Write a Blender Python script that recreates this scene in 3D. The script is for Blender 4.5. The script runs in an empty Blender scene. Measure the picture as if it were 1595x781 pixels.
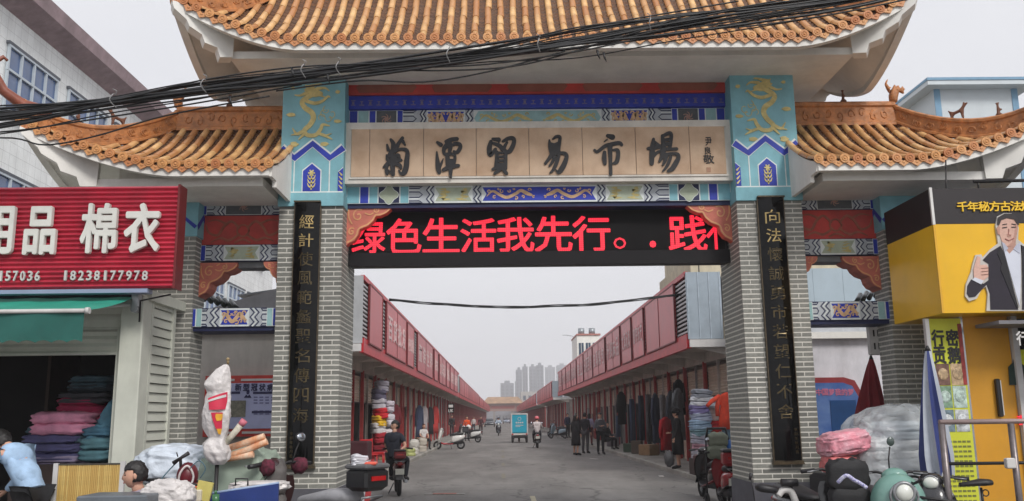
import bpy, bmesh, math, random
from mathutils import Vector, Matrix, noise
random.seed(7)
R = math.radians
scene = bpy.context.scene
COL = scene.collection

# ---------------------------------------------------------------- camera
PW, PH, FPX = 1595.0, 781.0, 1370.0
YAW, PIT, ROL, CH = R(0.80), R(10.72), R(0.72), 1.6
_f = Vector((math.sin(YAW)*math.cos(PIT), math.cos(YAW)*math.cos(PIT), math.sin(PIT)))
_r0 = Vector((math.cos(YAW), -math.sin(YAW), 0)); _u0 = _r0.cross(_f)
_r = _r0*math.cos(ROL) - _u0*math.sin(ROL)
_u = _u0*math.cos(ROL) + _r0*math.sin(ROL)
camd = bpy.data.cameras.new('camera'); cam = bpy.data.objects.new('camera', camd); COL.objects.link(cam)
camd.sensor_width = 36; camd.lens = FPX*36/PW; camd.clip_end = 6000; camd.clip_start = 0.1
m = Matrix((( _r.x, _u.x, -_f.x, 0), (_r.y, _u.y, -_f.y, 0), (_r.z, _u.z, -_f.z, CH), (0, 0, 0, 1)))
cam.matrix_world = m
scene.camera = cam
def at(px, py, y):
    d = _f + _r*((px-PW/2)/FPX) - _u*((py-PH/2)/FPX)
    return Vector((0, 0, CH)) + d*(y/d.y)
def atz(px, py, z=0.0):
    d = _f + _r*((px-PW/2)/FPX) - _u*((py-PH/2)/FPX)
    return Vector((0, 0, CH)) + d*((z-CH)/d.z)

# ---------------------------------------------------------------- world and sun
SUN_EL, SUN_ROT = R(42), R(152)
world = bpy.data.worlds.new('World'); scene.world = world; world.use_nodes = True
nt = world.node_tree; nt.nodes.clear()
sky = nt.nodes.new('ShaderNodeTexSky'); sky.sky_type = 'NISHITA'; sky.sun_disc = False
sky.sun_elevation = SUN_EL; sky.sun_rotation = SUN_ROT; sky.dust_density = 6; sky.air_density = 1.5
hs = nt.nodes.new('ShaderNodeHueSaturation'); hs.inputs['Saturation'].default_value = 0.25
cb = nt.nodes.new('ShaderNodeCombineXYZ')
for i, v in enumerate((5.9, 5.95, 6.25)): cb.inputs[i].default_value = v
mx = nt.nodes.new('ShaderNodeMix'); mx.data_type = 'RGBA'; mx.inputs[0].default_value = 0.9
bg = nt.nodes.new('ShaderNodeBackground'); bg.inputs[1].default_value = 0.1
wo = nt.nodes.new('ShaderNodeOutputWorld')
nt.links.new(sky.outputs[0], hs.inputs['Color']); nt.links.new(hs.outputs[0], mx.inputs[6])
nt.links.new(cb.outputs[0], mx.inputs[7]); tcw = nt.nodes.new('ShaderNodeTexCoord'); mpw = nt.nodes.new('ShaderNodeMapping'); mpw.inputs['Scale'].default_value = (1, 1, 2.6)
nzw = nt.nodes.new('ShaderNodeTexNoise'); nzw.inputs['Scale'].default_value = 1.7; nzw.inputs['Detail'].default_value = 6; nzw.inputs['Roughness'].default_value = .6
crw = nt.nodes.new('ShaderNodeValToRGB'); crw.color_ramp.elements[0].position = .3; crw.color_ramp.elements[1].position = .7
crw.color_ramp.elements[0].color = (.90, .905, .92, 1); crw.color_ramp.elements[1].color = (1, 1, 1, 1)
mw = nt.nodes.new('ShaderNodeMix'); mw.data_type = 'RGBA'; mw.blend_type = 'MULTIPLY'; mw.inputs[0].default_value = 1
nt.links.new(tcw.outputs['Generated'], mpw.inputs[0]); nt.links.new(mpw.outputs[0], nzw.inputs['Vector']); nt.links.new(nzw.outputs['Fac'], crw.inputs[0])
nt.links.new(mx.outputs[2], mw.inputs[6]); nt.links.new(crw.outputs[0], mw.inputs[7]); nt.links.new(mw.outputs[2], bg.inputs[0]); nt.links.new(bg.outputs[0], wo.inputs[0])
sd = bpy.data.lights.new('sun', 'SUN'); sd.energy = 1.5; sd.angle = R(17); sd.color = (1, .965, .92)
so = bpy.data.objects.new('sun', sd); COL.objects.link(so)
sdir = Vector((math.sin(SUN_ROT)*math.cos(SUN_EL), math.cos(SUN_ROT)*math.cos(SUN_EL), math.sin(SUN_EL)))
so.rotation_euler = sdir.to_track_quat('Z', 'Y').to_euler(); so.location = (0, -20, 40)
scene.view_settings.view_transform = 'Standard'; scene.view_settings.look = 'None'
scene.view_settings.exposure = 0.6; scene.view_settings.gamma = 1.0
scene.render.engine = 'CYCLES'
scene.cycles.max_bounces = 6; scene.cycles.diffuse_bounces = 4; scene.cycles.volume_bounces = 1
scene.cycles.transparent_max_bounces = 12

# ---------------------------------------------------------------- materials
def lin(c):
    return tuple(((v/255)/12.92 if v/255 <= .04045 else ((v/255+.055)/1.055)**2.4) for v in c)
_M = {}
def M(name, rgb, rough=.7, var=.18, scale=6.0, bump=.0, metal=0.0, emit=0.0, rgb2=None, spec=.5, bscale=None, coat=0, dirt=0.0, stretch=None, alpha=1.0, bdist=.01):
    """procedural principled material; rgb in sRGB 0-255 (own colour)"""
    if name in _M: return _M[name]
    mt = bpy.data.materials.new(name); mt.use_nodes = True; _M[name] = mt
    n = mt.node_tree; p = n.nodes['Principled BSDF']
    a = lin(rgb); b = lin(rgb2) if rgb2 else tuple(v*(1-var) for v in a)
    if rgb2 is None: a = tuple(min(1, v*(1+var*.5)) for v in a)
    tc = n.nodes.new('ShaderNodeTexCoord'); mp = n.nodes.new('ShaderNodeMapping')
    n.links.new(tc.outputs['Object'], mp.inputs[0])
    if stretch: mp.inputs['Scale'].default_value = stretch
    nz = n.nodes.new('ShaderNodeTexNoise'); nz.inputs['Scale'].default_value = scale; nz.inputs['Detail'].default_value = 5
    nz.inputs['Roughness'].default_value = .62
    n.links.new(mp.outputs[0], nz.inputs['Vector'])
    cr = n.nodes.new('ShaderNodeValToRGB'); cr.color_ramp.elements[0].position = .35; cr.color_ramp.elements[1].position = .66
    cr.color_ramp.elements[0].color = (*b, 1); cr.color_ramp.elements[1].color = (*a, 1)
    n.links.new(nz.outputs['Fac'], cr.inputs[0])
    out = cr.outputs[0]
    if dirt > 0:
        n2 = n.nodes.new('ShaderNodeTexNoise'); n2.inputs['Scale'].default_value = 1.7; n2.inputs['Detail'].default_value = 8; n2.inputs['Roughness'].default_value = .7
        mp2 = n.nodes.new('ShaderNodeMapping'); mp2.inputs['Scale'].default_value = (1.6, 1.6, .45)
        n.links.new(tc.outputs['Object'], mp2.inputs[0]); n.links.new(mp2.outputs[0], n2.inputs['Vector'])
        r2 = n.nodes.new('ShaderNodeValToRGB'); r2.color_ramp.elements[0].position = .42; r2.color_ramp.elements[1].position = .72
        n.links.new(n2.outputs['Fac'], r2.inputs[0])
        mm = n.nodes.new('ShaderNodeMath'); mm.operation = 'MULTIPLY'; mm.inputs[1].default_value = dirt
        n.links.new(r2.outputs[0], mm.inputs[0])
        mxx = n.nodes.new('ShaderNodeMix'); mxx.data_type = 'RGBA'; mxx.inputs[7].default_value = (.09, .08, .07, 1)
        n.links.new(mm.outputs[0], mxx.inputs[0]); n.links.new(out, mxx.inputs[6]); out = mxx.outputs[2]
    n.links.new(out, p.inputs['Base Color'])
    p.inputs['Roughness'].default_value = rough; p.inputs['Metallic'].default_value = metal
    p.inputs['Specular IOR Level'].default_value = spec
    if coat: p.inputs['Coat Weight'].default_value = coat
    if alpha < 1: p.inputs['Alpha'].default_value = alpha
    if emit:
        n.links.new(out, p.inputs['Emission Color']); p.inputs['Emission Strength'].default_value = emit
    if bump:
        nb = n.nodes.new('ShaderNodeTexNoise'); nb.inputs['Scale'].default_value = bscale or scale*6; nb.inputs['Detail'].default_value = 6
        n.links.new(mp.outputs[0], nb.inputs['Vector'])
        bp = n.nodes.new('ShaderNodeBump'); bp.inputs['Strength'].default_value = bump; bp.inputs['Distance'].default_value = bdist
        n.links.new(nb.outputs['Fac'], bp.inputs['Height']); n.links.new(bp.outputs[0], p.inputs['Normal'])
    return mt
def Mrand(name, rgb, rgb2, rough=.7, scale=14, bump=.1, dirt=0, spec=.5):
    """like M, but every object also gets its own shade from Object Info > Random"""
    if name in _M: return _M[name]
    mt = M(name, rgb, rough, .22, scale, bump, spec=spec, dirt=dirt)
    n = mt.node_tree; p = n.nodes['Principled BSDF']
    src = p.inputs['Base Color'].links[0].from_socket
    oi = n.nodes.new('ShaderNodeObjectInfo')
    mxx = n.nodes.new('ShaderNodeMix'); mxx.data_type = 'RGBA'; mxx.inputs[7].default_value = (*lin(rgb2), 1)
    n.links.new(oi.outputs['Random'], mxx.inputs[0]); n.links.new(src, mxx.inputs[6]); n.links.new(mxx.outputs[2], p.inputs['Base Color'])
    return mt

# ---------------------------------------------------------------- mesh builder
class B:
    def __init__(s): s.v = []; s.f = []; s.sm = []; s.mi = []; s.m = 0
    def add(s, vs, fs, smooth=False):
        o = len(s.v); s.v += [tuple(v) for v in vs]
        for f in fs: s.f.append(tuple(i+o for i in f)); s.sm.append(smooth); s.mi.append(s.m)
        return s
    def box(s, x0, y0, z0, x1, y1, z1, mtx=None):
        vs = [Vector(v) for v in ((x0,y0,z0),(x1,y0,z0),(x1,y1,z0),(x0,y1,z0),(x0,y0,z1),(x1,y0,z1),(x1,y1,z1),(x0,y1,z1))]
        if mtx: vs = [mtx@v for v in vs]
        return s.add(vs, [(3,2,1,0),(4,5,6,7),(0,1,5,4),(1,2,6,5),(2,3,7,6),(3,0,4,7)])
    def cbox(s, c, d, rot=None, bev=0):
        mtx = Matrix.Translation(Vector(c)) @ (rot.to_4x4() if rot else Matrix.Identity(4))
        hx, hy, hz = d[0]/2, d[1]/2, d[2]/2
        if not bev: return s.box(-hx,-hy,-hz,hx,hy,hz,mtx)
        b = bev; vs = []; 
        prof = [(-hz, b), (-hz+b, 0), (hz-b, 0), (hz, b)]
        for z, i in prof:
            X, Y = hx-i, hy-i; q = b*.6
            for (x, y) in ((-X+q,-Y),(X-q,-Y),(X,-Y+q),(X,Y-q),(X-q,Y),(-X+q,Y),(-X,Y-q),(-X,-Y+q)): vs.append(mtx@Vector((x,y,z)))
        fs = [tuple(range(7,-1,-1)), tuple(range(24,32))]
        for k in range(3):
            for j in range(8): fs.append((k*8+j, k*8+(j+1)%8, k*8+8+(j+1)%8, k*8+8+j))
        return s.add(vs, fs)
    def tube(s, pts, r, n=8, cap=True, smooth=True, flat=1.0):
        pts = [Vector(p) for p in pts]; rs = r if isinstance(r, (list, tuple)) else [r]*len(pts)
        up = Vector((0,0,1)); vs = []; prev = None
        for i, p in enumerate(pts):
            t = (pts[min(i+1,len(pts)-1)] - pts[max(i-1,0)])
            t = t.normalized() if t.length > 1e-9 else Vector((0,0,1))
            if prev is None:
                a = t.cross(up); a = t.cross(Vector((1,0,0))) if a.length < 1e-3 else a
            else: a = prev - t*prev.dot(t)
            a = a.normalized(); prev = a; b = t.cross(a)
            for k in range(n):
                an = 2*math.pi*k/n; vs.append(p + a*math.cos(an)*rs[i] + b*math.sin(an)*rs[i]*flat)
        fs = []
        for i in range(len(pts)-1):
            for k in range(n): fs.append((i*n+k, i*n+(k+1)%n, (i+1)*n+(k+1)%n, (i+1)*n+k))
        s.add(vs, fs, smooth)
        if cap:
            o = len(s.v)-len(vs); 
            s.f.append(tuple(o+k for k in range(n-1,-1,-1))); s.sm.append(False); s.mi.append(s.m)
            s.f.append(tuple(o+(len(pts)-1)*n+k for k in range(n))); s.sm.append(False); s.mi.append(s.m)
        return s
    def cyl(s, p0, p1, r0, r1=None, n=12, smooth=True): return s.tube([p0,p1], [r0, r0 if r1 is None else r1], n, True, smooth)
    def prism(s, poly, y, d, mtx=None):
        """polygon in the XZ plane, front at y, going back by d"""
        n = len(poly); ar = sum(poly[i][0]*poly[(i+1)%n][1]-poly[(i+1)%n][0]*poly[i][1] for i in range(n))
        if ar < 0: poly = poly[::-1]
        vs = [Vector((x,y,z)) for x,z in poly] + [Vector((x,y+d,z)) for x,z in poly]
        if mtx: vs = [mtx@v for v in vs]
        fs = [tuple(range(n)), tuple(range(2*n-1,n-1,-1))] + [((i+1)%n, i, n+i, n+(i+1)%n) for i in range(n)]
        return s.add(vs, fs)
    def ell(s, c, r, nu=14, nv=9, mtx=None, fn=None):
        vs = []; c = Vector(c)
        for i in range(nv+1):
            ph = math.pi*i/nv
            for k in range(nu):
                th = 2*math.pi*k/nu; d = Vector((math.sin(ph)*math.cos(th), math.sin(ph)*math.sin(th), math.cos(ph)))
                q = Vector((d.x*r[0], d.y*r[1], d.z*r[2]))
                if fn: q = fn(d, q)
                if mtx: q = mtx@q
                vs.append(c+q)
        fs = [(i*nu+k, (i+1)*nu+k, (i+1)*nu+(k+1)%nu, i*nu+(k+1)%nu) for i in range(nv) for k in range(nu)]
        return s.add(vs, fs, True)
    def grid(s, fn, nu, nv, smooth=True, closed=False):
        vs = [fn(i/nu, j/nv) for j in range(nv+1) for i in range(nu+1)]
        fs = [(j*(nu+1)+i, j*(nu+1)+i+1, (j+1)*(nu+1)+i+1, (j+1)*(nu+1)+i) for j in range(nv) for i in range(nu)]
        return s.add(vs, fs, smooth)
    def loft(s, secs, n=14, e=2.4, axis='x', smooth=True):
        """secs: (a, centre_z, half_w, half_h[, centre_w]) super-ellipse sections along an axis"""
        vs = []
        for sc in secs:
            a, cz, hw, hh = sc[:4]; cw = sc[4] if len(sc) > 4 else 0
            for k in range(n):
                t = 2*math.pi*k/n; c, q = math.cos(t), math.sin(t)
                w = cw + hw*math.copysign(abs(c)**(2/e), c); h = cz + hh*math.copysign(abs(q)**(2/e), q)
                vs.append((a, w, h) if axis == 'x' else ((w, a, h) if axis == 'y' else (w, h, a)))
        L = len(secs); rev = axis != 'y'
        fs = []
        for i in range(L-1):
            for k in range(n):
                q = (i*n+k, i*n+(k+1)%n, (i+1)*n+(k+1)%n, (i+1)*n+k); fs.append(q if not rev else q[::-1])
        fs.append(tuple(range(n))); fs.append(tuple(range((L-1)*n+n-1, (L-1)*n-1, -1)))
        return s.add(vs, fs, smooth)
    def torus(s, c, R_, r, mtx=None, n=20, k=8):
        vs = []; c = Vector(c)
        for i in range(n):
            a = 2*math.pi*i/n
            for j in range(k):
                b = 2*math.pi*j/k; q = Vector(((R_+r*math.cos(b))*math.cos(a), r*math.sin(b), (R_+r*math.cos(b))*math.sin(a)))
                if mtx: q = mtx@q
                vs.append(c+q)
        fs = [(i*k+j, ((i+1)%n)*k+j, ((i+1)%n)*k+(j+1)%k, i*k+(j+1)%k) for i in range(n) for j in range(k)]
        return s.add(vs, fs, True)
    def ribbon(s, pts, y, d, mtx=None, sub=5, capn=5):
        """brush stroke in the XZ plane: pts (x, z, full width)"""
        P = [Vector(p) for p in pts]
        if len(P) > 2 and sub > 1:
            Q = []
            for i in range(len(P)-1):
                p0, p1, p2, p3 = P[max(i-1,0)], P[i], P[i+1], P[min(i+2,len(P)-1)]
                for k in range(sub):
                    t = k/sub; Q.append(.5*((2*p1)+(p2-p0)*t+(2*p0-5*p1+4*p2-p3)*t*t+(3*p1-p0-3*p2+p3)*t**3))
            Q.append(P[-1]); P = Q
        L, Rr = [], []; n = len(P)
        for i, p in enumerate(P):
            a, b = P[max(i-1,0)], P[min(i+1,n-1)]; t = Vector((b.x-a.x, b.y-a.y)); t = t.normalized() if t.length > 1e-9 else Vector((1,0))
            nn = Vector((-t.y, t.x)); w = max(p.z, 1e-4)/2
            L.append((p.x+nn.x*w, p.y+nn.y*w)); Rr.append((p.x-nn.x*w, p.y-nn.y*w))
        def cap(p, q, sgn):
            t = Vector((q.x-p.x, q.y-p.y)); t = t.normalized() if t.length > 1e-9 else Vector((1,0)); an = math.atan2(t.y, t.x); w = max(p.z,1e-4)/2
            return [(p.x+w*math.cos(an+math.pi/2+math.pi*k/(capn+1)), p.y+w*math.sin(an+math.pi/2+math.pi*k/(capn+1))) for k in range(1,capn+1)]
        st = cap(P[0], P[1], 1); en = cap(P[-1], P[-2], 1)
        # front, sides as quads (no concave ngon trouble)
        vs = []; fs = []
        for a, b in zip(L, Rr): vs += [(a[0],y,a[1]), (b[0],y,b[1]), (a[0],y+d,a[1]), (b[0],y+d,b[1])]
        for i in range(n-1):
            a = i*4; b = a+4
            fs += [(a, a+1, b+1, b), (a+2, b+2, b+3, a+3), (a, b, b+2, a+2), (a+1, a+3, b+3, b+1)]
        if mtx: vs = [mtx@Vector(v) for v in vs]
        s.add(vs, fs)
        if capn:
            for cp, (a, b) in ((st, (L[0], Rr[0])), (en, (Rr[-1], L[-1]))): s.prism([a]+cp+[b], y, d, mtx)
        return s
    def line(s, pts, w, y, d, mtx=None):
        return s.ribbon([(p[0], p[1], w) for p in pts], y, d, mtx, sub=1, capn=0)

OFF = {}
def mesh_of(b, name, off=None):
    me = bpy.data.meshes.new(name)
    vs = b.v if off is None else [(v[0]-off[0], v[1]-off[1], v[2]-off[2]) for v in b.v]
    me.from_pydata(vs, [], b.f)
    me.polygons.foreach_set('use_smooth', b.sm); me.polygons.foreach_set('material_index', b.mi)
    me.update(); return me
def setmat(me, mt):
    for q in (mt if isinstance(mt, (list, tuple)) else [mt]): me.materials.append(q)
def part(name, b, mt, parent, kind=None, label=None):
    me = mesh_of(b, name, OFF.get(parent.name)) if isinstance(b, B) else b
    if not me.materials: setmat(me, mt)
    o = bpy.data.objects.new(name, me); COL.objects.link(o); o.parent = parent
    OFF[o.name] = OFF.get(parent.name)
    if kind: o['kind'] = kind
    if label: o['label'] = label
    return o
def thing(name, label, cat, loc=(0,0,0), group=None, rot=0):
    o = bpy.data.objects.new(name, None); COL.objects.link(o); o.location = loc; o.rotation_euler = (0,0,rot)
    o.empty_display_size = .2
    o['label'] = label; o['category'] = cat
    if group: o['group'] = group
    return o
def wthing(name, label, cat, loc, group=None):
    """thing whose parts are given in world coordinates"""
    o = thing(name, label, cat, loc, group); OFF[o.name] = Vector(loc); return o
def solo(name, b, mt, label, cat, group=None, loc=None):
    """thing that is one mesh, vertices in world coordinates"""
    if loc is None:
        xs = [v[0] for v in b.v]; ys = [v[1] for v in b.v]; zs = [v[2] for v in b.v]
        loc = ((min(xs)+max(xs))/2, (min(ys)+max(ys))/2, min(zs))
    me = mesh_of(b, name, loc); setmat(me, mt)
    o = bpy.data.objects.new(name, me); COL.objects.link(o); o.location = loc
    o['label'] = label; o['category'] = cat
    if group: o['group'] = group
    return o
def struct(name, b, mt, kind='structure'):
    me = mesh_of(b, name); setmat(me, mt)
    o = bpy.data.objects.new(name, me); COL.objects.link(o); o['kind'] = kind; return o
def copy_tree(o, parent=None):
    c = o.copy(); COL.objects.link(c); c.parent = parent
    for ch in o.children: copy_tree(ch, c)
    return c
def dup(o, loc, rot=0, label=None, scale=None):
    c = copy_tree(o); c.location = loc; c.rotation_euler = (0,0,rot)
    if label: c['label'] = label
    if scale: c.scale = (scale,)*3
    return c
_T = {}
def text_mesh(s, bold=.0, ext=.0):
    k = (s, bold, ext)
    if k in _T: return _T[k]
    cu = bpy.data.curves.new('t', 'FONT'); cu.body = s; cu.size = 1; cu.offset = bold; cu.extrude = ext; cu.resolution_u = 2
    o = bpy.data.objects.new('t', cu); COL.objects.link(o)
    dg = bpy.context.evaluated_depsgraph_get(); dg.update()
    me = bpy.data.meshes.new_from_object(o.evaluated_get(dg))
    bpy.data.objects.remove(o); _T[k] = ([v.co.copy() for v in me.vertices], [tuple(p.vertices) for p in me.polygons])
    return _T[k]
def text(b, s, x0, z0, x1, z1, y, d=.01, bold=.0, mtx=None):
    """fit the text into the rectangle x0..x1, z0..z1 on the plane y (facing -Y), thickness d"""
    vs, fs = text_mesh(s, 0, .5)
    if not vs: return b
    if bold:      # heavier weight: shifted copies, each a hair deeper
        w, h = (x1-x0), (z1-z0); k = bold*2.2
        for i, (dx, dz) in enumerate([(-k,0),(k,0),(0,k),(0,-k),(-k*.7,k*.7),(k*.7,-k*.7),(k*.7,k*.7),(-k*.7,-k*.7)]):
            text(b, s, x0+dx*w*.5, z0+dz*h*.5, x1+dx*w*.5, z1+dz*h*.5, y-.0004*(i+1), d, 0, mtx)
    a0 = min(v.x for v in vs); a1 = max(v.x for v in vs); b0 = min(v.y for v in vs); b1 = max(v.y for v in vs)
    q = [Vector((x0+(v.x-a0)/(a1-a0)*(x1-x0), y-d*(v.z+.5), z0+(v.y-b0)/(b1-b0)*(z1-z0))) for v in vs]
    if mtx: q = [mtx@v for v in q]
    return b.add(q, fs)
def catmull(pts, sub=6):
    P = [Vector(p) for p in pts]; Q = []
    for i in range(len(P)-1):
        p0, p1, p2, p3 = P[max(i-1,0)], P[i], P[i+1], P[min(i+2,len(P)-1)]
        for k in range(sub):
            t = k/sub; Q.append(.5*((2*p1)+(p2-p0)*t+(2*p0-5*p1+4*p2-p3)*t*t+(3*p1-p0-3*p2+p3)*t**3))
    Q.append(P[-1]); return Q
# ================================================================ THE GATEWAY
m_grout = M('grout', (212,209,200), .9, .06, 20, .1)
m_brick = Mrand('grey_brick', (140,140,133), (108,108,103), .7, 25, .3, dirt=.12)
m_teal = M('teal_paint', (130,186,198), .6, .14, 4, .1, dirt=.12)
m_teal_l = M('pale_teal_paint', (160,200,202), .6, .16, 5, .1, dirt=.2)
m_blue = M('blue_paint', (38,58,172), .55, .2, 6, .05)
m_navy = M('navy_paint', (30,38,78), .6, .2, 6)
m_white = M('white_outline_paint', (224,230,228), .6, .1, 8)
m_gold = M('gold_ochre_paint', (210,194,130), .6, .25, 12)
m_goldp = M('peach_gold_paint', (216,178,138), .6, .25, 12)
m_red = M('dull_red_paint', (196,62,54), .6, .25, 3, .05, dirt=.2)
m_redd = M('brown_red_paint', (150,84,66), .6, .25, 3)
m_cream = M('white_render', (236,234,228), .8, .07, 2.5, .15, dirt=.15)
m_cream2 = M('grey_white_frame', (222,217,208), .75, .12, 3, .15, dirt=.22)
m_stone = M('tan_stone', (216,188,160), .7, .22, 2.2, .1, rgb2=(188,156,128), dirt=.12)
m_ink = M('black_lettering', (34,33,36), .55, .1, 10)
m_coral = M('coral_bracket_paint', (204,116,98), .6, .2, 5, .1)
m_coral2 = M('coral_line_paint', (224,164,116), .6, .2, 5)
m_plinth = M('dark_plinth', (86,86,94), .75, .2, 4, .2, dirt=.2)
m_tile = Mrand('ochre_roof_tile', (230,186,128), (182,126,80), .3, 9, .2, dirt=.3, spec=.6)
m_tile2 = Mrand('ochre_drip_tile', (222,160,94), (188,118,68), .42, 30, .45, dirt=.25, spec=.6)
m_pan = M('pan_tile_clay', (104,68,40), .5, .35, 9, .3, dirt=.4)
m_ridge = M('carved_ridge_clay', (188,122,68), .5, .35, 10, 1.0, bscale=16, dirt=.3)
m_black = M('black_gloss', (9,9,10), .12, .1, 3, spec=.25)
m_gilt = M('gilt_letter', (98,86,62), .3, .3, 3, metal=.8)
m_dark = M('dark_metal', (9,8,10), .5, .15, 5)

gate = wthing('gateway', 'tall market gateway with grey brick pillars, painted beams and upswept ochre tiled roofs', 'gateway', (.55, 11.9, 0))
GX = .56                                           # centre line
# ---- pillars with bricks
brick_b = B().box(-.12, -.012, -.0265, .12, 0, .0265)
nbrick = [0]
brick_me = {}
def brick_obj(parent, xc, zc, y, L):
    k = round(L, 3)
    if k not in brick_me:
        me = mesh_of(B().box(-L/2, -.004, -.0218, L/2, .002, .0218), 'brick'); setmat(me, m_brick); brick_me[k] = me
    o = bpy.data.objects.new('brick', brick_me[k]); COL.objects.link(o); o.parent = parent
    o.location = Vector((xc, y, zc)) - OFF[parent.name] + Vector((0, random.uniform(-.0012,.0012), 0)); nbrick[0] += 1
CP = .0635
stuff_bricks = B()
def pillar(x0, x1, y0, y1, zb, zt, objs, skip=None, inner=0, off=0, plinth_h=.75):
    p = part('pillar', B().box(x0+.001, y0+.001, 0, x1-.001, y1-.001, zt), m_grout, gate)
    part('plinth', B().box(x0-.02, y0-.02, 0, x1+.02, y1+.02, plinth_h), m_plinth, p)
    W = x1-x0; n = int(round((zt-zb)/CP)); h = (zt-zb)/n
    for r in range(n):
        zc = zb+(r+.5)*h
        x = x0 - (.125 if (r+off) % 2 else 0)
        while x < x1-.01:
            a, b_ = max(x, x0), min(x+.236, x1)
            if x+.25 > x1-.03: b_ = x1
            if b_-a > .02:
                hid = skip and a > skip[0]+.02 and b_ < skip[1]-.02 and skip[2] < zc < skip[3]
                if objs and not hid and nbrick[0] < 300: brick_obj(p, (a+b_)/2, zc, y0, b_-a)
                elif not hid: stuff_bricks.box(a, y0-.004, zc-.0218, b_, y0+.008, zc+.0218)
            x += .25
        # side faces
        for sx, xf in ((-1, x0), (1, x1)):
            y = y0 + (0 if (r+off) % 2 else .12) - .12
            while y < y1-.02:
                a, b_ = max(y, y0), min(y+.236, y1)
                if b_-a > .02:
                    if sx < 0: stuff_bricks.box(xf-.003, a, zc-.0218, xf+.01, b_, zc+.0218)
                    else: stuff_bricks.box(xf-.01, a, zc-.0218, xf+.003, b_, zc+.0218)
                y += .25
    return p
LP, RP = (-2.92, -2.08), (3.17, 4.04)
pl = pillar(*LP, 11.4, 12.4, .75, 4.40, True, (-2.70, -2.36, 1.05, 4.4), off=0)
nbrick_left = nbrick[0]
pr = pillar(*RP, 11.4, 12.42, .73, 4.42, True, (3.43, 3.80, 1.02, 4.4), off=1)
OLP, ORP = (-4.60, -4.02), (5.13, 5.75)
pillar(*OLP, 11.45, 11.90, .75, 4.0, False)
pillar(*ORP, 11.45, 11.90, .75, 4.0, False)
part('brickwork', stuff_bricks, m_brick, gate, kind='stuff')
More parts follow.
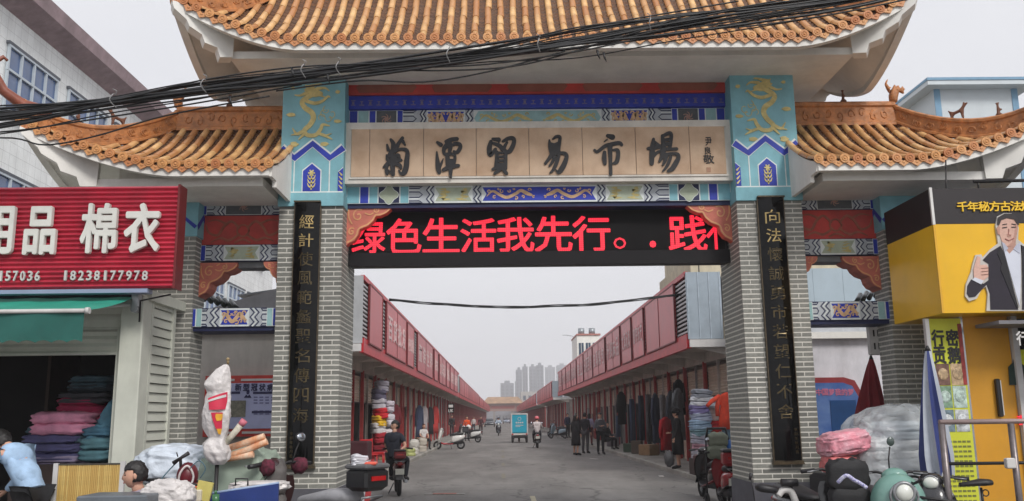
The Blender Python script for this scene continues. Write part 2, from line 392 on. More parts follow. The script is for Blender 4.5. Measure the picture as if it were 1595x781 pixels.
# ---- capitals: painted teal blocks
def capital(x0, x1, z0, z1, mir):
    y = 11.37
    c = part('capital', B().box(x0-.0, y, z0, x1+.0, 12.43, z1), m_teal, gate)
    W = x1-x0; cx = (x0+x1)/2
    part('capital_band', B().box(x0-.012, y-.012, z0-.02, x1+.012, 12.44, z0+.16), m_teal, c)
    zz = z0+.16
    wh = B(); bl = B(); tl = B(); gd = B()
    # zigzag
    zg = [(x0+.003, zz+.60), (x0+W*.22, zz+.46), (cx, zz+.66), (x1-W*.22, zz+.46), (x1-.003, zz+.60)]
    bl.line([(x, z+.02) for x, z in zg], .085, y-.006, .006); wh.line([(x, z+.03) for x, z in zg], .125, y-.003, .003)
    # niches
    for c0, w in ((cx, .23), (x0+.035, .07), (x1-.035, .07)):
        hw = w/2; ap = .40 if c0 == cx else .36
        pts = [(c0-hw, zz+.02), (c0-hw, zz+ap-.1), (c0, zz+ap), (c0+hw, zz+ap-.1), (c0+hw, zz+.02)]
        if c0 != cx:
            inn = x0+.003 if c0 < cx else x1-.003
            oth = c0+hw if c0 < cx else c0-hw
            pts = [(inn, zz+.02), (inn, zz+ap-.02), (oth, zz+ap-.08), (oth, zz+.02)]
        wh.prism([(c0+(px-c0)*1.12, zz+.02+(pz-zz-.02)*1.05) if c0 == cx else (px, pz+.012) for px, pz in pts], y-.003, .003)
        bl.prism(pts, y-.0075, .0075)
        gx = c0 if c0 == cx else ((x0+.02) if c0 < cx else (x1-.02)); ss = 1 if c0 == cx else .0
        if c0 == cx:
            gd.line([(gx, zz+.04), (gx, zz+.3)], .018, y-.012, .006)
            for k in range(3):
                for sg in (-1, 1): gd.ribbon([(gx, zz+.07+k*.055, .022), (gx+sg*.035, zz+.09+k*.055, .018), (gx+sg*.05, zz+.13+k*.055, .008)], y-.0125-k*.001, .006)
            for k in range(6):
                a = k*math.pi/3; gd.ribbon([(gx, zz+.27, .018), (gx+.038*math.cos(a), zz+.27+.038*math.sin(a), .02)], y-.015-k*.0005, .006, capn=3)
        else:
            sg = 1 if c0 < cx else -1
            for k in range(4): gd.ribbon([(gx, zz+.06+k*.06, .024), (gx+sg*.035, zz+.10+k*.06, .008)], y-.0125-k*.001, .006)
    for gx in (x0+W*.22, x1-W*.22): wh.line([(gx, zz+.01), (gx, zz+.45)], .014, y-.0045, .0045)
    wh.line([(x0+.003, zz+.008), (x1-.003, zz+.008)], .02, y-.006, .006)
    # dragon: sinuous body, claws, mane and clouds
    s = -1 if mir else 1
    z1_ = zz+.72; H = z1-z1_-.08
    def D(u, v): return (cx+s*(u-.5)*W*.86, z1_+v*H)
    body = [(.50,.84,.10),(.36,.76,.09),(.28,.68,.085),(.34,.58,.09),(.46,.50,.095),(.50,.40,.09),(.44,.28,.085),(.34,.18,.08),(.40,.10,.07),(.55,.10,.07),(.64,.20,.06),(.68,.28,.05),(.80,.26,.02)]
    gd.ribbon([(*D(u,v), w*.78) for u, v, w in body], y-.010, .010)
    strokes = [[(.40,.93,.10),(.50,.85,.13),(.62,.83,.07)], [(.34,.84,.05),(.24,.80,.03),(.14,.81,.012)], [(.56,.92,.05),(.70,.93,.03),(.78,.88,.012)],
        [(.42,.92,.04),(.34,.98,.02)], [(.36,.70,.05),(.52,.66,.05),(.66,.70,.04),(.76,.78,.03),(.80,.76,.012)], [(.30,.16,.05),(.20,.12,.04),(.12,.22,.012)],
        [(.20,.12,.03),(.10,.10,.01)], [(.62,.12,.04),(.74,.08,.04),(.86,.02,.012)], [(.72,.08,.03),(.84,.12,.01)], [(.32,.10,.04),(.24,.02,.012)],
        [(.44,.96,.05),(.56,.99,.03)], [(.60,.80,.03),(.70,.77,.01)], [(.40,.86,.06),(.32,.90,.02)]]
    for k, st in enumerate(strokes): gd.ribbon([(*D(u,v), w*.95) for u, v, w in st], y-.011-.0004*k, .011, capn=3)
    for k, (u, v, w, h) in enumerate([(.08,.46,.14,.07),(.95,.34,.12,.06),(.16,.0-.06,.13,.09),(.72,-.06,.14,.07),(.94,.86,.08,.06),(.10,.93,.07,.05),(.60,1.0,.08,.03)]):
        a, b_ = D(u, v)
        gd.prism([(a+W*w/2*math.cos(t*math.pi/5)*(1+.25*math.sin(3*t+k)), b_+.9*h/2*W*1.1*math.sin(t*math.pi/5)) for t in range(10)], y-.009, .009)
    # fine scroll lines
    for k in range(5):
        u, v = (.64+.05*k, .40+.07*(k % 3)); gd.ribbon([(*D(u+.08*math.cos(t*.9+k)*(1-t*.12), v+.08*math.sin(t*.9+k)*(1-t*.12)), .008) for t in range(6)], y-.0065-.0002*k, .0065, capn=0)
    part('painted_motif', wh, m_white, c, 'stuff'); part('painted_motif', bl, m_blue, c, 'stuff'); part('painted_dragon', gd, m_gold, c, 'stuff')
    return c
capital(*LP, 4.40, 6.16, False); capital(RP[0], RP[1], 4.42, 6.20, True)

# ---- painted beams
def dragon_strip(gd, cx, cz, w, h, y, sgn=1, k0=0):
    """a running dragon with curls, w x h"""
    pts = [(-.5,-.2,.06),(-.38,.25,.20),(-.24,-.05,.26),(-.08,-.32,.28),(.10,-.02,.28),(.22,.28,.28),(.34,.04,.34),(.44,-.12,.22)]
    gd.ribbon([(cx+sgn*u*w, cz+v*h, t*h) for u, v, t in pts], y-.001*k0, .006)
    for i, (u, v, r) in enumerate([(-.46,.22,.34),(-.34,-.30,.34),(-.18,.24,.40),(-.02,.28,.34),(.12,-.34,.36),(.26,-.25,.30),(.40,.34,.34),(.49,-.3,.26),(-.25,.42,.2),(.08,.44,.2)]):
        gd.ribbon([(cx+sgn*(u*w+r*h*.5*math.cos(t*1.1+i)*(1-t*.15)), cz+v*h+r*h*.5*math.sin(t*1.1+i)*(1-t*.15), h*.11*(1-t*.1)) for t in range(6)], y-.001*k0-.0004*(i+1), .006, capn=0)
def beam(x0, x1, z0, z1, yf, yb, base, lay, name='painted_beam', seed=0):
    """lay: list of (kind, width fraction) left to right"""
    bm = part(name, B().box(x0, yf, z0, x1, yb, z1), base, gate)
    H = z1-z0; L = x1-x0; lay2 = {}
    def g(k): return lay2.setdefault(k, B())
    tot = sum(w for _, w in lay); x = x0
    for i, (kd, w) in enumerate(lay):
        w = w/tot*L; a, c = x, x+w; y = yf
        e = .006
        if kd in 'tbnwq':
            mt_ = {'t': 'teal', 'b': 'blue', 'n': 'navy', 'w': 'white', 'q': 'tealp'}[kd]
            g('white').box(a, y-.003, z0+e, c, y, z1-e); g(mt_).box(a+.008, y-.006, z0+e+.006, c-.008, y-.0032, z1-e-.006)
        elif kd == 'o':       # square panel with a four lobed flower
            g('white').box(a, y-.003, z0+e, c, y, z1-e); g('navy').box(a+.008, y-.006, z0+e+.006, c-.008, y-.0032, z1-e-.006)
            cx, cz, r = (a+c)/2, (z0+z1)/2, min(w, H)*.44
            g('white').prism([(cx+r*1.08*(1+.16*math.cos(4*t*math.pi/12))*math.cos(t*math.pi/12), cz+r*1.08*(1+.16*math.cos(4*t*math.pi/12))*math.sin(t*math.pi/12)) for t in range(24)], y-.008, .004)
            g('sage').prism([(cx+r*(1+.16*math.cos(4*t*math.pi/12))*math.cos(t*math.pi/12), cz+r*(1+.16*math.cos(4*t*math.pi/12))*math.sin(t*math.pi/12)) for t in range(24)], y-.011, .004)
        elif kd == 'f':       # dark square with scrolling leaves
            g('white').box(a, y-.003, z0+e, c, y, z1-e); g('grey').box(a+.008, y-.006, z0+e+.006, c-.008, y-.0032, z1-e-.006)
            cx, cz = (a+c)/2, (z0+z1)/2
            for k in range(6):
                an = k*math.pi/3+.3
                g('rose').ribbon([(cx+.34*H*(t/5)*math.cos(an+t*.35), cz+.34*H*(t/5)*math.sin(an+t*.35), H*.09*(1-t*.15)) for t in range(5)], y-.0075-.0004*k, .003, capn=2)
        elif kd in 'UV':      # hairpin lines, U opens left, V right
            g('grey2').box(a, y-.003, z0+e, c, y, z1-e)
            s = 1 if kd == 'U' else -1; p0 = a if s > 0 else c; p1 = c-.0 if s > 0 else a
            for zf, n_ in ((.5, 0), (1.0, 1), (0.0, 2)):
                zc = z0+H*zf; hh = H*.15
                pts = [(p0, zc+hh), (p0+s*w*.62, zc+hh), (p0+s*w*.82, zc), (p0+s*w*.62, zc-hh), (p0, zc-hh)]
                pts = [(px, min(max(pz, z0+e+.004), z1-e-.004)) for px, pz in pts]
                g('navy').line(pts, H*.055, y-.006-.0005*n_, .003)
            for zf in (.26, .74): g('white').line([(p0, z0+H*zf), (p0+s*w*.66, z0+H*zf)], H*.05, y-.0055, .002)
        elif kd in '<>':      # chevron frames
            g('grey2').box(a, y-.003, z0+e, c, y, z1-e)
            s = 1 if kd == '>' else -1; q = w*.36
            for f_, mt_, ww in ((.30, 'navy', .07), (.52, 'white', .06), (.74, 'navy', .07)):
                xc = a+w*f_
                g(mt_).line([(xc-s*q*.5, z1-e), (xc+s*q*.5, z0+H*.75), (xc-s*q*.5, z0+H*.5), (xc+s*q*.5, z0+H*.25), (xc-s*q*.5, z0+e)], H*ww, y-.0062-f_*.001, .003)
        elif kd in 'DGBY':    # panels: D teal + gold dragon, B blue + dragon, G blue + curls, Y pale + blurry gold
            g('white').box(a, y-.003, z0+e, c, y, z1-e)
            q = min(H*.22, w*.2); mt_ = {'D': 'tealp', 'G': 'blue', 'B': 'blue', 'Y': 'sage'}[kd]
            po = [(a+.01, z0+H*.12), (a+.01+q, z0+H*.5), (a+.01, z0+H*.88), (c-.01, z0+H*.88), (c-.01-q, z0+H*.5), (c-.01, z0+H*.12)] if kd != 'D' else \
                 [(a+.01+q, z0+H*.1), (a+.01, z0+H*.5), (a+.01+q, z0+H*.9), (c-.01-q, z0+H*.9), (c-.01, z0+H*.5), (c-.01-q, z0+H*.1)]
            g(mt_).prism(po, y-.006, .003)
            n_ = max(1, int(round(w/(H*3.2)))) if kd in 'DB' else max(1, int(round(w/(H*1.3))))
            for k in range(n_):
                cx = a+w*(k+.5)/n_; sg = 1 if k < n_/2 else -1
                if kd in 'DB': dragon_strip(g('gold' if kd == 'D' else 'peach'), cx, (z0+z1)/2, w/n_*.82, H*.62, y-.0085, sg)
                elif kd == 'G': dragon_strip(g('peach'), cx, (z0+z1)/2, w/n_*.8, H*.7, y-.0085, sg)
                else:
                    rr = random.Random(seed+k)
                    for j in range(5):
                        g('ochre').prism([(cx+(rr.random()-.5)*w/n_*.5+.09*H*1.6*math.cos(t)*rr.uniform(.7,1.3), (z0+z1)/2+(j-2)*H*.13+.09*H*math.sin(t)) for t in (0,1,2,3,4,5)], y-.0075-.0004*j, .003)
        x += w
    mats = {'white': m_white, 'blue': m_blue, 'navy': m_navy, 'teal': m_teal, 'tealp': m_teal_l, 'gold': m_gold, 'peach': m_goldp,
            'sage': M('sage_paint', (176,186,164), .6, .15, 6), 'grey': M('slate_paint', (88,92,96), .6, .2, 12), 'grey2': M('pale_grey_paint', (186,192,198), .6, .12, 8),
            'rose': M('rose_paint', (176,138,126), .6, .2, 10), 'ochre': M('faded_ochre_paint', (196,180,118), .6, .2, 10)}
    for k, b in lay2.items(): part('painted_motif', b, mats[k], bm, 'stuff')
    return bm
X0, X1 = LP[1], RP[0]
# red band under the soffit
rb = part('red_band', B().box(X0, 11.62, 6.02, X1, 12.3, 6.24), m_red, gate)
g = B()
for k in range(5): 
    cx = X0+(k+.5)*(X1-X0)/5; g.prism([(cx-.38, 6.05), (cx-.42, 6.13), (cx-.36, 6.2), (cx+.36, 6.2), (cx+.42, 6.13), (cx+.36, 6.05)], 11.614, .006)
part('painted_motif', g, m_redd, rb, 'stuff')
# blue cornice with little ingot marks
cb_ = part('blue_cornice', B().box(X0, 11.66, 5.83, X1, 12.3, 6.02), m_blue, gate)
g = B(); n = 44
for k in range(n):
    cx = X0+(k+.5)*(X1-X0)/n; z = 5.915
    if k % 2: g.line([(cx-.035, z-.03), (cx+.035, z-.03)], .012, 11.656, .004); g.line([(cx-.02, z+.02), (cx+.02, z+.02)], .012, 11.656, .004); g.line([(cx, z-.02), (cx, z+.025)], .012, 11.655, .004)
    else: g.line([(cx-.03, z-.03), (cx+.03, z-.03)], .011, 11.656, .004); g.line([(cx-.03, z+.035), (cx+.03, z+.035)], .011, 11.656, .004); g.box(cx-.016, 11.655, z-.02, cx+.016, 11.66, z+.02)
part('painted_motif', g, M('muted_rose_paint', (120,112,140), .6, .2, 10), cb_, 'stuff')
lay_top = [('b',.35),('q',.45),('b',.28),('f',.85),('b',.25),('U',.65),('<',.3),('G',1.55),('<',.35),('D',5.2),('>',.35),('G',1.55),('>',.3),('V',.65),('b',.25),('f',.85),('b',.28),('q',.45),('b',.35)]
beam(X0, X1, 5.57, 5.83, 11.72, 12.3, m_blue, lay_top, seed=1)
lay_bot = [('t',.6),('b',.42),('t',.42),('o',1.0),('t',.42),('U',.75),('<',.42),('Y',1.75),('<',.42),('B',5.3),('>',.42),('Y',1.75),('>',.42),('V',.75),('t',.42),('o',1.0),('t',.42),('b',.42),('t',.6)]
beam(X0, X1, 4.47, 4.72, 11.66, 12.3, m_navy, lay_bot, seed=2)
part('beam_soffit_board', B().box(X0, 11.68, 4.415, X1, 12.3, 4.468), m_navy, gate)

# ---- name board
nb = part('name_board', B().box(X0-.015, 11.50, 4.715, X1+.015, 12.2, 5.575), m_cream2, gate)
bx = [at(px, 240, 11.5).x for px in (547, 576, 660, 742, 824, 907, 990, 1074, 1130)]
z_lo, z_hi = 4.80, 5.475
for a, b_ in zip(bx, bx[1:]):
    part('stone_panel', B().cbox(((a+b_)/2, 11.492, (z_lo+z_hi)/2), (b_-a-.008, .03, z_hi-z_lo), bev=.004), m_stone, nb)
for z in (z_hi+.012, z_lo-.012): part('frame_moulding', B().box(bx[0]-.02, 11.482, z-.012, bx[-1]+.02, 11.5, z+.012), m_cream2, nb)
CH_ = {
'ju': [[(245,215,30),(262,290,50)],[(300,140,40),(335,200,65),(345,300,95)],[(470,115,45),(410,200,50),(375,270,70)],[(475,165,50),(505,215,30)],
 [(345,290,90),(290,350,60),(250,420,50)],[(360,310,50),(440,280,42),(520,290,55),(545,340,58),(535,430,70),(525,540,76),(495,620,80),(450,640,45),(415,590,18)],
 [(240,370,30),(252,430,55)],[(190,545,25),(260,490,65),(340,450,95),(450,440,42)],[(320,350,70),(325,500,68),(330,650,58)],[(370,380,50),(405,375,66),(432,402,30)],
 [(250,510,50),(235,560,50),(245,640,46)],[(270,590,20),(310,640,30)],[(375,500,45),(430,520,62),(445,560,40)]],
'tan': [[(200,180,40),(250,215,62)],[(192,320,22),(202,450,58),(215,560,74),(228,620,55)],[(287,420,12),(262,480,32),(235,560,30)],[(325,168,44),(400,140,58),(485,130,58)],
 [(370,160,60),(350,215,80),(300,270,60),(300,340,46),(340,370,40)],[(450,200,50),(520,205,56),(535,255,56),(490,325,52),(440,310,30)],[(395,170,36),(390,250,60),(380,320,50)],
 [(330,250,30),(440,215,40)],[(345,360,60),(352,440,64),(350,510,54)],[(350,375,40),(400,350,40),(455,370,40),(455,430,46),(440,500,50)],[(360,440,34),(440,440,34)],[(350,480,50),(440,475,50)],
 [(290,585,52),(380,545,66),(510,522,46)],[(398,480,80),(396,600,54),(396,695,34)]],
'mao': [[(222,180,52),(200,280,72),(215,375,62),(290,290,46)],[(250,140,40),(335,150,66)],[(255,200,40),(350,240,58),(390,290,60)],[(340,190,20),(330,250,26)],
 [(400,175,36),(470,135,52),(545,130,58),(560,190,58),(520,290,66),(475,330,58),(430,310,50),(415,270,50),(460,190,34)],[(310,330,46),(312,450,60),(300,560,62)],[(440,330,46),(436,450,58),(432,570,60)],
 [(300,345,34),(440,340,34)],[(310,402,34),(440,398,34)],[(310,462,40),(440,456,36)],[(310,520,50),(440,515,50)],[(300,565,44),(440,560,44)],[(250,585,40),(310,560,50)],[(280,645,40),(350,590,56)],[(400,580,50),(450,645,50)]],
'yi': [[(350,150,26),(400,115,44),(452,120,44),(445,200,52),(425,330,58)],[(297,165,22),(310,250,58),(335,370,62)],[(310,222,50),(370,240,60),(425,222,60)],[(318,290,54),(430,290,50)],[(330,340,66),(430,335,66)],
 [(335,380,66),(280,455,46),(240,508,40)],[(330,390,54),(440,360,46),(520,362,54),(552,405,56),(520,510,72),(470,600,76),(430,640,50),(395,600,14)],[(375,420,56),(340,490,40),(300,545,30)],[(435,400,46),(400,510,56),(355,600,44),(308,648,22)]],
'shi': [[(372,110,50),(440,130,80)],[(322,197,14),(365,165,20)],[(180,322,36),(222,345,44),(330,265,52),(430,235,56),(540,218,56),(578,245,44)],[(405,250,74),(410,380,58),(415,560,48),(418,675,46)],
 [(325,355,50),(322,440,66),(332,520,50)],[(455,320,30),(515,325,54),(525,400,56),(505,490,62),(460,515,38)]],
'chang': [[(262,160,40),(250,280,72),(240,400,74),(236,520,58)],[(182,300,44),(270,285,64),(370,265,56)],[(275,200,40),(340,255,46)],[(245,430,56),(300,370,44),(370,330,40),(440,300,40)],
 [(392,110,40),(402,200,56),(412,290,56)],[(400,115,44),(490,72,52),(522,100,50),(512,200,54),(500,290,52)],[(410,175,46),(505,165,46)],[(410,240,56),(505,230,56)],[(400,310,56),(500,310,46),(600,305,46)],
 [(400,330,86),(395,400,70),(350,488,34)],[(440,390,50),(540,375,44),(610,385,54),(628,430,56),(590,510,74),(540,590,70),(480,628,46)],[(450,400,60),(430,480,50),(400,540,32)],[(515,420,44),(470,540,46),(400,630,26)]]}
cent = [(577,203),(660,203),(741,202),(824,201),(907,200),(990,200)]
for (key, (px, py)) in zip(('ju','tan','mao','yi','shi','chang'), cent):
    b = B(); k = 0; s = 83/781
    for st in CH_[key]:
        pts = []
        for (x, y, w) in st:
            p = at(px+x*s, py+y*s, 11.47); q = at(px+x*s+w*s, py+y*s, 11.47); pts.append((p.x, p.z, abs(q.x-p.x)*1.04))
        b.ribbon(pts, 11.462-.0006*k, .016); k += 1
    part('character', b, m_ink, nb)
sig = B()
for ch, (a, b_, c, d) in (('尹', (1099,214,1108,227)), ('良', (1098,229,1107,240)), ('敬', (1096,241,1112,255))):
    p, q = at(a, d, 11.47), at(c, b_, 11.47); text(sig, ch, p.x, p.z, q.x, q.z, 11.476, .006, .012)
part('signature', sig, m_ink, nb, 'stuff')
p, q = at(1101, 268, 11.47), at(1107, 261, 11.47)
part('seal_mark', B().box(p.x, 11.472, p.z, q.x, 11.478, q.z), M('faded_seal', (170,132,110), .8), nb)

# ---- black couplet boards on the pillars, convex, gilt characters
def couplet(x0, x1, z0, z1, chars, side):
    cx = (x0+x1)/2; hw = (x1-x0)/2; yf = 11.385
    cb2 = part('couplet_board', B().grid(lambda u, v: (x0+u*(x1-x0), yf-.03-.055*math.cos((u-.5)*math.pi*.9), z0+v*(z1-z0)), 12, 1), m_black, gate)
    b = B()
    for xx in (x0, x1): b.box(xx-.012, yf-.035, z0, xx+.012, 11.402, z1)
    b.prism([(x0-.03, z0-.05), (x1+.03, z0-.05), (x1+.012, z0), (x0-.012, z0)], yf-.07, .08)
    b.box(x0-.01, yf-.085, z1-.0, x1+.01, 11.402, z1+.02)
    part('board_edge', b, M('worn_bronze', (96,84,66), .4, .4, 20, metal=.5), cb2)
    g = B(); n = len(chars)
    zs = z1-.14; step = (z1-z0-.62)/n
    for i, ch in enumerate(chars):
        zc = zs-(i+.5)*step; h = step*.36
        vs, fs = text_mesh(ch, 0, .5)
        a0 = min(v.x for v in vs); a1 = max(v.x for v in vs); b0 = min(v.y for v in vs); b1 = max(v.y for v in vs)
        q = []
        for v in vs:
            u = (v.x-a0)/(a1-a0)-.5; x = cx+u*hw*1.15; uu = (x-x0)/(x1-x0)-.5
            q.append((x, yf-.03-.055*math.cos(uu*math.pi*.9)-.008*(v.z+.5), zc+((v.y-b0)/(b1-b0)-.5)*2*h))
        g = B(); g.add(q, fs); part('gilt_character', g, m_gilt if i > 1 else M('glint_gilt', (200,174,118), .3, .3, 3, metal=.7), cb2)  # topmost characters get a paler gilt: glints put into the colour
    g = B(); xx = (x0+.06) if side < 0 else (x1-.06)
    for i, ch in enumerate('辛卯年秋月書'):
        uu = (xx-x0)/(x1-x0)-.5; y = yf-.034-.055*math.cos(uu*math.pi*.9)
        text(g, ch, xx-.02, z0+.36-i*.055, xx+.02, z0+.40-i*.055, y, .004)
    part('small_characters', g, m_gilt, cb2, 'stuff')
couplet(-2.70, -2.37, 1.05, 4.42, '經計使風範蠡聖名傳四海', -1)
couplet(3.44, 3.78, 1.02, 4.43, '向法懷誠勇市若望仁不舍', 1)

# ---- LED board
led = wthing('led_sign', 'long black LED ticker sign with red Chinese characters under the gateway beam', 'sign', (.55, 11.9, 3.66))
part('casing', B().box(X0+.02, 11.90, 3.66, X1-.02, 12.15, 4.47), m_dark, led)
part('screen', B().box(X0+.06, 11.888, 3.84, X1-.06, 11.90, 4.40), M('led_screen', (7,5,7), .6, .3, 60, spec=.2), led)
part('lower_rim', B().box(X0+.0, 11.87, 3.65, X1-.0, 11.9, 3.835), M('rim_metal', (18,15,19), .5, .2, 4, spec=.3), led)
mt = M('led_red', (255,22,50), .5, .05, 4, emit=.8)
_n = mt.node_tree; _p = _n.nodes['Principled BSDF']
_p.inputs['Base Color'].links and _n.links.remove(_p.inputs['Base Color'].links[0]); _p.inputs['Base Color'].default_value = (.02, .005, .008, 1)
_n.links.remove(_p.inputs['Emission Color'].links[0])
tc = _n.nodes.new('ShaderNodeTexCoord'); vo = _n.nodes.new('ShaderNodeTexVoronoi'); vo.inputs['Scale'].default_value = 34; vo.inputs['Randomness'].default_value = .0
rm = _n.nodes.new('ShaderNodeValToRGB'); rm.color_ramp.elements[0].color = (1, .035, .06, 1); rm.color_ramp.elements[0].position = .22
rm.color_ramp.elements[1].color = (.6, .0, .02, 1); rm.color_ramp.elements[1].position = .55
lm = _n.nodes.new('ShaderNodeMapping'); lm.inputs['Scale'].default_value = (1, 0, 1); _n.links.new(tc.outputs['Object'], lm.inputs[0]); _n.links.new(lm.outputs[0], vo.inputs['Vector']); _n.links.new(vo.outputs['Distance'], rm.inputs[0]); _n.links.new(rm.outputs[0], _p.inputs['Emission Color'])
_p.inputs['Emission Strength'].default_value = 1.0
g = B()
for ch, (x0, y0, x1, y1) in (('绿', (548,345,600,395)), ('色', (602,341,656,395)), ('生', (659,340,715,394)), ('活', (718,341,772,394)), ('我', (775,339,831,393)), ('先', (834,337,890,393)),
        ('行', (893,337,949,392)), ('。', (956,370,975,388)), ('.', (1012,375,1022,386)), ('践', (1043,336,1099,392)), ('亻', (1102,340,1122,391))):
    p, q = at(x0, y1, 11.88), at(x1, y0, 11.88)
    g = B(); text(g, ch, p.x, p.z, q.x, q.z, 11.886, .004, .016 if ch not in '。.' else 0); part('lit_character', g, mt, led)

# ---- coral cloud brackets
def bracket(x, z, sx, w, h, y, th=.14, parent=gate):
    """x,z top corner at the pillar; sx=+1 grows to +X"""
    po = [(0,0),(1,0),(1.0,-.10),(.90,-.20),(.76,-.27),(.66,-.28),(.60,-.40),(.48,-.52),(.34,-.58),(.30,-.60),(.27,-.74),(.18,-.88),(.06,-.94),(0,-1)]
    P = [(x+sx*u*w, z+v*h) for u, v in po]
    o = part('cloud_bracket', B().prism(P, y, th), m_coral, parent)
    g = B()
    def S(pts, wd, k): g.ribbon([(x+sx*u*w, z+v*h, wd*w) for u, v in pts], y-.004-.0007*k, .004, sub=4, capn=2)
    S([(.98,-.07),(.90,-.17),(.76,-.24),(.65,-.25),(.58,-.38),(.46,-.49),(.33,-.55),(.26,-.62),(.23,-.74),(.15,-.85),(.03,-.92)], .035, 0)
    def spiral(cu, cv, r, k, dr=1): S([(cu+r*(1-t*.085)*math.cos(dr*t*.75+1)*.8, cv+r*(1-t*.085)*math.sin(dr*t*.75+1)) for t in range(11)], .03, k)
    spiral(.26,-.26,.17,1); spiral(.66,-.12,.09,2,-1); spiral(.12,-.66,.10,3)
    S([(.42,-.2),(.52,-.24),(.6,-.2)], .03, 4); S([(.04,-.10),(.05,-.3),(.12,-.46)], .03, 5); S([(.46,-.08),(.52,-.04)], .03, 6)
    part('painted_scroll', g, m_coral2, o, 'stuff')
    return o
bracket(X0, 4.465, 1, .60, .56, 11.70); bracket(X1, 4.465, -1, .60, .56, 11.70)

# ---- side bays
def side_bay(x0, x1, xo):
    """x0..x1 clear opening"""
    L = x1-x0
    lay = [('b',.3),('q',.5),('U',.9),('<',.8),('G',3.6),('>',.8),('V',.9),('q',.5),('b',.3)]
    beam(x0, x1, 4.33, 4.56, 11.66, 12.1, m_navy, [('b',.4),('U',.9),('<',.8),('f',3.4),('>',.8),('V',.9),('b',.4)], seed=3)
    r = part('red_panel', B().box(x0, 11.68, 3.93, x1, 12.05, 4.33), m_red, gate)
    g = B(); cx = (x0+x1)/2; cz = 4.12
    for s in (-1, 1):
        g.ribbon([(cx+s*.06,cz+.04,.03),(cx+s*.16,cz+.13,.035),(cx+s*.26,cz+.06,.035),(cx+s*.34,cz-.06,.035),(cx+s*.46,cz-.02,.03),(cx+s*.5,cz+.08,.012)], 11.674, .006)
        g.ribbon([(cx+s*.05,cz-.05,.03),(cx+s*.18,cz-.13,.035),(cx+s*.30,cz-.10,.03),(cx+s*.42,cz-.15,.012)], 11.673, .006)
        g.ribbon([(cx+s*.24,cz+.10,.03),(cx+s*.36,cz+.15,.025),(cx+s*.47,cz+.13,.01)], 11.672, .006)
    g.ribbon([(cx+.08*math.cos(t),cz+.08*math.sin(t),.025) for t in [k*.7 for k in range(10)]], 11.671, .006)
    g.ribbon([(cx-.1,cz-.16,.02),(cx,cz-.12,.03),(cx+.1,cz-.16,.02)], 11.670, .006)
    part('painted_scroll', g, M('faded_red_ochre', (160,88,66), .6, .3, 8), r, 'stuff')
    beam(x0, x1, 3.70, 3.925, 11.66, 12.05, m_navy, [('b',.5),('U',.8),('<',.9),('Y',3.4),('>',.9),('V',.8),('b',.5)], seed=4)
    part('grey_lintel', B().box(x0, 11.72, 3.62, x1, 12.0, 3.70), M('grey_render', (120,122,124), .8, .15, 5), gate)
    bo, bi = (x0, x1) if xo < x0+.1 else (x1, x0); s = 1 if bo == x0 else -1
    bracket(bo, 3.68, s, .50, .46, 11.66, .3); bracket(bi, 3.68, -s, .24, .38, 11.62, .2)
    lb = beam(x0 if s < 0 else x0-.02, x1+.02 if s < 0 else x1, 2.80, 3.05, 11.5, 12.0, m_navy, [('b',.55),('q',.7),('U',.8),('<',1.3),('G',3.4),('>',1.3),('V',.8),('q',.7),('b',.55)] if s > 0 else
              [('q',.7),('U',.8),('<',1.3),('G',3.4),('>',1.3),('V',.8),('q',.9),('b',.6)], name='low_beam', seed=5)
    part('beam_soffit_board', B().box(x0, 11.52, 2.75, x1, 12.0, 2.80), m_navy, gate)
side_bay(OLP[1], LP[0], OLP[0]); side_bay(RP[1], ORP[0], ORP[1])
for x0, x1 in (OLP, ORP):
    c = part('capital', B().box(x0-.02, 11.43, 4.0, x1+.02, 12.25, 4.55), m_teal, gate)
    g = B(); W = x1-x0
    g.line([(x0, 4.12), (x0+W*.25, 4.24), (x0+W*.5, 4.12), (x0+W*.75, 4.24), (x1, 4.12)], .05, 11.424, .006)
    part('painted_motif', g, m_blue, c, 'stuff')
    # the same zigzag on the inner face
    for xf, sg in ((x1+.02, 1), (x0-.02, -1)):
        g = B(); mtx = Matrix.Translation((xf, 11.84, 0)) @ Matrix.Rotation(sg*math.pi/2, 4, 'Z')
        g.line([(-.4, 4.12), (-.2, 4.3), (0, 4.12), (.2, 4.3), (.4, 4.12)], .07, -.006, .006, mtx); part('painted_motif', g, m_blue, c, 'stuff')
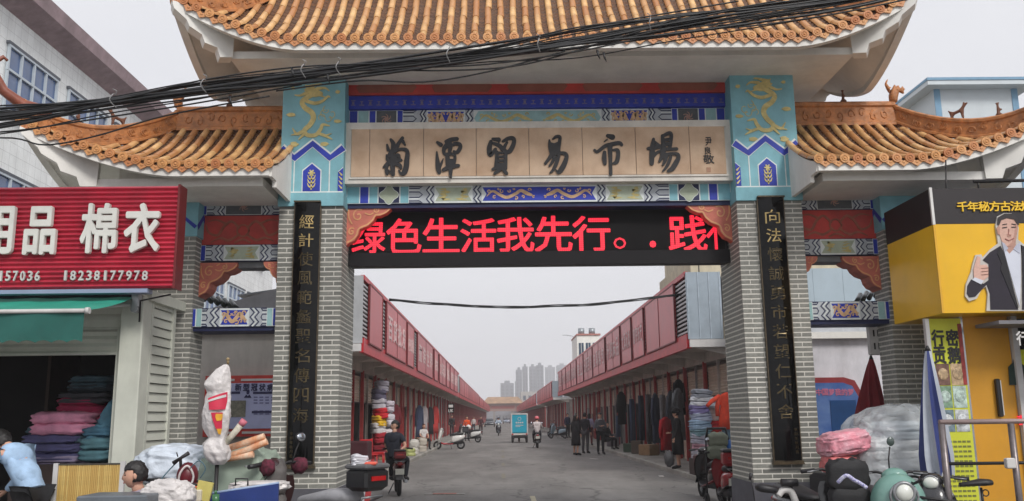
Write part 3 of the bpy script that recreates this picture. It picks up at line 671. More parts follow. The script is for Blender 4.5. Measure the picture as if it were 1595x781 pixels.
# ================================================================ ROOFS
tile_me = None
def half_tube(L, r0, r1, n=7):
    b = B(); vs = []
    for y, r, in ((0, r0), (L, r1)):
        for k in range(n+1):
            a = math.pi*k/n; vs.append((-math.cos(a)*r, y, math.sin(a)*r))
    fs = [(k, k+1, n+2+k, n+1+k) for k in range(n)]
    b.add(vs, fs, True)
    b.add([(-math.cos(math.pi*k/n)*r0, 0, math.sin(math.pi*k/n)*r0) for k in range(n+1)] + [(-math.cos(math.pi*k/n)*r0*.8, 0.0, math.sin(math.pi*k/n)*r0*.8) for k in range(n+1)], [(k+1, k, n+1+k, n+2+k) for k in range(n)])
    return b
def make_roof(x0, x1, yf, yr, yb, ze, zr, rx0, rx1, lift, d0, hipL, hipR, rp=.165, nobj_rows=True, flare=.12, prof=.5, tr=.046, seglen=.31, wob=.01):
    rf = part('tiled_roof', B().box((x0+x1)/2-.05, yr-.05, ze+.1, (x0+x1)/2+.05, yr+.05, zr-.1), m_pan, gate)
    def Lf(x, y=None):
        d = 1e9
        if hipL: d = min(d, x-x0)
        if hipR: d = min(d, x1-x)
        q = max(0, 1-max(d,0)/d0); return lift*q**1.6
    def Ls(y):      # lift along the side eave, highest at its corners
        d = min(y-yf, yb-y); q = max(0, 1-max(d,0)/d0); return lift*q**1.6
    P = lambda t: prof*t+(1-prof)*t*t
    def tparam(x, y):
        t = (y-yf)/(yr-yf) if y <= yr else (yb-y)/(yb-yr)
        s = 1e9
        if hipL and x < rx0: s = (x-x0)/(rx0-x0)
        if hipR and x > rx1: s = min(s, (x1-x)/(x1-rx1))
        return t, s
    def zs(x, y):
        t, s = tparam(x, y)
        t = max(0, min(1, t)); s2 = max(0, min(1, s))
        tt = min(t, s2)
        # corner closeness lift
        dx = min((x-x0) if hipL else 1e9, (x1-x) if hipR else 1e9); dy = min(y-yf, yb-y)
        qx = max(0, 1-max(dx,0)/d0); qy = max(0, 1-max(dy,0)/d0)
        return ze+(zr-ze)*P(tt) + lift*(qx*qy)**1.6*1.0 if True else 0
    # pan tiles (front): stepped strips between the rows
    pan = B()
    xs = []
    nrow = int(round((x1-x0)/rp)); step = (x1-x0)/nrow
    for i in range(nrow+1): xs.append(x0+i*step)
    def ytop(x):
        if hipL and x < rx0: return yf+(x-x0)/(rx0-x0)*(yr-yf)
        if hipR and x > rx1: return yf+(x1-x)/(x1-rx1)*(yr-yf)
        return yr
    for i in range(nrow):
        xa, xb = xs[i], xs[i+1]; xm = (xa+xb)/2; yt = ytop(xm); y = yf
        while y < yt-.02:
            y2 = min(y+.075, yt)
            za, zb = zs(xm, y), zs(xm, y2)
            lo, hi = zs(xa, y)-.0, zs(xb, y)
            sag = .03; hgt = .02
            pan.add([(xa, y, zs(xa,y)+hgt), (xm, y, zs(xm,y)-sag+hgt), (xb, y, zs(xb,y)+hgt), (xa, y2, zs(xa,y2)), (xm, y2, zs(xm,y2)-sag), (xb, y2, zs(xb,y2)),
                     (xa, y, zs(xa,y)), (xm, y, zs(xm,y)-sag), (xb, y, zs(xb,y))], [(0,1,4,3), (1,2,5,4), (6,7,1,0), (7,8,2,1)])
            y = y2
    part('pan_tiles', pan, m_pan, rf, kind='stuff')
    # back and side slopes, soffit shell
    sh = B(); NX, NY = 46, 18
    def pt(i, j, dz):
        x = x0+(x1-x0)*i/NX; y = yf+(yb-yf)*j/NY; return (x, y, zs(x, y)+dz)
    sh.grid(lambda u, v: (x0+(x1-x0)*u, yf+.04+(yb-yf-.04)*v, zs(x0+(x1-x0)*u, yf+.04+(yb-yf-.04)*v)-.035), NX, NY)
    part('roof_deck', sh, m_pan, rf)
    so = B(); so.grid(lambda u, v: (x0+(x1-x0)*(1-u), yf+.02+(yb-yf-.04)*v, zs(x0+(x1-x0)*(1-u), yf+.02+(yb-yf-.04)*v)-.13 if 0 <= v <= 1 else 0), NX, NY)
    part('soffit', so, m_cream, rf)
    # eave board
    eb = B(); n = 60
    def strip(pts):
        vs = []; fs = []
        for (x, y, z), (nx, ny) in pts: vs += [(x, y, z-.035), (x, y, z-.135), (x+nx*.10, y+ny*.10, z-.135), (x+nx*.10, y+ny*.10, z-.035)]
        for i in range(len(pts)-1):
            a = i*4; b_ = a+4
            for q in range(4): fs.append((a+q, a+(q+1)%4, b_+(q+1)%4, b_+q))
        fs.append((0,1,2,3)); fs.append(tuple(len(vs)-4+q for q in (3,2,1,0)))
        eb.add(vs, fs)
    strip([((x0+(x1-x0)*k/n, yf-.005, zs(x0+(x1-x0)*k/n, yf)), (0, 1)) for k in range(n+1)])
    strip([((x0+(x1-x0)*k/n, yb+.005, zs(x0+(x1-x0)*k/n, yb)), (0, -1)) for k in range(n+1)])
    if hipL: strip([((x0-.005, yf+(yb-yf)*k/30, zs(x0, yf+(yb-yf)*k/30)), (1, 0)) for k in range(31)])
    if hipR: strip([((x1+.005, yf+(yb-yf)*k/30, zs(x1, yf+(yb-yf)*k/30)), (-1, 0)) for k in range(31)])
    part('eave_board', eb, m_cream, rf)
    # cover tiles in rows
    tm = mesh_of(half_tube(seglen*1.05, tr, tr*.92), 'cover_tile'); setmat(tm, m_tile)
    dm = B(); dm.cyl((0,-.012,0), (0,.015,0), tr*1.3, n=14); dm.torus((0,-.013,0), tr*.72, .006, n=14, k=5); dm.ell((0,-.013,0), (tr*.35,.008,tr*.35), 8, 5)
    dme = mesh_of(dm, 'eave_disc'); setmat(dme, m_tile2)
    dr = B(); dr.prism([(-step*.5*.92, .01), (-step*.40, -.045), (-step*.2, -.07), (0, -.095), (step*.2, -.07), (step*.40, -.045), (step*.5*.92, .01), (0, -.022)], -.006, .014); dr.ell((0,-.008,-.04), (.018,.005,.016), 8, 5)
    drm = mesh_of(dr, 'drip_tile'); setmat(drm, m_tile2)
    base = OFF[gate.name]
    rest = B()
    def put(me, name, loc, rot):
        o = bpy.data.objects.new(name, me); COL.objects.link(o); o.parent = rf; o.location = Vector(loc)-base; o.rotation_euler = rot; return o
    for i, x in enumerate(xs):
        yt = ytop(x); y = yf-.02; first = True
        inframe = True
        while y < yt-.03:
            L = min(seglen, yt-y)
            y2 = y+seglen*.97*math.cos(math.atan2(zs(x,min(y+.2,yr))-zs(x,y), .2))
            z0_, z1_ = zs(x, y), zs(x, min(y2, yr)); pitch = math.atan2(z1_-z0_, y2-y)
            if nobj_rows(x, y, z0_):
                put(tm, 'cover_tile', (x+random.uniform(-wob,wob)*.4, y, z0_+.006), (pitch+random.uniform(-.02,.02), 0, random.uniform(-.03,.03)))
            else:
                mt_ = Matrix.Translation((x, y, z0_+.006)) @ Matrix.Rotation(pitch, 4, 'X')
                bb = half_tube(seglen*1.05, tr, tr*.92, 5); rest.add([mt_@Vector(v) for v in bb.v], bb.f, True)
            y = y2
        sl = math.atan2(zs(x+.05,yf)-zs(x-.05,yf), .1)
        put(dme, 'eave_disc', (x, yf-.03, zs(x, yf)+.012), (random.uniform(-.08,.08), -sl*.5, 0))
        if i < nrow:
            xm = x+step/2; sl = math.atan2(zs(xm+.05,yf)-zs(xm-.05,yf), .1)
            put(drm, 'drip_tile', (xm, yf-.02, zs(xm, yf)-.005), (-.12, -sl, random.uniform(-.05,.05)))
    # side eaves: discs and drips too
    side = B()
    for hp, xx, sg in ((hipL, x0, -1), (hipR, x1, 1)):
        if not hp: continue
        ny = int((yb-yf)/step)
        for k in range(ny):
            y = yf+(k+.5)*step; z = zs(xx, y)
            mt_ = Matrix.Translation((xx+sg*.02, y, z)) @ Matrix.Rotation(sg*math.pi/2, 4, 'Z')
            side.add([mt_@Vector(v) for v in dm.v], dm.f, False)
            mt_ = Matrix.Translation((xx+sg*.012, y+step/2, z)) @ Matrix.Rotation(sg*math.pi/2, 4, 'Z')
            side.add([mt_@Vector(v) for v in dr.v], dr.f, False)
            # rows on the end slope
            s_top = max(.02, (min(y-yf, yb-y))/(yr-yf)); rxx = (rx0 if sg < 0 else rx1); xe = xx+(rxx-xx)*min(1, s_top)
            side.tube([(xx+(xe-xx)*q/4, y, zs(xx+(xe-xx)*q/4, y)+.01) for q in range(5)], tr*.9, 6)
    if side.v: part('side_eave_tiles', side, m_tile2, rf, kind='stuff')
    for i, x in enumerate(xs):          # back slope rows
        yt = ytop(x); yt = yb-(yt-yf)/(yr-yf)*(yb-yr); rest.tube([(x, yb+(yt-yb)*q/4, zs(x, yb+(yt-yb)*q/4)+.01) for q in range(5)], tr*.9, 6)
    part('far_cover_tiles', rest, m_tile, rf, kind='stuff')
    # ridge and hip boards
    def board(pts, h, th, name='ridge_board'):
        b = B(); vs = []; fs = []; P_ = [Vector(p) for p in pts]; n = len(P_)
        prof_ = [(-th,0),(-th,h*.12),(-th*.72,h*.16),(-th*.72,h*.74),(-th*1.05,h*.80),(-th*1.05,h*.92),(-th*.5,h),(th*.5,h),(th*1.05,h*.92),(th*1.05,h*.80),(th*.72,h*.74),(th*.72,h*.16),(th,h*.12),(th,0)]
        m_ = len(prof_)
        for i, p in enumerate(P_):
            t = (P_[min(i+1,n-1)]-P_[max(i-1,0)]); t.z = 0; t.normalize(); nn = Vector((-t.y, t.x, 0))
            for a, c in prof_: vs.append(p+nn*a+Vector((0,0,c)))
        for i in range(n-1):
            for k in range(m_): fs.append((i*m_+k, i*m_+(k+1)%m_, (i+1)*m_+(k+1)%m_, (i+1)*m_+k))
        fs += [tuple(range(m_)), tuple((n-1)*m_+m_-1-k for k in range(m_))]
        b.add(vs, fs); o = part(name, b, m_ridge, rf)
        # raised scrolls along the board
        g = B(); acc = 0
        for i in range(n-1):
            a, c = P_[i], P_[i+1]; t = c-a; L = t.length; tt = Vector((t.x,t.y,0)).normalized(); nn = Vector((-tt.y, tt.x, 0))
            k = 0
            while k*.16 < L:
                q = a+t*(k*.16/L)
                for sg in (-1,1):
                    c0 = q+nn*sg*th*.72+Vector((0,0,h*.45+.03*math.sin(i*2+k*2.1)))
                    g.tube([c0+tt*(.055*math.cos(s*.95+k+i)*(1-s*.11))+Vector((0,0,h*.22*math.sin(s*.95+k+i)*(1-s*.11))) for s in range(7)], .011, 4, smooth=True)
                k += 1
        part('ridge_relief', g, m_ridge, o, 'stuff')
        return o
    return rf, zs, board, Lf

def animal(name_parent, pts, edges, radii, loc, rotz=0, sc=1, mt=None, name='ridge_figure'):
    me = bpy.data.meshes.new('sk'); me.from_pydata([Vector(p) for p in pts], edges, [])
    o = bpy.data.objects.new('sk', me); COL.objects.link(o)
    md = o.modifiers.new('s', 'SKIN'); 
    for i, r in enumerate(radii): me.skin_vertices[0].data[i].radius = (r, r)
    me.skin_vertices[0].data[0].use_root = True
    sb = o.modifiers.new('b', 'SUBSURF'); sb.levels = 1
    dg = bpy.context.evaluated_depsgraph_get(); dg.update()
    m2 = bpy.data.meshes.new_from_object(o.evaluated_get(dg)); bpy.data.objects.remove(o)
    m2.polygons.foreach_set('use_smooth', [True]*len(m2.polygons)); m2.materials.clear(); setmat(m2, mt or m_ridge)
    q = bpy.data.objects.new(name, m2); COL.objects.link(q); q.parent = name_parent
    q.location = Vector(loc)-(OFF.get(name_parent.name) or Vector((0,0,0))); q.rotation_euler = (0,0,rotz); q.scale = (sc,)*3
    return q
def beast(parent, loc, rotz=0, sc=.2, kind=0):
    if kind == 0:   # standing beast looking up
        pts = [(0,0,.5),(-.35,0,.45),(.3,0,.6),(.5,0,.9),(.72,0,1.0),(.34,.1,.0),(-.36,.1,0),(.34,-.1,0),(-.36,-.1,0),(-.55,0,.75),(.46,0,1.1)]
        ed = [(0,1),(0,2),(2,3),(3,4),(2,5),(1,6),(2,7),(1,8),(1,9),(3,10)]; rr = [.15,.14,.16,.13,.06,.06,.06,.06,.06,.04,.04]
    elif kind == 1: # seated figure with a hat
        pts = [(0,0,.12),(0,0,.5),(0,0,.8),(0,0,.98),(.2,0,.1),(.25,.1,.5),(.3,0,.05),(-.25,0,.05),(.12,0,1.02),(-.14,0,1.02)]
        ed = [(0,1),(1,2),(2,3),(0,4),(1,5),(4,6),(0,7),(3,8),(3,9)]; rr = [.16,.15,.1,.12,.1,.06,.06,.08,.03,.03]
    else:           # dragon-fish ridge end: body curling up with spiky tail
        pts = [(0,0,.0),(0,0,.3),(.1,0,.6),(.25,0,.8),(.5,0,.75),(.6,0,.55),(-.2,0,.8),(-.35,0,1.15),(-.2,0,1.4),(.35,0,1.05),(.6,0,1.0),(.15,0,1.1),(.7,0,.85)]
        ed = [(0,1),(1,2),(2,3),(3,4),(4,5),(2,6),(6,7),(7,8),(3,9),(4,10),(2,11),(4,12)]; rr = [.3,.28,.26,.2,.12,.06,.14,.08,.03,.04,.04,.04,.04]
    return animal(parent, pts, ed, [r*.78 for r in rr] if kind < 2 else [r*.9 for r in rr], loc, rotz, sc, M('beast_clay', (120,74,50), .5, .4, 30, .6) if kind < 2 else None)

# ---- side roofs
def side_roof(sign):
    mx_ = (lambda x: x) if sign < 0 else (lambda x: 2*GX-x)
    inner, corner, rend = mx_(-2.80), mx_(-5.86), mx_(-4.52)
    if sign < 0: a = dict(x0=corner, x1=inner, rx0=rend, rx1=inner+.01, hipL=True, hipR=False)
    else: a = dict(x0=inner, x1=corner, rx0=inner-.01, rx1=rend, hipL=False, hipR=True)
    rf, zs, board, Lf = make_roof(yf=10.38, yr=11.9, yb=13.42, ze=4.66, zr=5.62, lift=.60, d0=1.9, rp=.158,
        nobj_rows=lambda x, y, z: True, **a)
    pin = LP[0] if sign < 0 else RP[1]
    s = -1 if sign < 0 else 1
    board([(pin, 11.9, 5.60), (rend, 11.9, 5.60)], .36, .07)
    hp = []
    for k in range(13):
        t = k/12; x = rend+(corner-rend)*t; y = 11.9+(10.38-11.9)*t
        hp.append((x, y, zs(x, y)-.01+.03*(1-t)))
    board(hp, .28, .055, 'hip_ridge')
    hb = [(x, 2*11.9-y, z) for x, y, z in hp]; board(hb, .28, .055, 'hip_ridge')
    beast(rf, (rend, 11.88, 5.93), 0 if s > 0 else math.pi, .26, 2)
    beast(rf, (rend-s*.72, 11.88, 5.96), 0 if s > 0 else math.pi, .17, 1)
    beast(rf, (hp[5][0], hp[5][1], hp[5][2]+.27), -.8 if s > 0 else math.pi+.8, .20, 0)
    beast(rf, (hp[8][0], hp[8][1], hp[8][2]+.27), -.8 if s > 0 else math.pi+.8, .18, 1)
    # upturned horn at the tip
    c = Vector(hp[-1])+Vector((0,0,.2)); h = B()
    h.tube([c+Vector((-s*.25,.2,-.03)), c, c+Vector((s*.18,-.12,.14)), c+Vector((s*.27,-.18,.34)), c+Vector((s*.27,-.18,.50)), c+Vector((s*.21,-.14,.57)), c+Vector((s*.17,-.12,.53))], [.07,.075,.06,.045,.032,.026,.018], 10)
    part('horn', h, M('dark_clay', (140,76,56), .45, .3, 12, .2), rf)
    # slab under the roof and end boards
    sx0, sx1 = sorted((mx_(-2.94), mx_(-5.02)))
    sl = B().box(sx0, 10.62, 4.46, sx1, 13.2, 4.565); 
    part('soffit_slab', sl, m_cream, rf)
    part('slab_core', B().box(sx0+.0, 11.3, 4.567, sx1-.0, 12.6, 5.0), m_cream, rf)
    # end wall of the roof at the inner side
    ys = [10.40+k*.14 for k in range(8)]; xi = inner
    po = [(y, zs(xi, y)-.02) for y in ys]+[(11.38, 4.44), (10.62, 4.44), (10.62, 4.52), (10.40, 4.52)]
    mt_ = Matrix(((0, 1, 0, xi), (1, 0, 0, 0), (0, 0, 1, 0), (0,0,0,1)))
    part('end_board', B().prism(po, -.02 if s < 0 else -.02, .05, mt_), m_cream, rf)
    # stepped corner bracket along the diagonal
    corner_bracket(rf, Vector((mx_(-4.98), 10.66, 0)), Vector((corner, 10.40, 0)), 4.46, zs, s)
    # black lamp hanging at the slab
    return rf
def corner_bracket(rf, A, C, zlow, zs, s, n=4, th=.16):
    d = (C-A); L = d.length; d.normalize(); nn = Vector((-d.y, d.x, 0))
    up = []; lo = []
    for k in range(17):
        t = k/16; p = A+(C-A)*t; up.append((t*L, zs(p.x, max(p.y,10.39))-.09))
    zt = up[-1][1]-.04
    for k in range(n+1):
        t0 = k/(n+.0); zc = zlow+(zt-zlow)*(t0**1.3)
        if k > 0: lo.append((L*(t0-.03), zc-.14+.02*k)); 
        lo.append((L*min(t0+.02, 1), zc+(.0 if k < n else 0)))
    po = up[::-1]+lo
    b = B(); mt_ = Matrix(((d.x, nn.x, 0, A.x), (d.y, nn.y, 0, A.y), (0, 0, 1, 0), (0,0,0,1)))
    b.prism(po, -th/2, th, mt_)
    part('corner_bracket', b, m_cream, rf)
side_roof(-1); side_roof(1)
# ---- main roof
cnt = [0]
def vis(x, y, z):
    d = Vector((x, y, z))-Vector((0,0,CH)); k = d.dot(_f); py = PH/2-FPX*d.dot(_u)/k
    return py > -14
mrf, mzs, mboard, mLf = make_roof(x0=-4.11, x1=5.35, yf=10.36, yr=11.9, yb=13.5, ze=6.27, zr=8.0, rx0=-2.75, rx1=3.9, lift=.62, d0=1.6, hipL=True, hipR=True, rp=.166, nobj_rows=vis, prof=.62)
mboard([(-2.75, 11.9, 7.98), (3.9, 11.9, 7.98)], .5, .09)
for (xe, xr) in ((-4.11, -2.75), (5.35, 3.9)):
    hp = []
    for k in range(13):
        t = k/12; x = xr+(xe-xr)*t; y = 11.9+(10.36-11.9)*t; hp.append((x, y, mzs(x, y)-.01))
    mboard(hp, .26, .06, 'hip_ridge'); mboard([(x, 23.8-y+(.06 if y < 11 else 0), z) for x, y, z in hp], .26, .06, 'hip_ridge')
    s = -1 if xe < 0 else 1
    beast(mrf, (hp[7][0], hp[7][1], hp[7][2]+.25), -.8 if s > 0 else math.pi+.8, .2, 0)
    beast(mrf, (xr, 11.9, 8.45), 0 if s > 0 else math.pi, .5, 2)
    c = Vector(hp[-1])+Vector((0,0,.2)); h = B()
    h.tube([c+Vector((-s*.25,.2,-.03)), c, c+Vector((s*.18,-.12,.14)), c+Vector((s*.27,-.18,.34)), c+Vector((s*.27,-.18,.50)), c+Vector((s*.21,-.14,.57))], [.07,.075,.06,.045,.032,.02], 10)
    part('horn', h, M('dark_clay', (140,76,56), .45, .3, 12, .2), mrf)
    # slab end to tip
    corner_bracket(mrf, Vector((-3.42 if s < 0 else 4.60, 10.72, 0)), Vector((xe, 10.38, 0)), 6.16, mzs, s, th=.2)
    corner_bracket(mrf, Vector((-3.42 if s < 0 else 4.60, 12.95, 0)), Vector((xe, 13.45, 0)), 6.16, lambda x, y: mzs(x, min(max(y, 10.4), 13.45)), s, th=.2)
part('soffit_slab', B().box(-3.44, 10.68, 6.165, 4.62, 13.0, 6.262), m_cream, mrf)
part('slab_core', B().box(-2.9, 11.3, 6.264, 4.0, 12.6, 7.0), m_cream, mrf)
# ================================================================ GROUND
def ground_mat(name, a, b, rough=.85, big=.35):
    mt = M(name, a, rough, .1, 60, .35, rgb2=b, bscale=220)
    n = mt.node_tree; p = n.nodes['Principled BSDF']; src = p.inputs['Base Color'].links[0].from_socket
    tc = n.nodes.new('ShaderNodeTexCoord'); nz = n.nodes.new('ShaderNodeTexNoise'); nz.inputs['Scale'].default_value = big; nz.inputs['Detail'].default_value = 8; nz.inputs['Roughness'].default_value = .65
    mp = n.nodes.new('ShaderNodeMapping'); mp.inputs['Scale'].default_value = (1.8, .5, 1)
    n.links.new(tc.outputs['Object'], mp.inputs[0]); n.links.new(mp.outputs[0], nz.inputs['Vector'])
    cr = n.nodes.new('ShaderNodeValToRGB'); cr.color_ramp.elements[0].position = .4; cr.color_ramp.elements[1].position = .68
    cr.color_ramp.elements[0].color = (.68,.68,.68,1); cr.color_ramp.elements[1].color = (1.1,1.1,1.1,1)
    n.links.new(nz.outputs['Fac'], cr.inputs[0])
    mx = n.nodes.new('ShaderNodeMix'); mx.data_type = 'RGBA'; mx.blend_type = 'MULTIPLY'; mx.inputs[0].default_value = 1
    n.links.new(src, mx.inputs[6]); n.links.new(cr.outputs[0], mx.inputs[7])
    # hairline cracks and small dark stains
    nd = n.nodes.new('ShaderNodeTexNoise'); nd.inputs['Scale'].default_value = 1.3; nd.inputs['Detail'].default_value = 4; n.links.new(tc.outputs['Object'], nd.inputs['Vector'])
    va = n.nodes.new('ShaderNodeVectorMath'); va.operation = 'MULTIPLY_ADD'; va.inputs[1].default_value = (1.2,1.2,0); n.links.new(nd.outputs['Color'], va.inputs[0]); n.links.new(tc.outputs['Object'], va.inputs[2])
    vo = n.nodes.new('ShaderNodeTexVoronoi'); vo.feature = 'DISTANCE_TO_EDGE'; vo.inputs['Scale'].default_value = .38; n.links.new(va.outputs[0], vo.inputs['Vector'])
    c2 = n.nodes.new('ShaderNodeValToRGB'); c2.color_ramp.elements[0].position = .004; c2.color_ramp.elements[1].position = .014; c2.color_ramp.elements[0].color = (.55,.55,.55,1)
    n.links.new(vo.outputs['Distance'], c2.inputs[0])
    n3 = n.nodes.new('ShaderNodeTexNoise'); n3.inputs['Scale'].default_value = 1.9; n3.inputs['Detail'].default_value = 3; n.links.new(tc.outputs['Object'], n3.inputs['Vector'])
    c3 = n.nodes.new('ShaderNodeValToRGB'); c3.color_ramp.elements[0].position = .30; c3.color_ramp.elements[1].position = .38; c3.color_ramp.elements[0].color = (.8,.79,.78,1); n.links.new(n3.outputs['Fac'], c3.inputs[0])
    m2 = n.nodes.new('ShaderNodeMix'); m2.data_type = 'RGBA'; m2.blend_type = 'MULTIPLY'; m2.inputs[0].default_value = 1; n.links.new(mx.outputs[2], m2.inputs[6]); n.links.new(c2.outputs[0], m2.inputs[7])
    m3 = n.nodes.new('ShaderNodeMix'); m3.data_type = 'RGBA'; m3.blend_type = 'MULTIPLY'; m3.inputs[0].default_value = 1; n.links.new(m2.outputs[2], m3.inputs[6]); n.links.new(c3.outputs[0], m3.inputs[7])
    n.links.new(m3.outputs[2], p.inputs['Base Color'])
    return mt
m_asph = ground_mat('asphalt', (138,134,130), (120,117,113))
m_conc = ground_mat('pavement_concrete', (168,162,154), (140,136,130), .8, .9)
m_ground = ground_mat('ground_concrete', (130,127,122), (108,106,103), .85, .5)
struct('ground', B().add([(-1200,-55,-.004),(1200,-55,-.004),(1200,1250,-.004),(-1200,1250,-.004)], [(0,1,2,3)]), m_ground)
KL, KR = -3.45, 4.86
struct('road', B().grid(lambda u, v: (KL+(KR-KL)*u, -20+330*v, .004), 2, 60, False), m_asph)
wl = struct('pavement', B().box(-4.65, 22.5, -.1, KL, 310, .12), m_conc); wr = struct('pavement', B().box(KR, 21.0, -.1, 6.2, 310, .12), m_conc)
kb = B()
def kerbs(parent, xa, xb, y0):
    me = mesh_of(B().cbox((0,0,0), (.13, .98, .16), bev=.015), 'kerb_stone'); setmat(me, Mrand('kerb_stone', (176,172,164), (140,137,130), .8, 12, .2, dirt=.2))
    for k in range(46):
        o = bpy.data.objects.new('kerb_stone', me); COL.objects.link(o); o.parent = parent; o.location = ((xa+xb)/2, y0+.5+k, .052+random.uniform(-.004,.004)); o.rotation_euler = (0,0,random.uniform(-.006,.006))
    b = B(); b.box(xa, y0+46, -.03, xb, 310, .13); part('far_kerb', b, M('far_kerb', (158,154,147), .8), parent, kind='stuff')
kerbs(wl, KL-.005, KL+.125, 22.5); kerbs(wr, KR-.125, KR+.005, 21.0)
# road markings, gutter grit, litter
mk = B(); p = atz(833, 770)
struct('road_marking', B().box(.56, 16.2, .006, .66, 18.6, .0085), M('worn_pale_line', (176,168,142), .8, .3, 12))
struct('road_marking', B().box(-.02, 24, .006, .09, 26, .0085).box(-.02, 30, .006, .09, 32, .0085).box(-.02,36,.006,.09,38,.0085).box(-.02,42,.006,.09,44,.0085), M('worn_yellow_line', (128,122,100), .8, .3, 12, rgb2=(104,101,96)))
p0 = atz(666, 772); bb = B(); bb.box(-.55,-.22,0,.55,.22,.03)
hump = wthing('road_plate', 'worn grey and red rectangular plate set in the road surface in the foreground', 'road plate', (p0.x+.35, p0.y+.15, .004))
cx, cy = p0.x+.35, p0.y+.15
part('plate', B().cbox((cx, cy, .012), (.86, .26, .016), bev=.006), M('worn_light_rubber', (140,137,132), .8, .3, 14), hump)
part('red_strip', B().cbox((cx, cy, .0215), (.5, .25, .006)), M('worn_red_rubber', (150,98,86), .8, .4, 14), hump)
rng = random.Random(3)
for k, (px, py) in enumerate([(676,700),(716,701),(640,712),(1030,742),(925,715)]):
    q = atz(px, py, .01); solo('litter', B().cbox((q.x, q.y, .012), (.22+.06*k, .12, .006), Matrix.Rotation(.5*k, 3, 'Z')), M('paper_litter', (214,210,204), .8), ['flattened white scrap lying on the road by the left kerb','tiny white scrap on the road behind the white scooter','pale scrap near the left kerb behind the parked rider','pale scrap on the road in front of the right kerb','small light scrap on the road near the standing men'][k], 'litter')

# ================================================================ MARKET ROWS
m_post = M('red_post_paint', (158,44,44), .5, .25, 6, .05, dirt=.25)
m_fascia = M('red_fascia', (198,38,48), .4, .18, 3, .03, dirt=.15)
m_panel = Mrand('red_sign_panel', (206,48,58), (178,26,38), .32, 2, .02, spec=.45)
m_frame = M('dark_red_frame', (110,26,30), .5, .2, 5)
m_soff = M('canopy_soffit', (196,188,180), .85, .12, 2, .1, dirt=.3)
m_shut = M('beige_shutter', (196,178,160), .5, .15, 4, .05, dirt=.2)
m_shutd = M('grey_shutter', (150,148,146), .5, .15, 4, .05, dirt=.2)
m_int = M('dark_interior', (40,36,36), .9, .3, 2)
m_louv = M('louvre_metal', (190,188,190), .5, .1, 6)
m_iron = M('black_iron', (30,28,30), .5, .1, 6)
m_wht = M('white_sheet', (200,198,196), .6, .12, 3, .05, dirt=.15)
def corr(b, x0, x1, y, z0, z1, pitch=.07, dep=.012, axis='z', mtx=None):
    """corrugated sheet facing -Y; ridges horizontal if axis z"""
    n = max(2, int((z1-z0 if axis == 'z' else x1-x0)/pitch))
    vs = []
    for i in range(n*4+1):
        t = i/(n*4); d = dep*math.sin(i*math.pi/2)
        if axis == 'z': z = z0+(z1-z0)*t; vs += [(x0, y+d, z), (x1, y+d, z)]
        else: x = x0+(x1-x0)*t; vs += [(x, y+d, z1), (x, y+d, z0)]
    if mtx: vs = [mtx@Vector(v) for v in vs]
    return b.add(vs, [(2*i, 2*i+1, 2*i+3, 2*i+2) for i in range(n*4)])
def signword(seed):
    w = ['服装鞋帽','百货批发','内衣家纺','童装世界','窗帘布艺','文具玩具','针织床品','皮具箱包','日用百货','鞋业']
    return w[seed % len(w)]
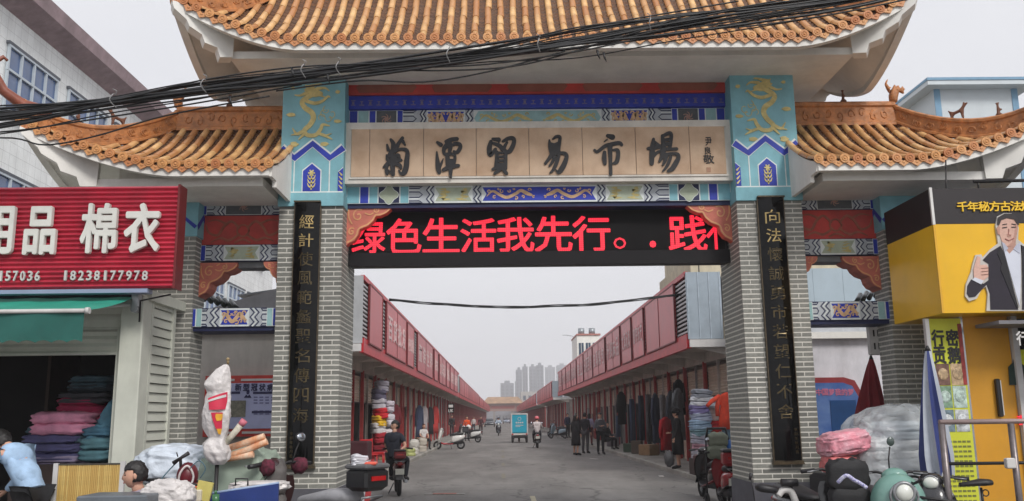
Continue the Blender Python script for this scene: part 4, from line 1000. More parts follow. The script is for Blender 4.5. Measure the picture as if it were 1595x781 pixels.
def row(side, xf, xw, y0, y1, panels, zb, zt, label, near, bay=2.9, npost=300):
    """side -1 left, +1 right; xf canopy edge, xw shop wall"""
    s = side; t = wthing('shop_row', label, 'shop row', (xw, (y0+y1)/2, 0))
    back = xw+s*6
    bx_ = lambda a, b_: (min(a, b_), max(a, b_))
    xa, xb = bx_(xw+s*.35, back)
    part('building', B().box(xa, y0, 0, xb, y1, zb+.1), M('row_wall', (150,140,134), .85, .15, 2, dirt=.3), t)
    # canopy slab with cantilever ribs
    xa, xb = bx_(xf+s*.12, back)
    part('canopy', B().box(xa, y0, zb-.02, xb, y1, zb+.12), m_soff, t)
    y = y0+.05; nr = 0
    while y < y1-.3 and nr < 60:
        x1_, x2_ = xf+s*.15, xw+s*.1; nr += 1; b = B()
        b.add([(x1_, y, zb-.02), (x2_, y, zb-.34), (x2_, y, zb-.02), (x1_, y+.16, zb-.02), (x2_, y+.16, zb-.34), (x2_, y+.16, zb-.02), (x1_, y, zb-.08), (x1_, y+.16, zb-.08)], [(0,6,1,2),(3,5,4,7),(6,7,4,1),(0,3,7,6)]); y += bay; part('canopy_rib', b, m_soff, t)

    # fascia: bottom rail, top rail, louvres behind, panels in front
    xa, xb = bx_(xf, xf+s*.12)
    part('fascia_rail', B().box(xa, y0, zb-.12, xb, y1, zb+.26), m_fascia, t)
    xa, xb = bx_(xf+s*.01, xf+s*.11); part('fascia_rail', B().box(xa, y0, zt-.13, xb, y1, zt), m_fascia, t)
    b = B(); y = y0; nl = int((zt-.13-zb-.26)/.115)
    for k in range(nl):
        z = zb+.30+k*.115; xa, xb = bx_(xf+s*.03, xf+s*.07); b.box(xa, y0, z, xb, y1, z+.05)
    part('louvres', b, m_louv, t, 'stuff')
    xa, xb = bx_(xf+s*.10, xf+s*.115); part('backing_sheet', B().box(xa, y0+.02, zb+.2, xb, y1, zt-.1), M('dark_backing', (46,40,42), .8), t)
    xa, xb = bx_(xf+s*.12, xf+s*2.6)
    rr = B(); rr.add([(xf+s*.12, y0, zt-.04), (xf+s*3.4, y0, zt-.5), (xf+s*3.4, y1, zt-.5), (xf+s*.12, y1, zt-.04), (xf+s*.12, y0, zt-.08), (xf+s*3.4, y0, zt-.54), (xf+s*3.4, y1, zt-.54), (xf+s*.12, y1, zt-.08)], [(0,1,2,3),(7,6,5,4),(0,4,5,1),(3,2,6,7)])
    part('sheet_roof', rr, M('dark_sheet_roof', (70,74,80), .5, .2, 3), t)
    for i, (pa, pb) in enumerate(panels):
        fx = xf-s*.035; xa, xb = bx_(fx, xf+s*.02)
        p = part('sign_panel', B().box(xa, pa, zb+.2, xb, pb, zt-.16), m_panel, t)
        g = B(); xa, xb = bx_(fx-s*.012, xf)
        for q in ((pa-.05, pa+.02), (pb-.02, pb+.05)): g.box(xa, q[0], zb+.16, xb, q[1], zt-.13)
        g.box(xa, pa, zb+.16, xb, pb, zb+.2); g.box(xa, pa, zt-.165, xb, pb, zt-.13)
        if pb-pa > 4: g.box(xa, (pa+pb)/2-.02, zb+.2, xb, (pa+pb)/2+.01, zt-.16)
        part('panel_frame', g, m_frame, p)
        if near and pb-pa < 9 and i > 0:
            w = signword(i+(3 if s > 0 else 0)); g = B(); n = len(w); L = pb-pa; hh = min(.75, (L-.4)/n*1.1)
            mt_ = Matrix.Translation((fx-s*.003, (pa+pb)/2, 0)) @ Matrix.Rotation(-s*math.pi/2, 4, 'Z')
            for k, ch in enumerate(w):
                c = (k-(n-1)/2)*(L-.3)/n; ww = (L-.3)/n*.38
                text(g, ch, c-ww, (zb+zt)/2-hh/2+.04, c+ww, (zb+zt)/2+hh/2+.04, 0, .012, .02, mt_)
            part('sign_lettering', g, M('pink_white_letter', (226,196,196), .5), p, 'stuff')
    # near end
    xa, xb = bx_(xf+s*.03, xf+s*.98)
    b = B(); b.box(xa, y0-.05, zb+.12, xb, y0-.03, zt-.02)
    e = part('end_panel', b, M('pale_blue_sheet', (150,162,172), .45, .1, 3, .04, dirt=.12) if s > 0 else M('pale_grey_sheet', (170,172,174), .5, .1, 3, dirt=.15), t)
    if s > 0 and near:
        g = B(); 
        for k in range(4): x = xa+.04+k*(xb-xa-.08)/3; g.box(x-.012, y0-.065, zb+.12, x+.012, y0-.05, zt-.02)
        part('panel_seam', g, M('seam_sheet', (168,180,190), .45), e)
    xa, xb = bx_(xf+s*.05, xf+s*2.5)
    part('slab_end', B().box(xa, y0-.14, zb-.1, xb, y0-.06, zb+.1), m_wht, t)
    # shop bays
    n = int((y1-y0)/bay); h0 = zb-.34
    pm = mesh_of(B().cbox((0,0,0), (.11,.11,h0+.24), bev=.01), 'post'); setmat(pm, m_post)
    rs = random.Random(11 if s < 0 else 12)
    for k in range(n+1):
        y = y0+.2+k*bay
        if y > y1: break
        o = bpy.data.objects.new('post', pm); COL.objects.link(o); o.parent = t; o.location = Vector((xw-s*.02, y, (h0+.24)/2+.1))-OFF[t.name]
        if k == n: break
        ya, yb = y+.08, y+bay-.08; w = yb-ya
        xa, xb = bx_(xw+s*.02, xw+s*.30)
        # interior, shutter box and half open door leaves
        if near and k < 14:
            r = B(); R_ = Matrix.Translation((xw+s*.06, (ya+yb)/2, 0)) @ Matrix.Rotation(-s*math.pi/2, 4, 'Z')
            sh = .75 if rs.random() < .6 else 1.15
            corr(r, -w/2, w/2, 0, 2.9-sh, 2.98, .085, .014, 'z', R_)
            o = part('roller_shutter', r, m_shut, t); q = B(); q.box(-w/2, -.02, 2.86-sh, w/2, .02, 2.9-sh, R_); part('bottom_bar', q, m_iron, o)
            q = B(); q.box(xa+(.32 if s > 0 else -.0)*0, ya, .12, xb, yb, .14)
            part('door_sill', q, m_conc, t)
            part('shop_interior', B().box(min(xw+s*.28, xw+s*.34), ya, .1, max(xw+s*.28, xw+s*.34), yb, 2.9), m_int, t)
            # folded door leaves
            md_ = rs.choice([m_shutd, m_shut, M('glass_door', (74,78,82), .2, .2, 2, spec=.8)])
            for q_ in range(rs.choice([1,2,2,3])):
                yy = ya+.1+q_*.5+rs.random()*.2; part('door_leaf', B().box(min(xw+s*.10, xw+s*.14), yy, .14, max(xw+s*.10, xw+s*.14), yy+.42, 2.25), md_, t)
            part('mid_post', B().box(min(xw+s*.0, xw+s*.08), y+bay*.5-.04, .1, max(xw+s*.0, xw+s*.08), y+bay*.5+.04, h0+.1), rs.choice([m_post, m_soff, m_shutd]), t)
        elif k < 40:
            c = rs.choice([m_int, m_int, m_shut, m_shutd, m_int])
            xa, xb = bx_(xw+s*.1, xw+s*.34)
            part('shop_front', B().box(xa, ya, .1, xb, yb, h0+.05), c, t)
    xa, xb = bx_(xw-s*.04, xw+s*.34)
    part('header_beam', B().box(xa, y0, h0+.0, xb, y1, h0+.30), m_soff, t)
    return t
pR = [4.95*1370/(px-781)*1.0 for px in (1055,1009,1005,988,985,970,967,946,943,924.5,923,910,908.5,899,897.5,890,889,882,881,876,875,870)]
pL = [3.65*1370/(781-px) for px in (575,595,602,632.5,635,644.8,650.8,674.2,677,682.5,685,694.6,696,700.5,702,707,708,713)]
row(-1, -3.65, -4.62, 23.5, 77.5, list(zip(pL[::2], pL[1::2])), 3.46, 5.42, 'left terrace of market shops with red sign panels along its canopy, nearest block', True)
row(1, 4.95, 6.12, 23.4, 78, list(zip(pR[::2], pR[1::2])), 3.46, 5.40, 'right terrace of market shops with red sign panels along its canopy, nearest block', True)
def pan_seq(y0, y1, a=4, b=.35, seed=0):
    r = random.Random(seed); o = []; y = y0+.4
    while y < y1-2:
        w = r.uniform(a*.6, a*1.4); o.append((y, min(y+w, y1))); y += w+b
    return o
row(-1, -3.75, -4.9, 80, 150, pan_seq(80,150,4.5,.4,1), 3.5, 5.3, 'second block of the left shop terrace, beyond the white gap', False)
row(-1, -3.75, -4.9, 152, 290, pan_seq(152,290,9,.8,2), 3.5, 5.2, 'far end block of the left shop terrace near the distant gate', False)
row(1, 4.9, 6.2, 86, 122, pan_seq(86,122,4.5,.4,3), 3.3, 5.0, 'second block of the right shop terrace with an open white end', False)
row(1, 4.9, 6.2, 126, 290, pan_seq(126,290,9,.8,4), 3.3, 4.9, 'far end block of the right shop terrace near the distant gate', False)
# odd things on the row roofs
solo('roof_tank', B().cyl((-4.8,41,5.2),(-4.8,41,5.75),.5,n=16).cyl((-4.8,41,5.75),(-4.8,41,5.85),.5,.2,16), M('tank_steel', (150,156,160), .35, .1, 4, metal=.5), 'small round steel tank on the left terrace roof', 'water tank')
solo('roof_box', B().cbox((-4.6,34.5,5.55),(.9,1.2,.35),bev=.03).cbox((-4.5,47,5.5),(1.2,1.6,.35)), M('grey_unit', (150,152,156), .5), 'low grey ventilation boxes on the left terrace roof edge', 'vent box')
b = B(); b.add([(5.05,30,5.42),(8.5,30,6.6),(8.5,72,6.3),(5.05,72,5.42),(8.5,30,5.4),(8.5,72,5.4)], [(0,1,2,3),(0,4,1),(3,2,5)])
solo('lean_to_roof', b, M('black_sheet', (44,46,52), .5, .2, 2), 'dark sloping sheet roof rising behind the right terrace signs', 'roof')
# water tower-like white house beyond the right row
t = wthing('white_house', 'small white house with a flat roof rising above the right shop terrace in the distance', 'house', (11, 82, 0))
x0 = 9.0
part('wall', B().box(7.1, 82, 0, 9.2, 88, 9.0), m_cream, t); part('roof', B().box(7.05, 81.9, 9.0, 9.3, 88.2, 9.15), M('pink_roof_edge', (176,120,112), .7), t)
for k in range(3): 
    w = part('window', B().box(7.25+k*.65, 81.95, 7.2, 7.7+k*.65, 82, 8.3), M('dark_glass', (62,78,98), .12, .15, 3, spec=.8), t); part('frame', B().box(7.45+k*.65, 81.93, 7.2, 7.5+k*.65, 81.95, 8.3), m_wht, w)
for k in range(2): part('rooftop_tank', B().cyl((7.6+k*1.0, 83, 9.15), (7.6+k*1.0, 83, 9.75), .3, n=14), M('tank_steel', (150,156,160)), t)
# street lamp above right row
t = wthing('street_lamp', 'slim street lamp with a curved arm above the right shop terrace', 'street lamp', (7.0, 92, 0))
part('pole', B().tube([(7.85,92,0),(7.85,92,9.0),(7.8,92,9.6),(7.5,92,9.85),(6.9,92,9.95)], .05, 8), M('lamp_grey', (190,192,196), .5), t)
part('lamp_head', B().cbox((6.7,92,9.95),(.5,.2,.07),bev=.02), M('lamp_grey', (150,152,156), .5), t)
# aerial rod by right row
solo('antenna_pole', B().cyl((6.2, 27, 5.3), (6.2, 27, 7.2), .018, n=6), m_iron, 'thin upright antenna rod on the right terrace roof', 'antenna')

# ---- distant gate at the end of the street
t = wthing('distant_gateway', 'far gateway with an ochre roof closing the end of the market street', 'gateway', (.5, 300, 0))
b = B(); zf = 5.6
b.add([(-6.5,297.5,zf+.5),(7.5,297.5,zf+.5),(5.6,300,zf+2.7),(-4.6,300,zf+2.7),(-6.5,302.5,zf+.5),(7.5,302.5,zf+.5)], [(0,1,2,3),(4,3,2,5),(0,3,4),(1,5,2)])
part('roof', b, M('hazed_ochre_roof', (160,128,98), .6, .3, .6), t)  # ochre greyed for distance: haze painted into the roof colour
part('beam', B().box(-6.0, 299, 3.6, 7.0, 300.6, zf+.5), M('far_beam', (150,120,110), .7), t)
part('sign_band', B().box(-3.4, 298.9, 4.4, 4.4, 299, 5.4), M('far_red_band', (150,60,52), .7), t)
for x in (-6.0, -2.8, 3.2, 6.4): part('pillar', B().box(x, 299.2, 0, x+.7, 300.4, zf-.0), M('far_pillar', (140,132,128), .7), t)
b = B(); 
for x in (-1.6, -.4, .8, 2.0): b.box(x, 330, 0, x+.9, 331, 2.6)
solo('far_shopfront', b.box(-14,331.2,0,15,334,5.2), M('far_wall', (140,140,146), .8), 'grey building seen through the distant gateway', 'building')
# low buildings right and left of the far gate
for k, (x, y, w, h, c) in enumerate([(-14,330,9,9.5,(170,166,160)),(-26,300,10,11,(150,150,156)),(12,320,10,10.5,(176,172,168)),(24,300,12,13,(160,160,164))]):
    t = wthing('far_building', ['pale low block behind the left end of the far gate','grey block at the far left beyond the shop roofs','pale low block behind the right end of the far gate','grey block at the far right beyond the shop roofs'][k], 'building', (x, y, 0))
    part('wall', B().box(x-w/2, y, 0, x+w/2, y+10, h), M('farw%d' % k, c, .8), t)
    b = B()
    for i in range(5):
        for j in range(3): b.box(x-w/2+.8+i*w/5.2, y-.05, 1.5+j*3, x-w/2+1.8+i*w/5.2, y, 3.1+j*3)
    part('windows', b, M('far_glass', (80,90,104), .3), t, kind='stuff')
# ---- towers in haze
def tower(px0, px1, pyt, Y, label, c=(110,114,122)):
    a, b_ = at(px0, 650, Y), at(px1, 650, Y); zt = at((px0+px1)/2, pyt, Y).z
    t = wthing('residential_tower', label, 'tower block', ((a.x+b_.x)/2, Y, 0), 'tower blocks far away in the haze')
    w = b_.x-a.x
    part('tower_body', B().box(a.x, Y, 0, b_.x, Y+14, zt), M('tower_wall', c, .8, .1, .05), t)
    part('crown', B().box(a.x+w*.3, Y+2, zt, b_.x-w*.3, Y+10, zt+2.2), M('tower_wall', c), t)
    bb = B(); n = max(2, int(w/3.2)); z = 3
    while z < zt-2:
        for k in range(n): x = a.x+w*(k+.25)/n; bb.box(x, Y-.25, z, x+w/n*.5, Y, z+1.7)
        z += 3
    part('windows', bb, M('tower_glass', (64,70,80), .3), t, kind='stuff')
T = [(780,801,597,'lowest left tower block in the haze'),(803,812,594,'narrow tower block second from the left in the haze'),(804.5,814,576,'taller slim tower left of the pair in the haze'),(815,823,571,'thin tall tower standing next to the slim tower'),(826,836,571,'left half of the broad twin tower'),(836.5,848,569,'right half of the broad twin tower')]
for i, (a, b_, y, l) in enumerate(T): tower(a, b_, y, 780+ (60 if i in (1,) else 0)+i*6, l)
tower(851, 866, 572, 1040, 'faintest tower block left of the two at the right', (130,134,142)); tower(869, 885, 569, 1060, 'faintest tower block at the far right of the group', (130,134,142))

# ================================================================ BUILDINGS BESIDE THE GATE
m_tilew = M('white_wall_tile', (240,243,242), .5, .08, 1.2, .05, dirt=.22)
def tiled_wall_mat():
    mt = m_tilew; n = mt.node_tree; p = n.nodes['Principled BSDF']; src = p.inputs['Base Color'].links[0].from_socket
    tc = n.nodes.new('ShaderNodeTexCoord'); sx = n.nodes.new('ShaderNodeSeparateXYZ'); cx = n.nodes.new('ShaderNodeCombineXYZ')
    n.links.new(tc.outputs['Object'], sx.inputs[0]); n.links.new(sx.outputs[1], cx.inputs[0]); n.links.new(sx.outputs[2], cx.inputs[1])
    br = n.nodes.new('ShaderNodeTexBrick'); br.offset = 0; br.inputs['Scale'].default_value = 1; br.inputs['Brick Width'].default_value = .3; br.inputs['Row Height'].default_value = .3; br.inputs['Mortar Size'].default_value = .008
    br.inputs['Color1'].default_value = (1,1,1,1); br.inputs['Color2'].default_value = (.95,.95,.95,1); br.inputs['Mortar'].default_value = (.72,.72,.72,1)
    n.links.new(cx.outputs[0], br.inputs['Vector'])
    mx = n.nodes.new('ShaderNodeMix'); mx.data_type = 'RGBA'; mx.blend_type = 'MULTIPLY'; mx.inputs[0].default_value = 1
    n.links.new(src, mx.inputs[6]); n.links.new(br.outputs[0], mx.inputs[7]); n.links.new(mx.outputs[2], p.inputs['Base Color'])
tiled_wall_mat()
t = wthing('office_building', 'large white tiled building with blue windows and a mauve cornice on the left', 'building', (-16, 32, 0))
XB = -12.0
part('wall', B().box(-24, 16.9, 0, XB, 46, 12.0), m_tilew, t)
m_mauve = M('mauve_cornice', (164,142,146), .7, .2, 2.5, .1, dirt=.35)
b = B(); b.add([(XB,17,11.55),(XB+.55,17,11.85),(XB+.62,17,12.2),(XB-.2,17,12.75),(XB-.2,17,11.55),(XB,46.5,11.55),(XB+.55,46.5,11.85),(XB+.62,46.5,12.2),(XB-.2,46.5,12.75),(XB-.2,46.5,11.55)], [(0,1,6,5),(1,2,7,6),(2,3,8,7),(0,4,3,2,1),(5,6,7,8,9)])
part('cornice', b, m_mauve, t)
b = B(); corr(b, -14, XB+.9, 17.0, 11.6, 13.6, .22, .05, 'x'); part('corrugated_end', b, m_wht, t)
m_bglass = M('blue_window_glass', (74,98,140), .08, .3, .8, spec=.9); m_alu = M('white_aluminium', (186,196,204), .4, .08, 5)
for fl, (z0, z1) in enumerate([(9.1,10.7),(5.95,7.5),(2.8,4.4)]):
    for k in range(9):
        y = 17.35+k*3.02
        w = part('window', B().box(XB+.0, y, z0, XB+.02, y+2.35, z1), m_bglass, t)
        g = B(); X_ = XB+.015
        for q in range(5): yy = y+2.35*q/4; g.box(X_, yy-.03, z0, X_+.06, yy+.03, z1)
        for zz in (z0, z0+(z1-z0)*.62, z1): g.box(X_+.002, y-.04, zz-.03, X_+.065, y+2.39, zz+.03)
        part('frame', g, m_alu, w)
        part('reveals', B().box(XB, y-.08, z1+.03, XB+.09, y+2.43, z1+.1).box(XB, y-.1, z0-.12, XB+.12, y+2.45, z0-.04), M('dark_reveal', (92,96,104), .7), w, 'stuff')
# white house with blue trim, right
t = wthing('blue_trim_house', 'white panel rooftop house with blue trim behind the right side roof', 'house', (17, 34, 0))
A_ = Vector((15.75, 30, 0)); zt = 13.05; x_r = 18.75
m_sky = M('pale_blue_trim', (112,152,180), .5, .1, 4); m_pw = M('pale_panel', (196,204,208), .5, .06, 2, .02)
part('wall', B().box(A_.x, 30, 0, x_r, 38, zt), m_pw, t)
part('roof', B().box(A_.x-.45, 29.5, zt+.001, x_r+.5, 38.6, zt+.16), m_pw, t)
part('roof_edge', B().box(A_.x-.47, 29.47, zt+.162, x_r+.52, 38.7, zt+.26), m_sky, t)
for x in (A_.x, x_r-.18): part('corner_post', B().box(x-.02, 29.97, 0, x+.2, 30, zt), m_sky, t)
w = part('window', B().box(A_.x-.02, 33, zt-1.6, A_.x, 34.5, zt-.6), m_bglass, t)
# right-hand shed of pale blue panels behind the side bay, with a pale block behind
t = wthing('panel_shed', 'pale blue sheet metal wall seen through the right side bay', 'shed', (9, 20, 0))
z_t = at(1300, 418, 19).z; b = B(); x = 6.2
k = 0
while x < 12: part('wall_panel', B().box(x, 19, 0, x+.655, 19.06, z_t), M('shed_sheet', (170,186,196), .5, .06, 2, dirt=.08), t); x += .66
part('shed_back', B().box(6.3, 19.08, 0, 12.6, 23, z_t-.1), m_pw, t)
t = wthing('cream_block', 'cream block with small windows above the pale blue sheet wall', 'building', (14, 40, 0))
a, b_ = at(1250, 420, 40), at(1400, 380, 40)
part('wall', B().box(9.5, 40, 0, 24, 50, 11.6), M('cream_wall', (206,196,170), .8, .15, 1, dirt=.3), t)
for k in range(8):
    for j in range(3): w = part('window', B().box(10.6+k*1.65, 39.95, 2.4+j*3, 11.5+k*1.65, 40, 3.9+j*3), M('dark_glass', (62,78,98)), t)
# cream wall piece above the right terrace end panel
t = wthing('corner_block', 'cream building corner rising behind the end of the right shop terrace', 'building', (8.5, 27, 0))
b = B(); b.add([(6.0,30,5.0),(10.5,26,5.0),(10.5,26,8.2),(6.0,34,6.3),(6.0,34,5.0)], [(0,1,2,3),(0,3,4)])
part('wall', B().box(6.6, 30, 3.5, 12, 36, 7.0), M('cream_wall', (206,196,170)), t)
# back walls behind both side bays with notice boards
m_gwall = M('grey_plaster', (178,174,168), .9, .15, 1.2, .15, dirt=.28)
t = wthing('rear_wall', 'grey plastered wall behind the left side bay of the gate', 'wall', (-6, 16.7, 0))
zw = at(370, 520, 16.5).z
part('wall_body', B().box(-11, 16.5, 0, -3.6, 16.9, zw), m_gwall, t)
part('coping', B().box(-11, 16.4, zw, -3.55, 17.0, zw+.10), m_cream, t)
part('upper_strip', B().box(-11, 16.6, zw+.101, -3.55, 16.8, zw+.34), M('pale_tile_strip', (182,186,192), .5), t)
b = B(); q0 = at(330, 480, 17); q1 = at(432, 455, 17)
b.add([(q0.x, 17, q0.z), (q1.x+.6, 17, q1.z+.25), (q1.x+.6, 17, zw+.3), (q0.x, 17, zw+.3), (q0.x, 19, q0.z), (q1.x+.6, 19, q1.z+.25), (q1.x+.6,19,zw+.3), (q0.x,19,zw+.3)], [(0,3,2,1),(0,1,5,4),(1,2,6,5),(3,0,4,7),(4,5,6,7)])
solo('lean_to_roof', b, M('slate_gable', (92,92,96), .7, .2, 3), 'dark sloping gable behind the low left painted beam', 'roof')
t = wthing('rear_wall', 'pale wall with a ledge behind the right side bay of the gate', 'wall', (8, 16.7, 0))
zw2 = at(1320, 528, 16.5).z
part('wall_body', B().box(5.3, 16.5, 0, 13, 16.9, zw2), M('pale_lilac_plaster', (222,220,226), .9, .15, 1.5, .1, dirt=.25), t)
part('coping', B().box(5.25, 16.35, zw2, 13, 17.0, zw2+.12), m_cream, t)
part('upper_strip', B().box(5.25, 16.55, zw2+.121, 13, 16.8, zw2+.36), M('pale_tile_strip', (182,186,192)), t)
# small dark roofs of glazed tiles beyond outer pillars
for (px, py, nx, s, lab) in ((318, 480, 6, 1, 'dark tiled eave behind the left outer pillar'), (1385, 468, 6, -1, 'dark tiled eave behind the right outer pillar')):
    b = B(); c = at(px, py, 13)
    for k in range(nx):
        p0 = c+Vector((s*k*.10, 0, .12-.03*k))
        b.tube([p0, p0+Vector((-s*.2, .3, .16))], .035, 8)
    b.box(min(c.x-s*.3, c.x+s*nx*.1), 13.1, c.z-.35, max(c.x-s*.3, c.x+s*nx*.1), 13.4, c.z-.05)
    solo('tiled_eave', b, M('black_green_tile', (38,48,46), .3, .3, 8, spec=.7), lab, 'tiled roof')
# ================================================================ LEFT BEDDING SHOP
m_shopc = M('cream_shop_metal', (206,208,196), .55, .08, 3, .04, dirt=.14)
m_signred = M('corrugated_red', (188,42,66), .38, .2, 3, .03, dirt=.12)
m_letter = M('grey_white_letter', (214,212,206), .5, .08, 6)
t = wthing('bedding_shop', 'bedding shop with cream shutters, louvred side wall and a dark open front on the left', 'shop', (-6.5, 10.8, 0))
SX = -4.14
part('corner_post', B().cbox((-4.27, 10.33, 1.53), (.26, .26, 3.06), bev=.02), m_shopc, t)
# louvred side wall: frame and slats
part('side_frame', B().box(SX-.05, 10.46, 0, SX, 10.52, 3.0).box(SX-.05, 11.16, 0, SX, 11.24, 3.0), m_shopc, t)
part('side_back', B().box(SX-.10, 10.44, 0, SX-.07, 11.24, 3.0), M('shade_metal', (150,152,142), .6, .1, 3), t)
sl = mesh_of(B().add([(0,-.32,-.05),(0,.32,-.05),(-.022,.32,.052),(-.022,-.32,.052),(-.05,-.32,-.05),(-.05,.32,-.05)], [(0,1,2,3),(0,4,5,1)]), 'louvre_slat'); setmat(sl, m_shopc)
for k in range(26):
    o = bpy.data.objects.new('louvre_slat', sl); COL.objects.link(o); o.parent = t; o.location = Vector((SX-.012, 10.84, .2+k*.112))-OFF[t.name]
# front: fixed slats above, half raised roller shutter
b = B(); corr(b, -9.5, -4.30, 10.33, 2.66, 3.10, .11, .012); part('fixed_shutter', b, m_shopc, t)
b = B(); corr(b, -9.5, -4.42, 10.36, 2.40, 2.66, .085, .012); b.box(-9.5, 10.33, 2.37, -4.42, 10.38, 2.40)
part('roller_shutter', b, m_shopc, t)
part('guide_rail', B().box(-4.47, 10.31, 0, -4.42, 10.40, 2.66).box(-4.42, 10.34, 0, -4.38, 10.42, 2.66), m_shopc, t)
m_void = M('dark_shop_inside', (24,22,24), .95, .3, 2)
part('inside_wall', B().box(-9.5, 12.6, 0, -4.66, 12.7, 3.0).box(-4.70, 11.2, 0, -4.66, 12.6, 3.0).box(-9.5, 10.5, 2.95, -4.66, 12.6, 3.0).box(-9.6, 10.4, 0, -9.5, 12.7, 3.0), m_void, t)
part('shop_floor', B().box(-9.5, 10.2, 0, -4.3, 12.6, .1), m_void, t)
part('roof_slab', B().box(-9.6, 10.32, 3.0, -4.1, 12.8, 3.12), m_shopc, t)
part('shelf', B().box(-5.9, 11.6, .1, -5.86, 12.4, 2.6).box(-5.2, 12.2, .1, -5.16, 12.5, 2.6), M('dim_wood', (60,46,42), .8), t)
# the sign
t = wthing('shop_sign', 'red corrugated sign board with large white characters and phone numbers', 'sign', (-6.5, 9.85, 3.06))
b = B(); SZ0, SZ1 = 3.07, 4.25
vs = []; n = 22
for i in range(n*6+1):
    z = SZ0+(SZ1-SZ0)*i/(n*6); y = 9.80+.018*math.cos(i*math.pi/3); vs += [(-9.6, y, z), (-3.66, y, z)]
b.add(vs, [(2*i, 2*i+1, 2*i+3, 2*i+2) for i in range(n*6)], True)
part('corrugated_face', b, m_signred, t)
part('sign_frame', B().box(-9.6, 9.83, SZ0, -3.67, 9.98, SZ1-.01), m_frame, t)
part('edge_strip', B().box(-3.665, 9.775, SZ0-.01, -3.64, 10.0, SZ1+.01), m_frame, t)
part('lower_rail', B().box(-9.6, 9.80, 3.02, -3.95, 9.95, 3.065), M('blue_grey_rail', (140,150,176), .4, .1, 4), t)
def sign_char(ch, px0, py0, px1, py1, bold, parent, mt, d=.05, Y=9.775, name='character'):
    p, q = at(px0, py1, Y), at(px1, py0, Y); g = B(); text(g, ch, p.x, p.z, q.x, q.z, Y, d, bold)
    return part(name, g, mt, parent)
sign_char('用', -32, 325, 26, 396, .03, t, m_letter); sign_char('品', 39, 325, 92, 396, .03, t, m_letter)
sign_char('棉', 127, 320, 186, 394, .026, t, m_letter); sign_char('衣', 195, 320, 252, 393, .03, t, m_letter)
def digits(st, x, pitch, w, y0, y1):
    for i, ch in enumerate(st):
        k = .30 if ch == '1' else 0
        sign_char(ch, x+i*pitch+w*k, y0, x+i*pitch+w*(1-k*.6), y1, .03, t, m_wht, .02, name='digit')
digits('157036', -2, 11.4, 8.5, 423, 438)
digits('18238177978', 98, 12.4, 9, 422.5, 437)
# the awning
m_green = M('green_canvas', (38,150,128), .6, .15, 3, .08, dirt=.1); m_greend = M('green_canvas_valance', (34,96,88), .7, .15, 3, .08)
t = wthing('awning', 'green roll-out awning with a scalloped valance below the red shop sign', 'awning', (-6.5, 9.6, 2.7))
b = B(); y1, z1 = 8.9, at(0, 485, 8.9).z; xr = at(131, 485, 8.9).x
def aw(u, v): x = -9.0+(-4.20+9.0)*u if v < .01 else (-9.0+((-4.20)*(1-v)+xr*v+9.0)*u); return (x, 10.15+(y1-10.15)*v, 3.03+(z1-3.03)*v-.03*math.sin(v*math.pi)+.006*math.sin(u*60))
b.grid(aw, 30, 8); part('canopy_cloth', b, m_green, t)
g = B()
def va(u, v):
    x = -9.0+(xr+9.0)*u; s_ = .025*abs(math.sin(u*math.pi*30))
    return (x, y1+.01*math.sin(u*40+v*2)+.02*v, z1-.02-v*(.30-s_))
g.grid(va, 120, 5); part('valance', g, m_greend, t)
part('front_bar', B().tube([(-9, y1-.01, z1-.005), (xr+.02, y1-.01, z1-.005)], .022, 10), m_wht, t)
part('bar_cap', B().cyl((xr+.02, y1-.01, z1-.005), (xr+.06, y1-.01, z1-.005), .034, n=12), m_wht, t)
part('roller_tube', B().tube([(-9, 10.12, 3.03), (-4.15, 10.12, 3.03)], .045, 10), M('dark_blue_roller', (28,34,52), .5), t)
part('arm', B().tube([(-4.2, 10.12, 2.93), (-4.85, 10.12, 2.90)], .022, 8), m_wht, t)
part('arm_joint', B().cbox((-4.17, 10.06, 2.98), (.09,.1,.22), bev=.02).cyl((-4.17,10.0,2.86),(-4.17,10.1,2.86),.04), M('cast_metal', (160,162,164), .4, .2, 8, metal=.6), t)
solo('arm_bracket', B().tube([(-4.13, 10.08, 2.72), (-4.12, 10.05, 2.96), (-3.78, 10.05, 3.03)], .011, 6), m_iron, 'thin black bracket under the lower right corner of the red sign', 'bracket')

# ---- quilts and cushions
def quilt(b, c, sx, sy, sz, rot=0, seed=0, fold=.12, tilt=0):
    rr = random.Random(seed); ph = [rr.uniform(0, 6) for _ in range(6)]
    mt_ = Matrix.Rotation(rot, 3, 'Z') @ Matrix.Rotation(tilt, 3, 'Y')
    def fn(d, q):
        e = .55
        x = math.copysign(abs(d.x)**e, d.x)*sx/2; y = math.copysign(abs(d.y)**e, d.y)*sy/2; z = math.copysign(abs(d.z)**.7, d.z)*sz/2
        w = noise.noise(Vector((d.x*2+ph[0], d.y*2+ph[1], d.z*3+ph[2])))*fold + noise.noise(Vector((d.x*6+ph[3], d.y*6+ph[4], d.z*6)))*fold*.35
        w -= .10*abs(math.cos(d.z*2.6+ph[5]*.2))*abs(d.z < .15 and d.z > -.15)
        return Vector((x*(1+w), y*(1+w), z*(1+w*1.5)))
    dz = sz*.25; c = Vector(c)
    for q_, (o, k) in enumerate(((-dz, 0), (dz, 1))):
        sh = Vector((rr.uniform(-.03,.03)*sx, rr.uniform(-.03,.03)*sy, 0))
        def f2(d, q, k=k):
            v = fn(d, q); v.z *= .62; v.z += .012*math.sin(v.x*(38+7*k)+ph[k])*abs(d.z); return mt_@v
        b.ell(c+mt_@(sh+Vector((0,0,o))), (1,1,1), 30, 16, fn=f2)
    return b
cols = {'pink': (224,150,178), 'crimson': (168,44,84), 'slate': (66,92,104), 'teal': (74,112,122), 'violet': (86,84,124), 'lilac': (150,138,164), 'dark': (48,56,64), 'grey': (70,70,76), 'blue': (60,100,122), 'rose': (196,80,120)}
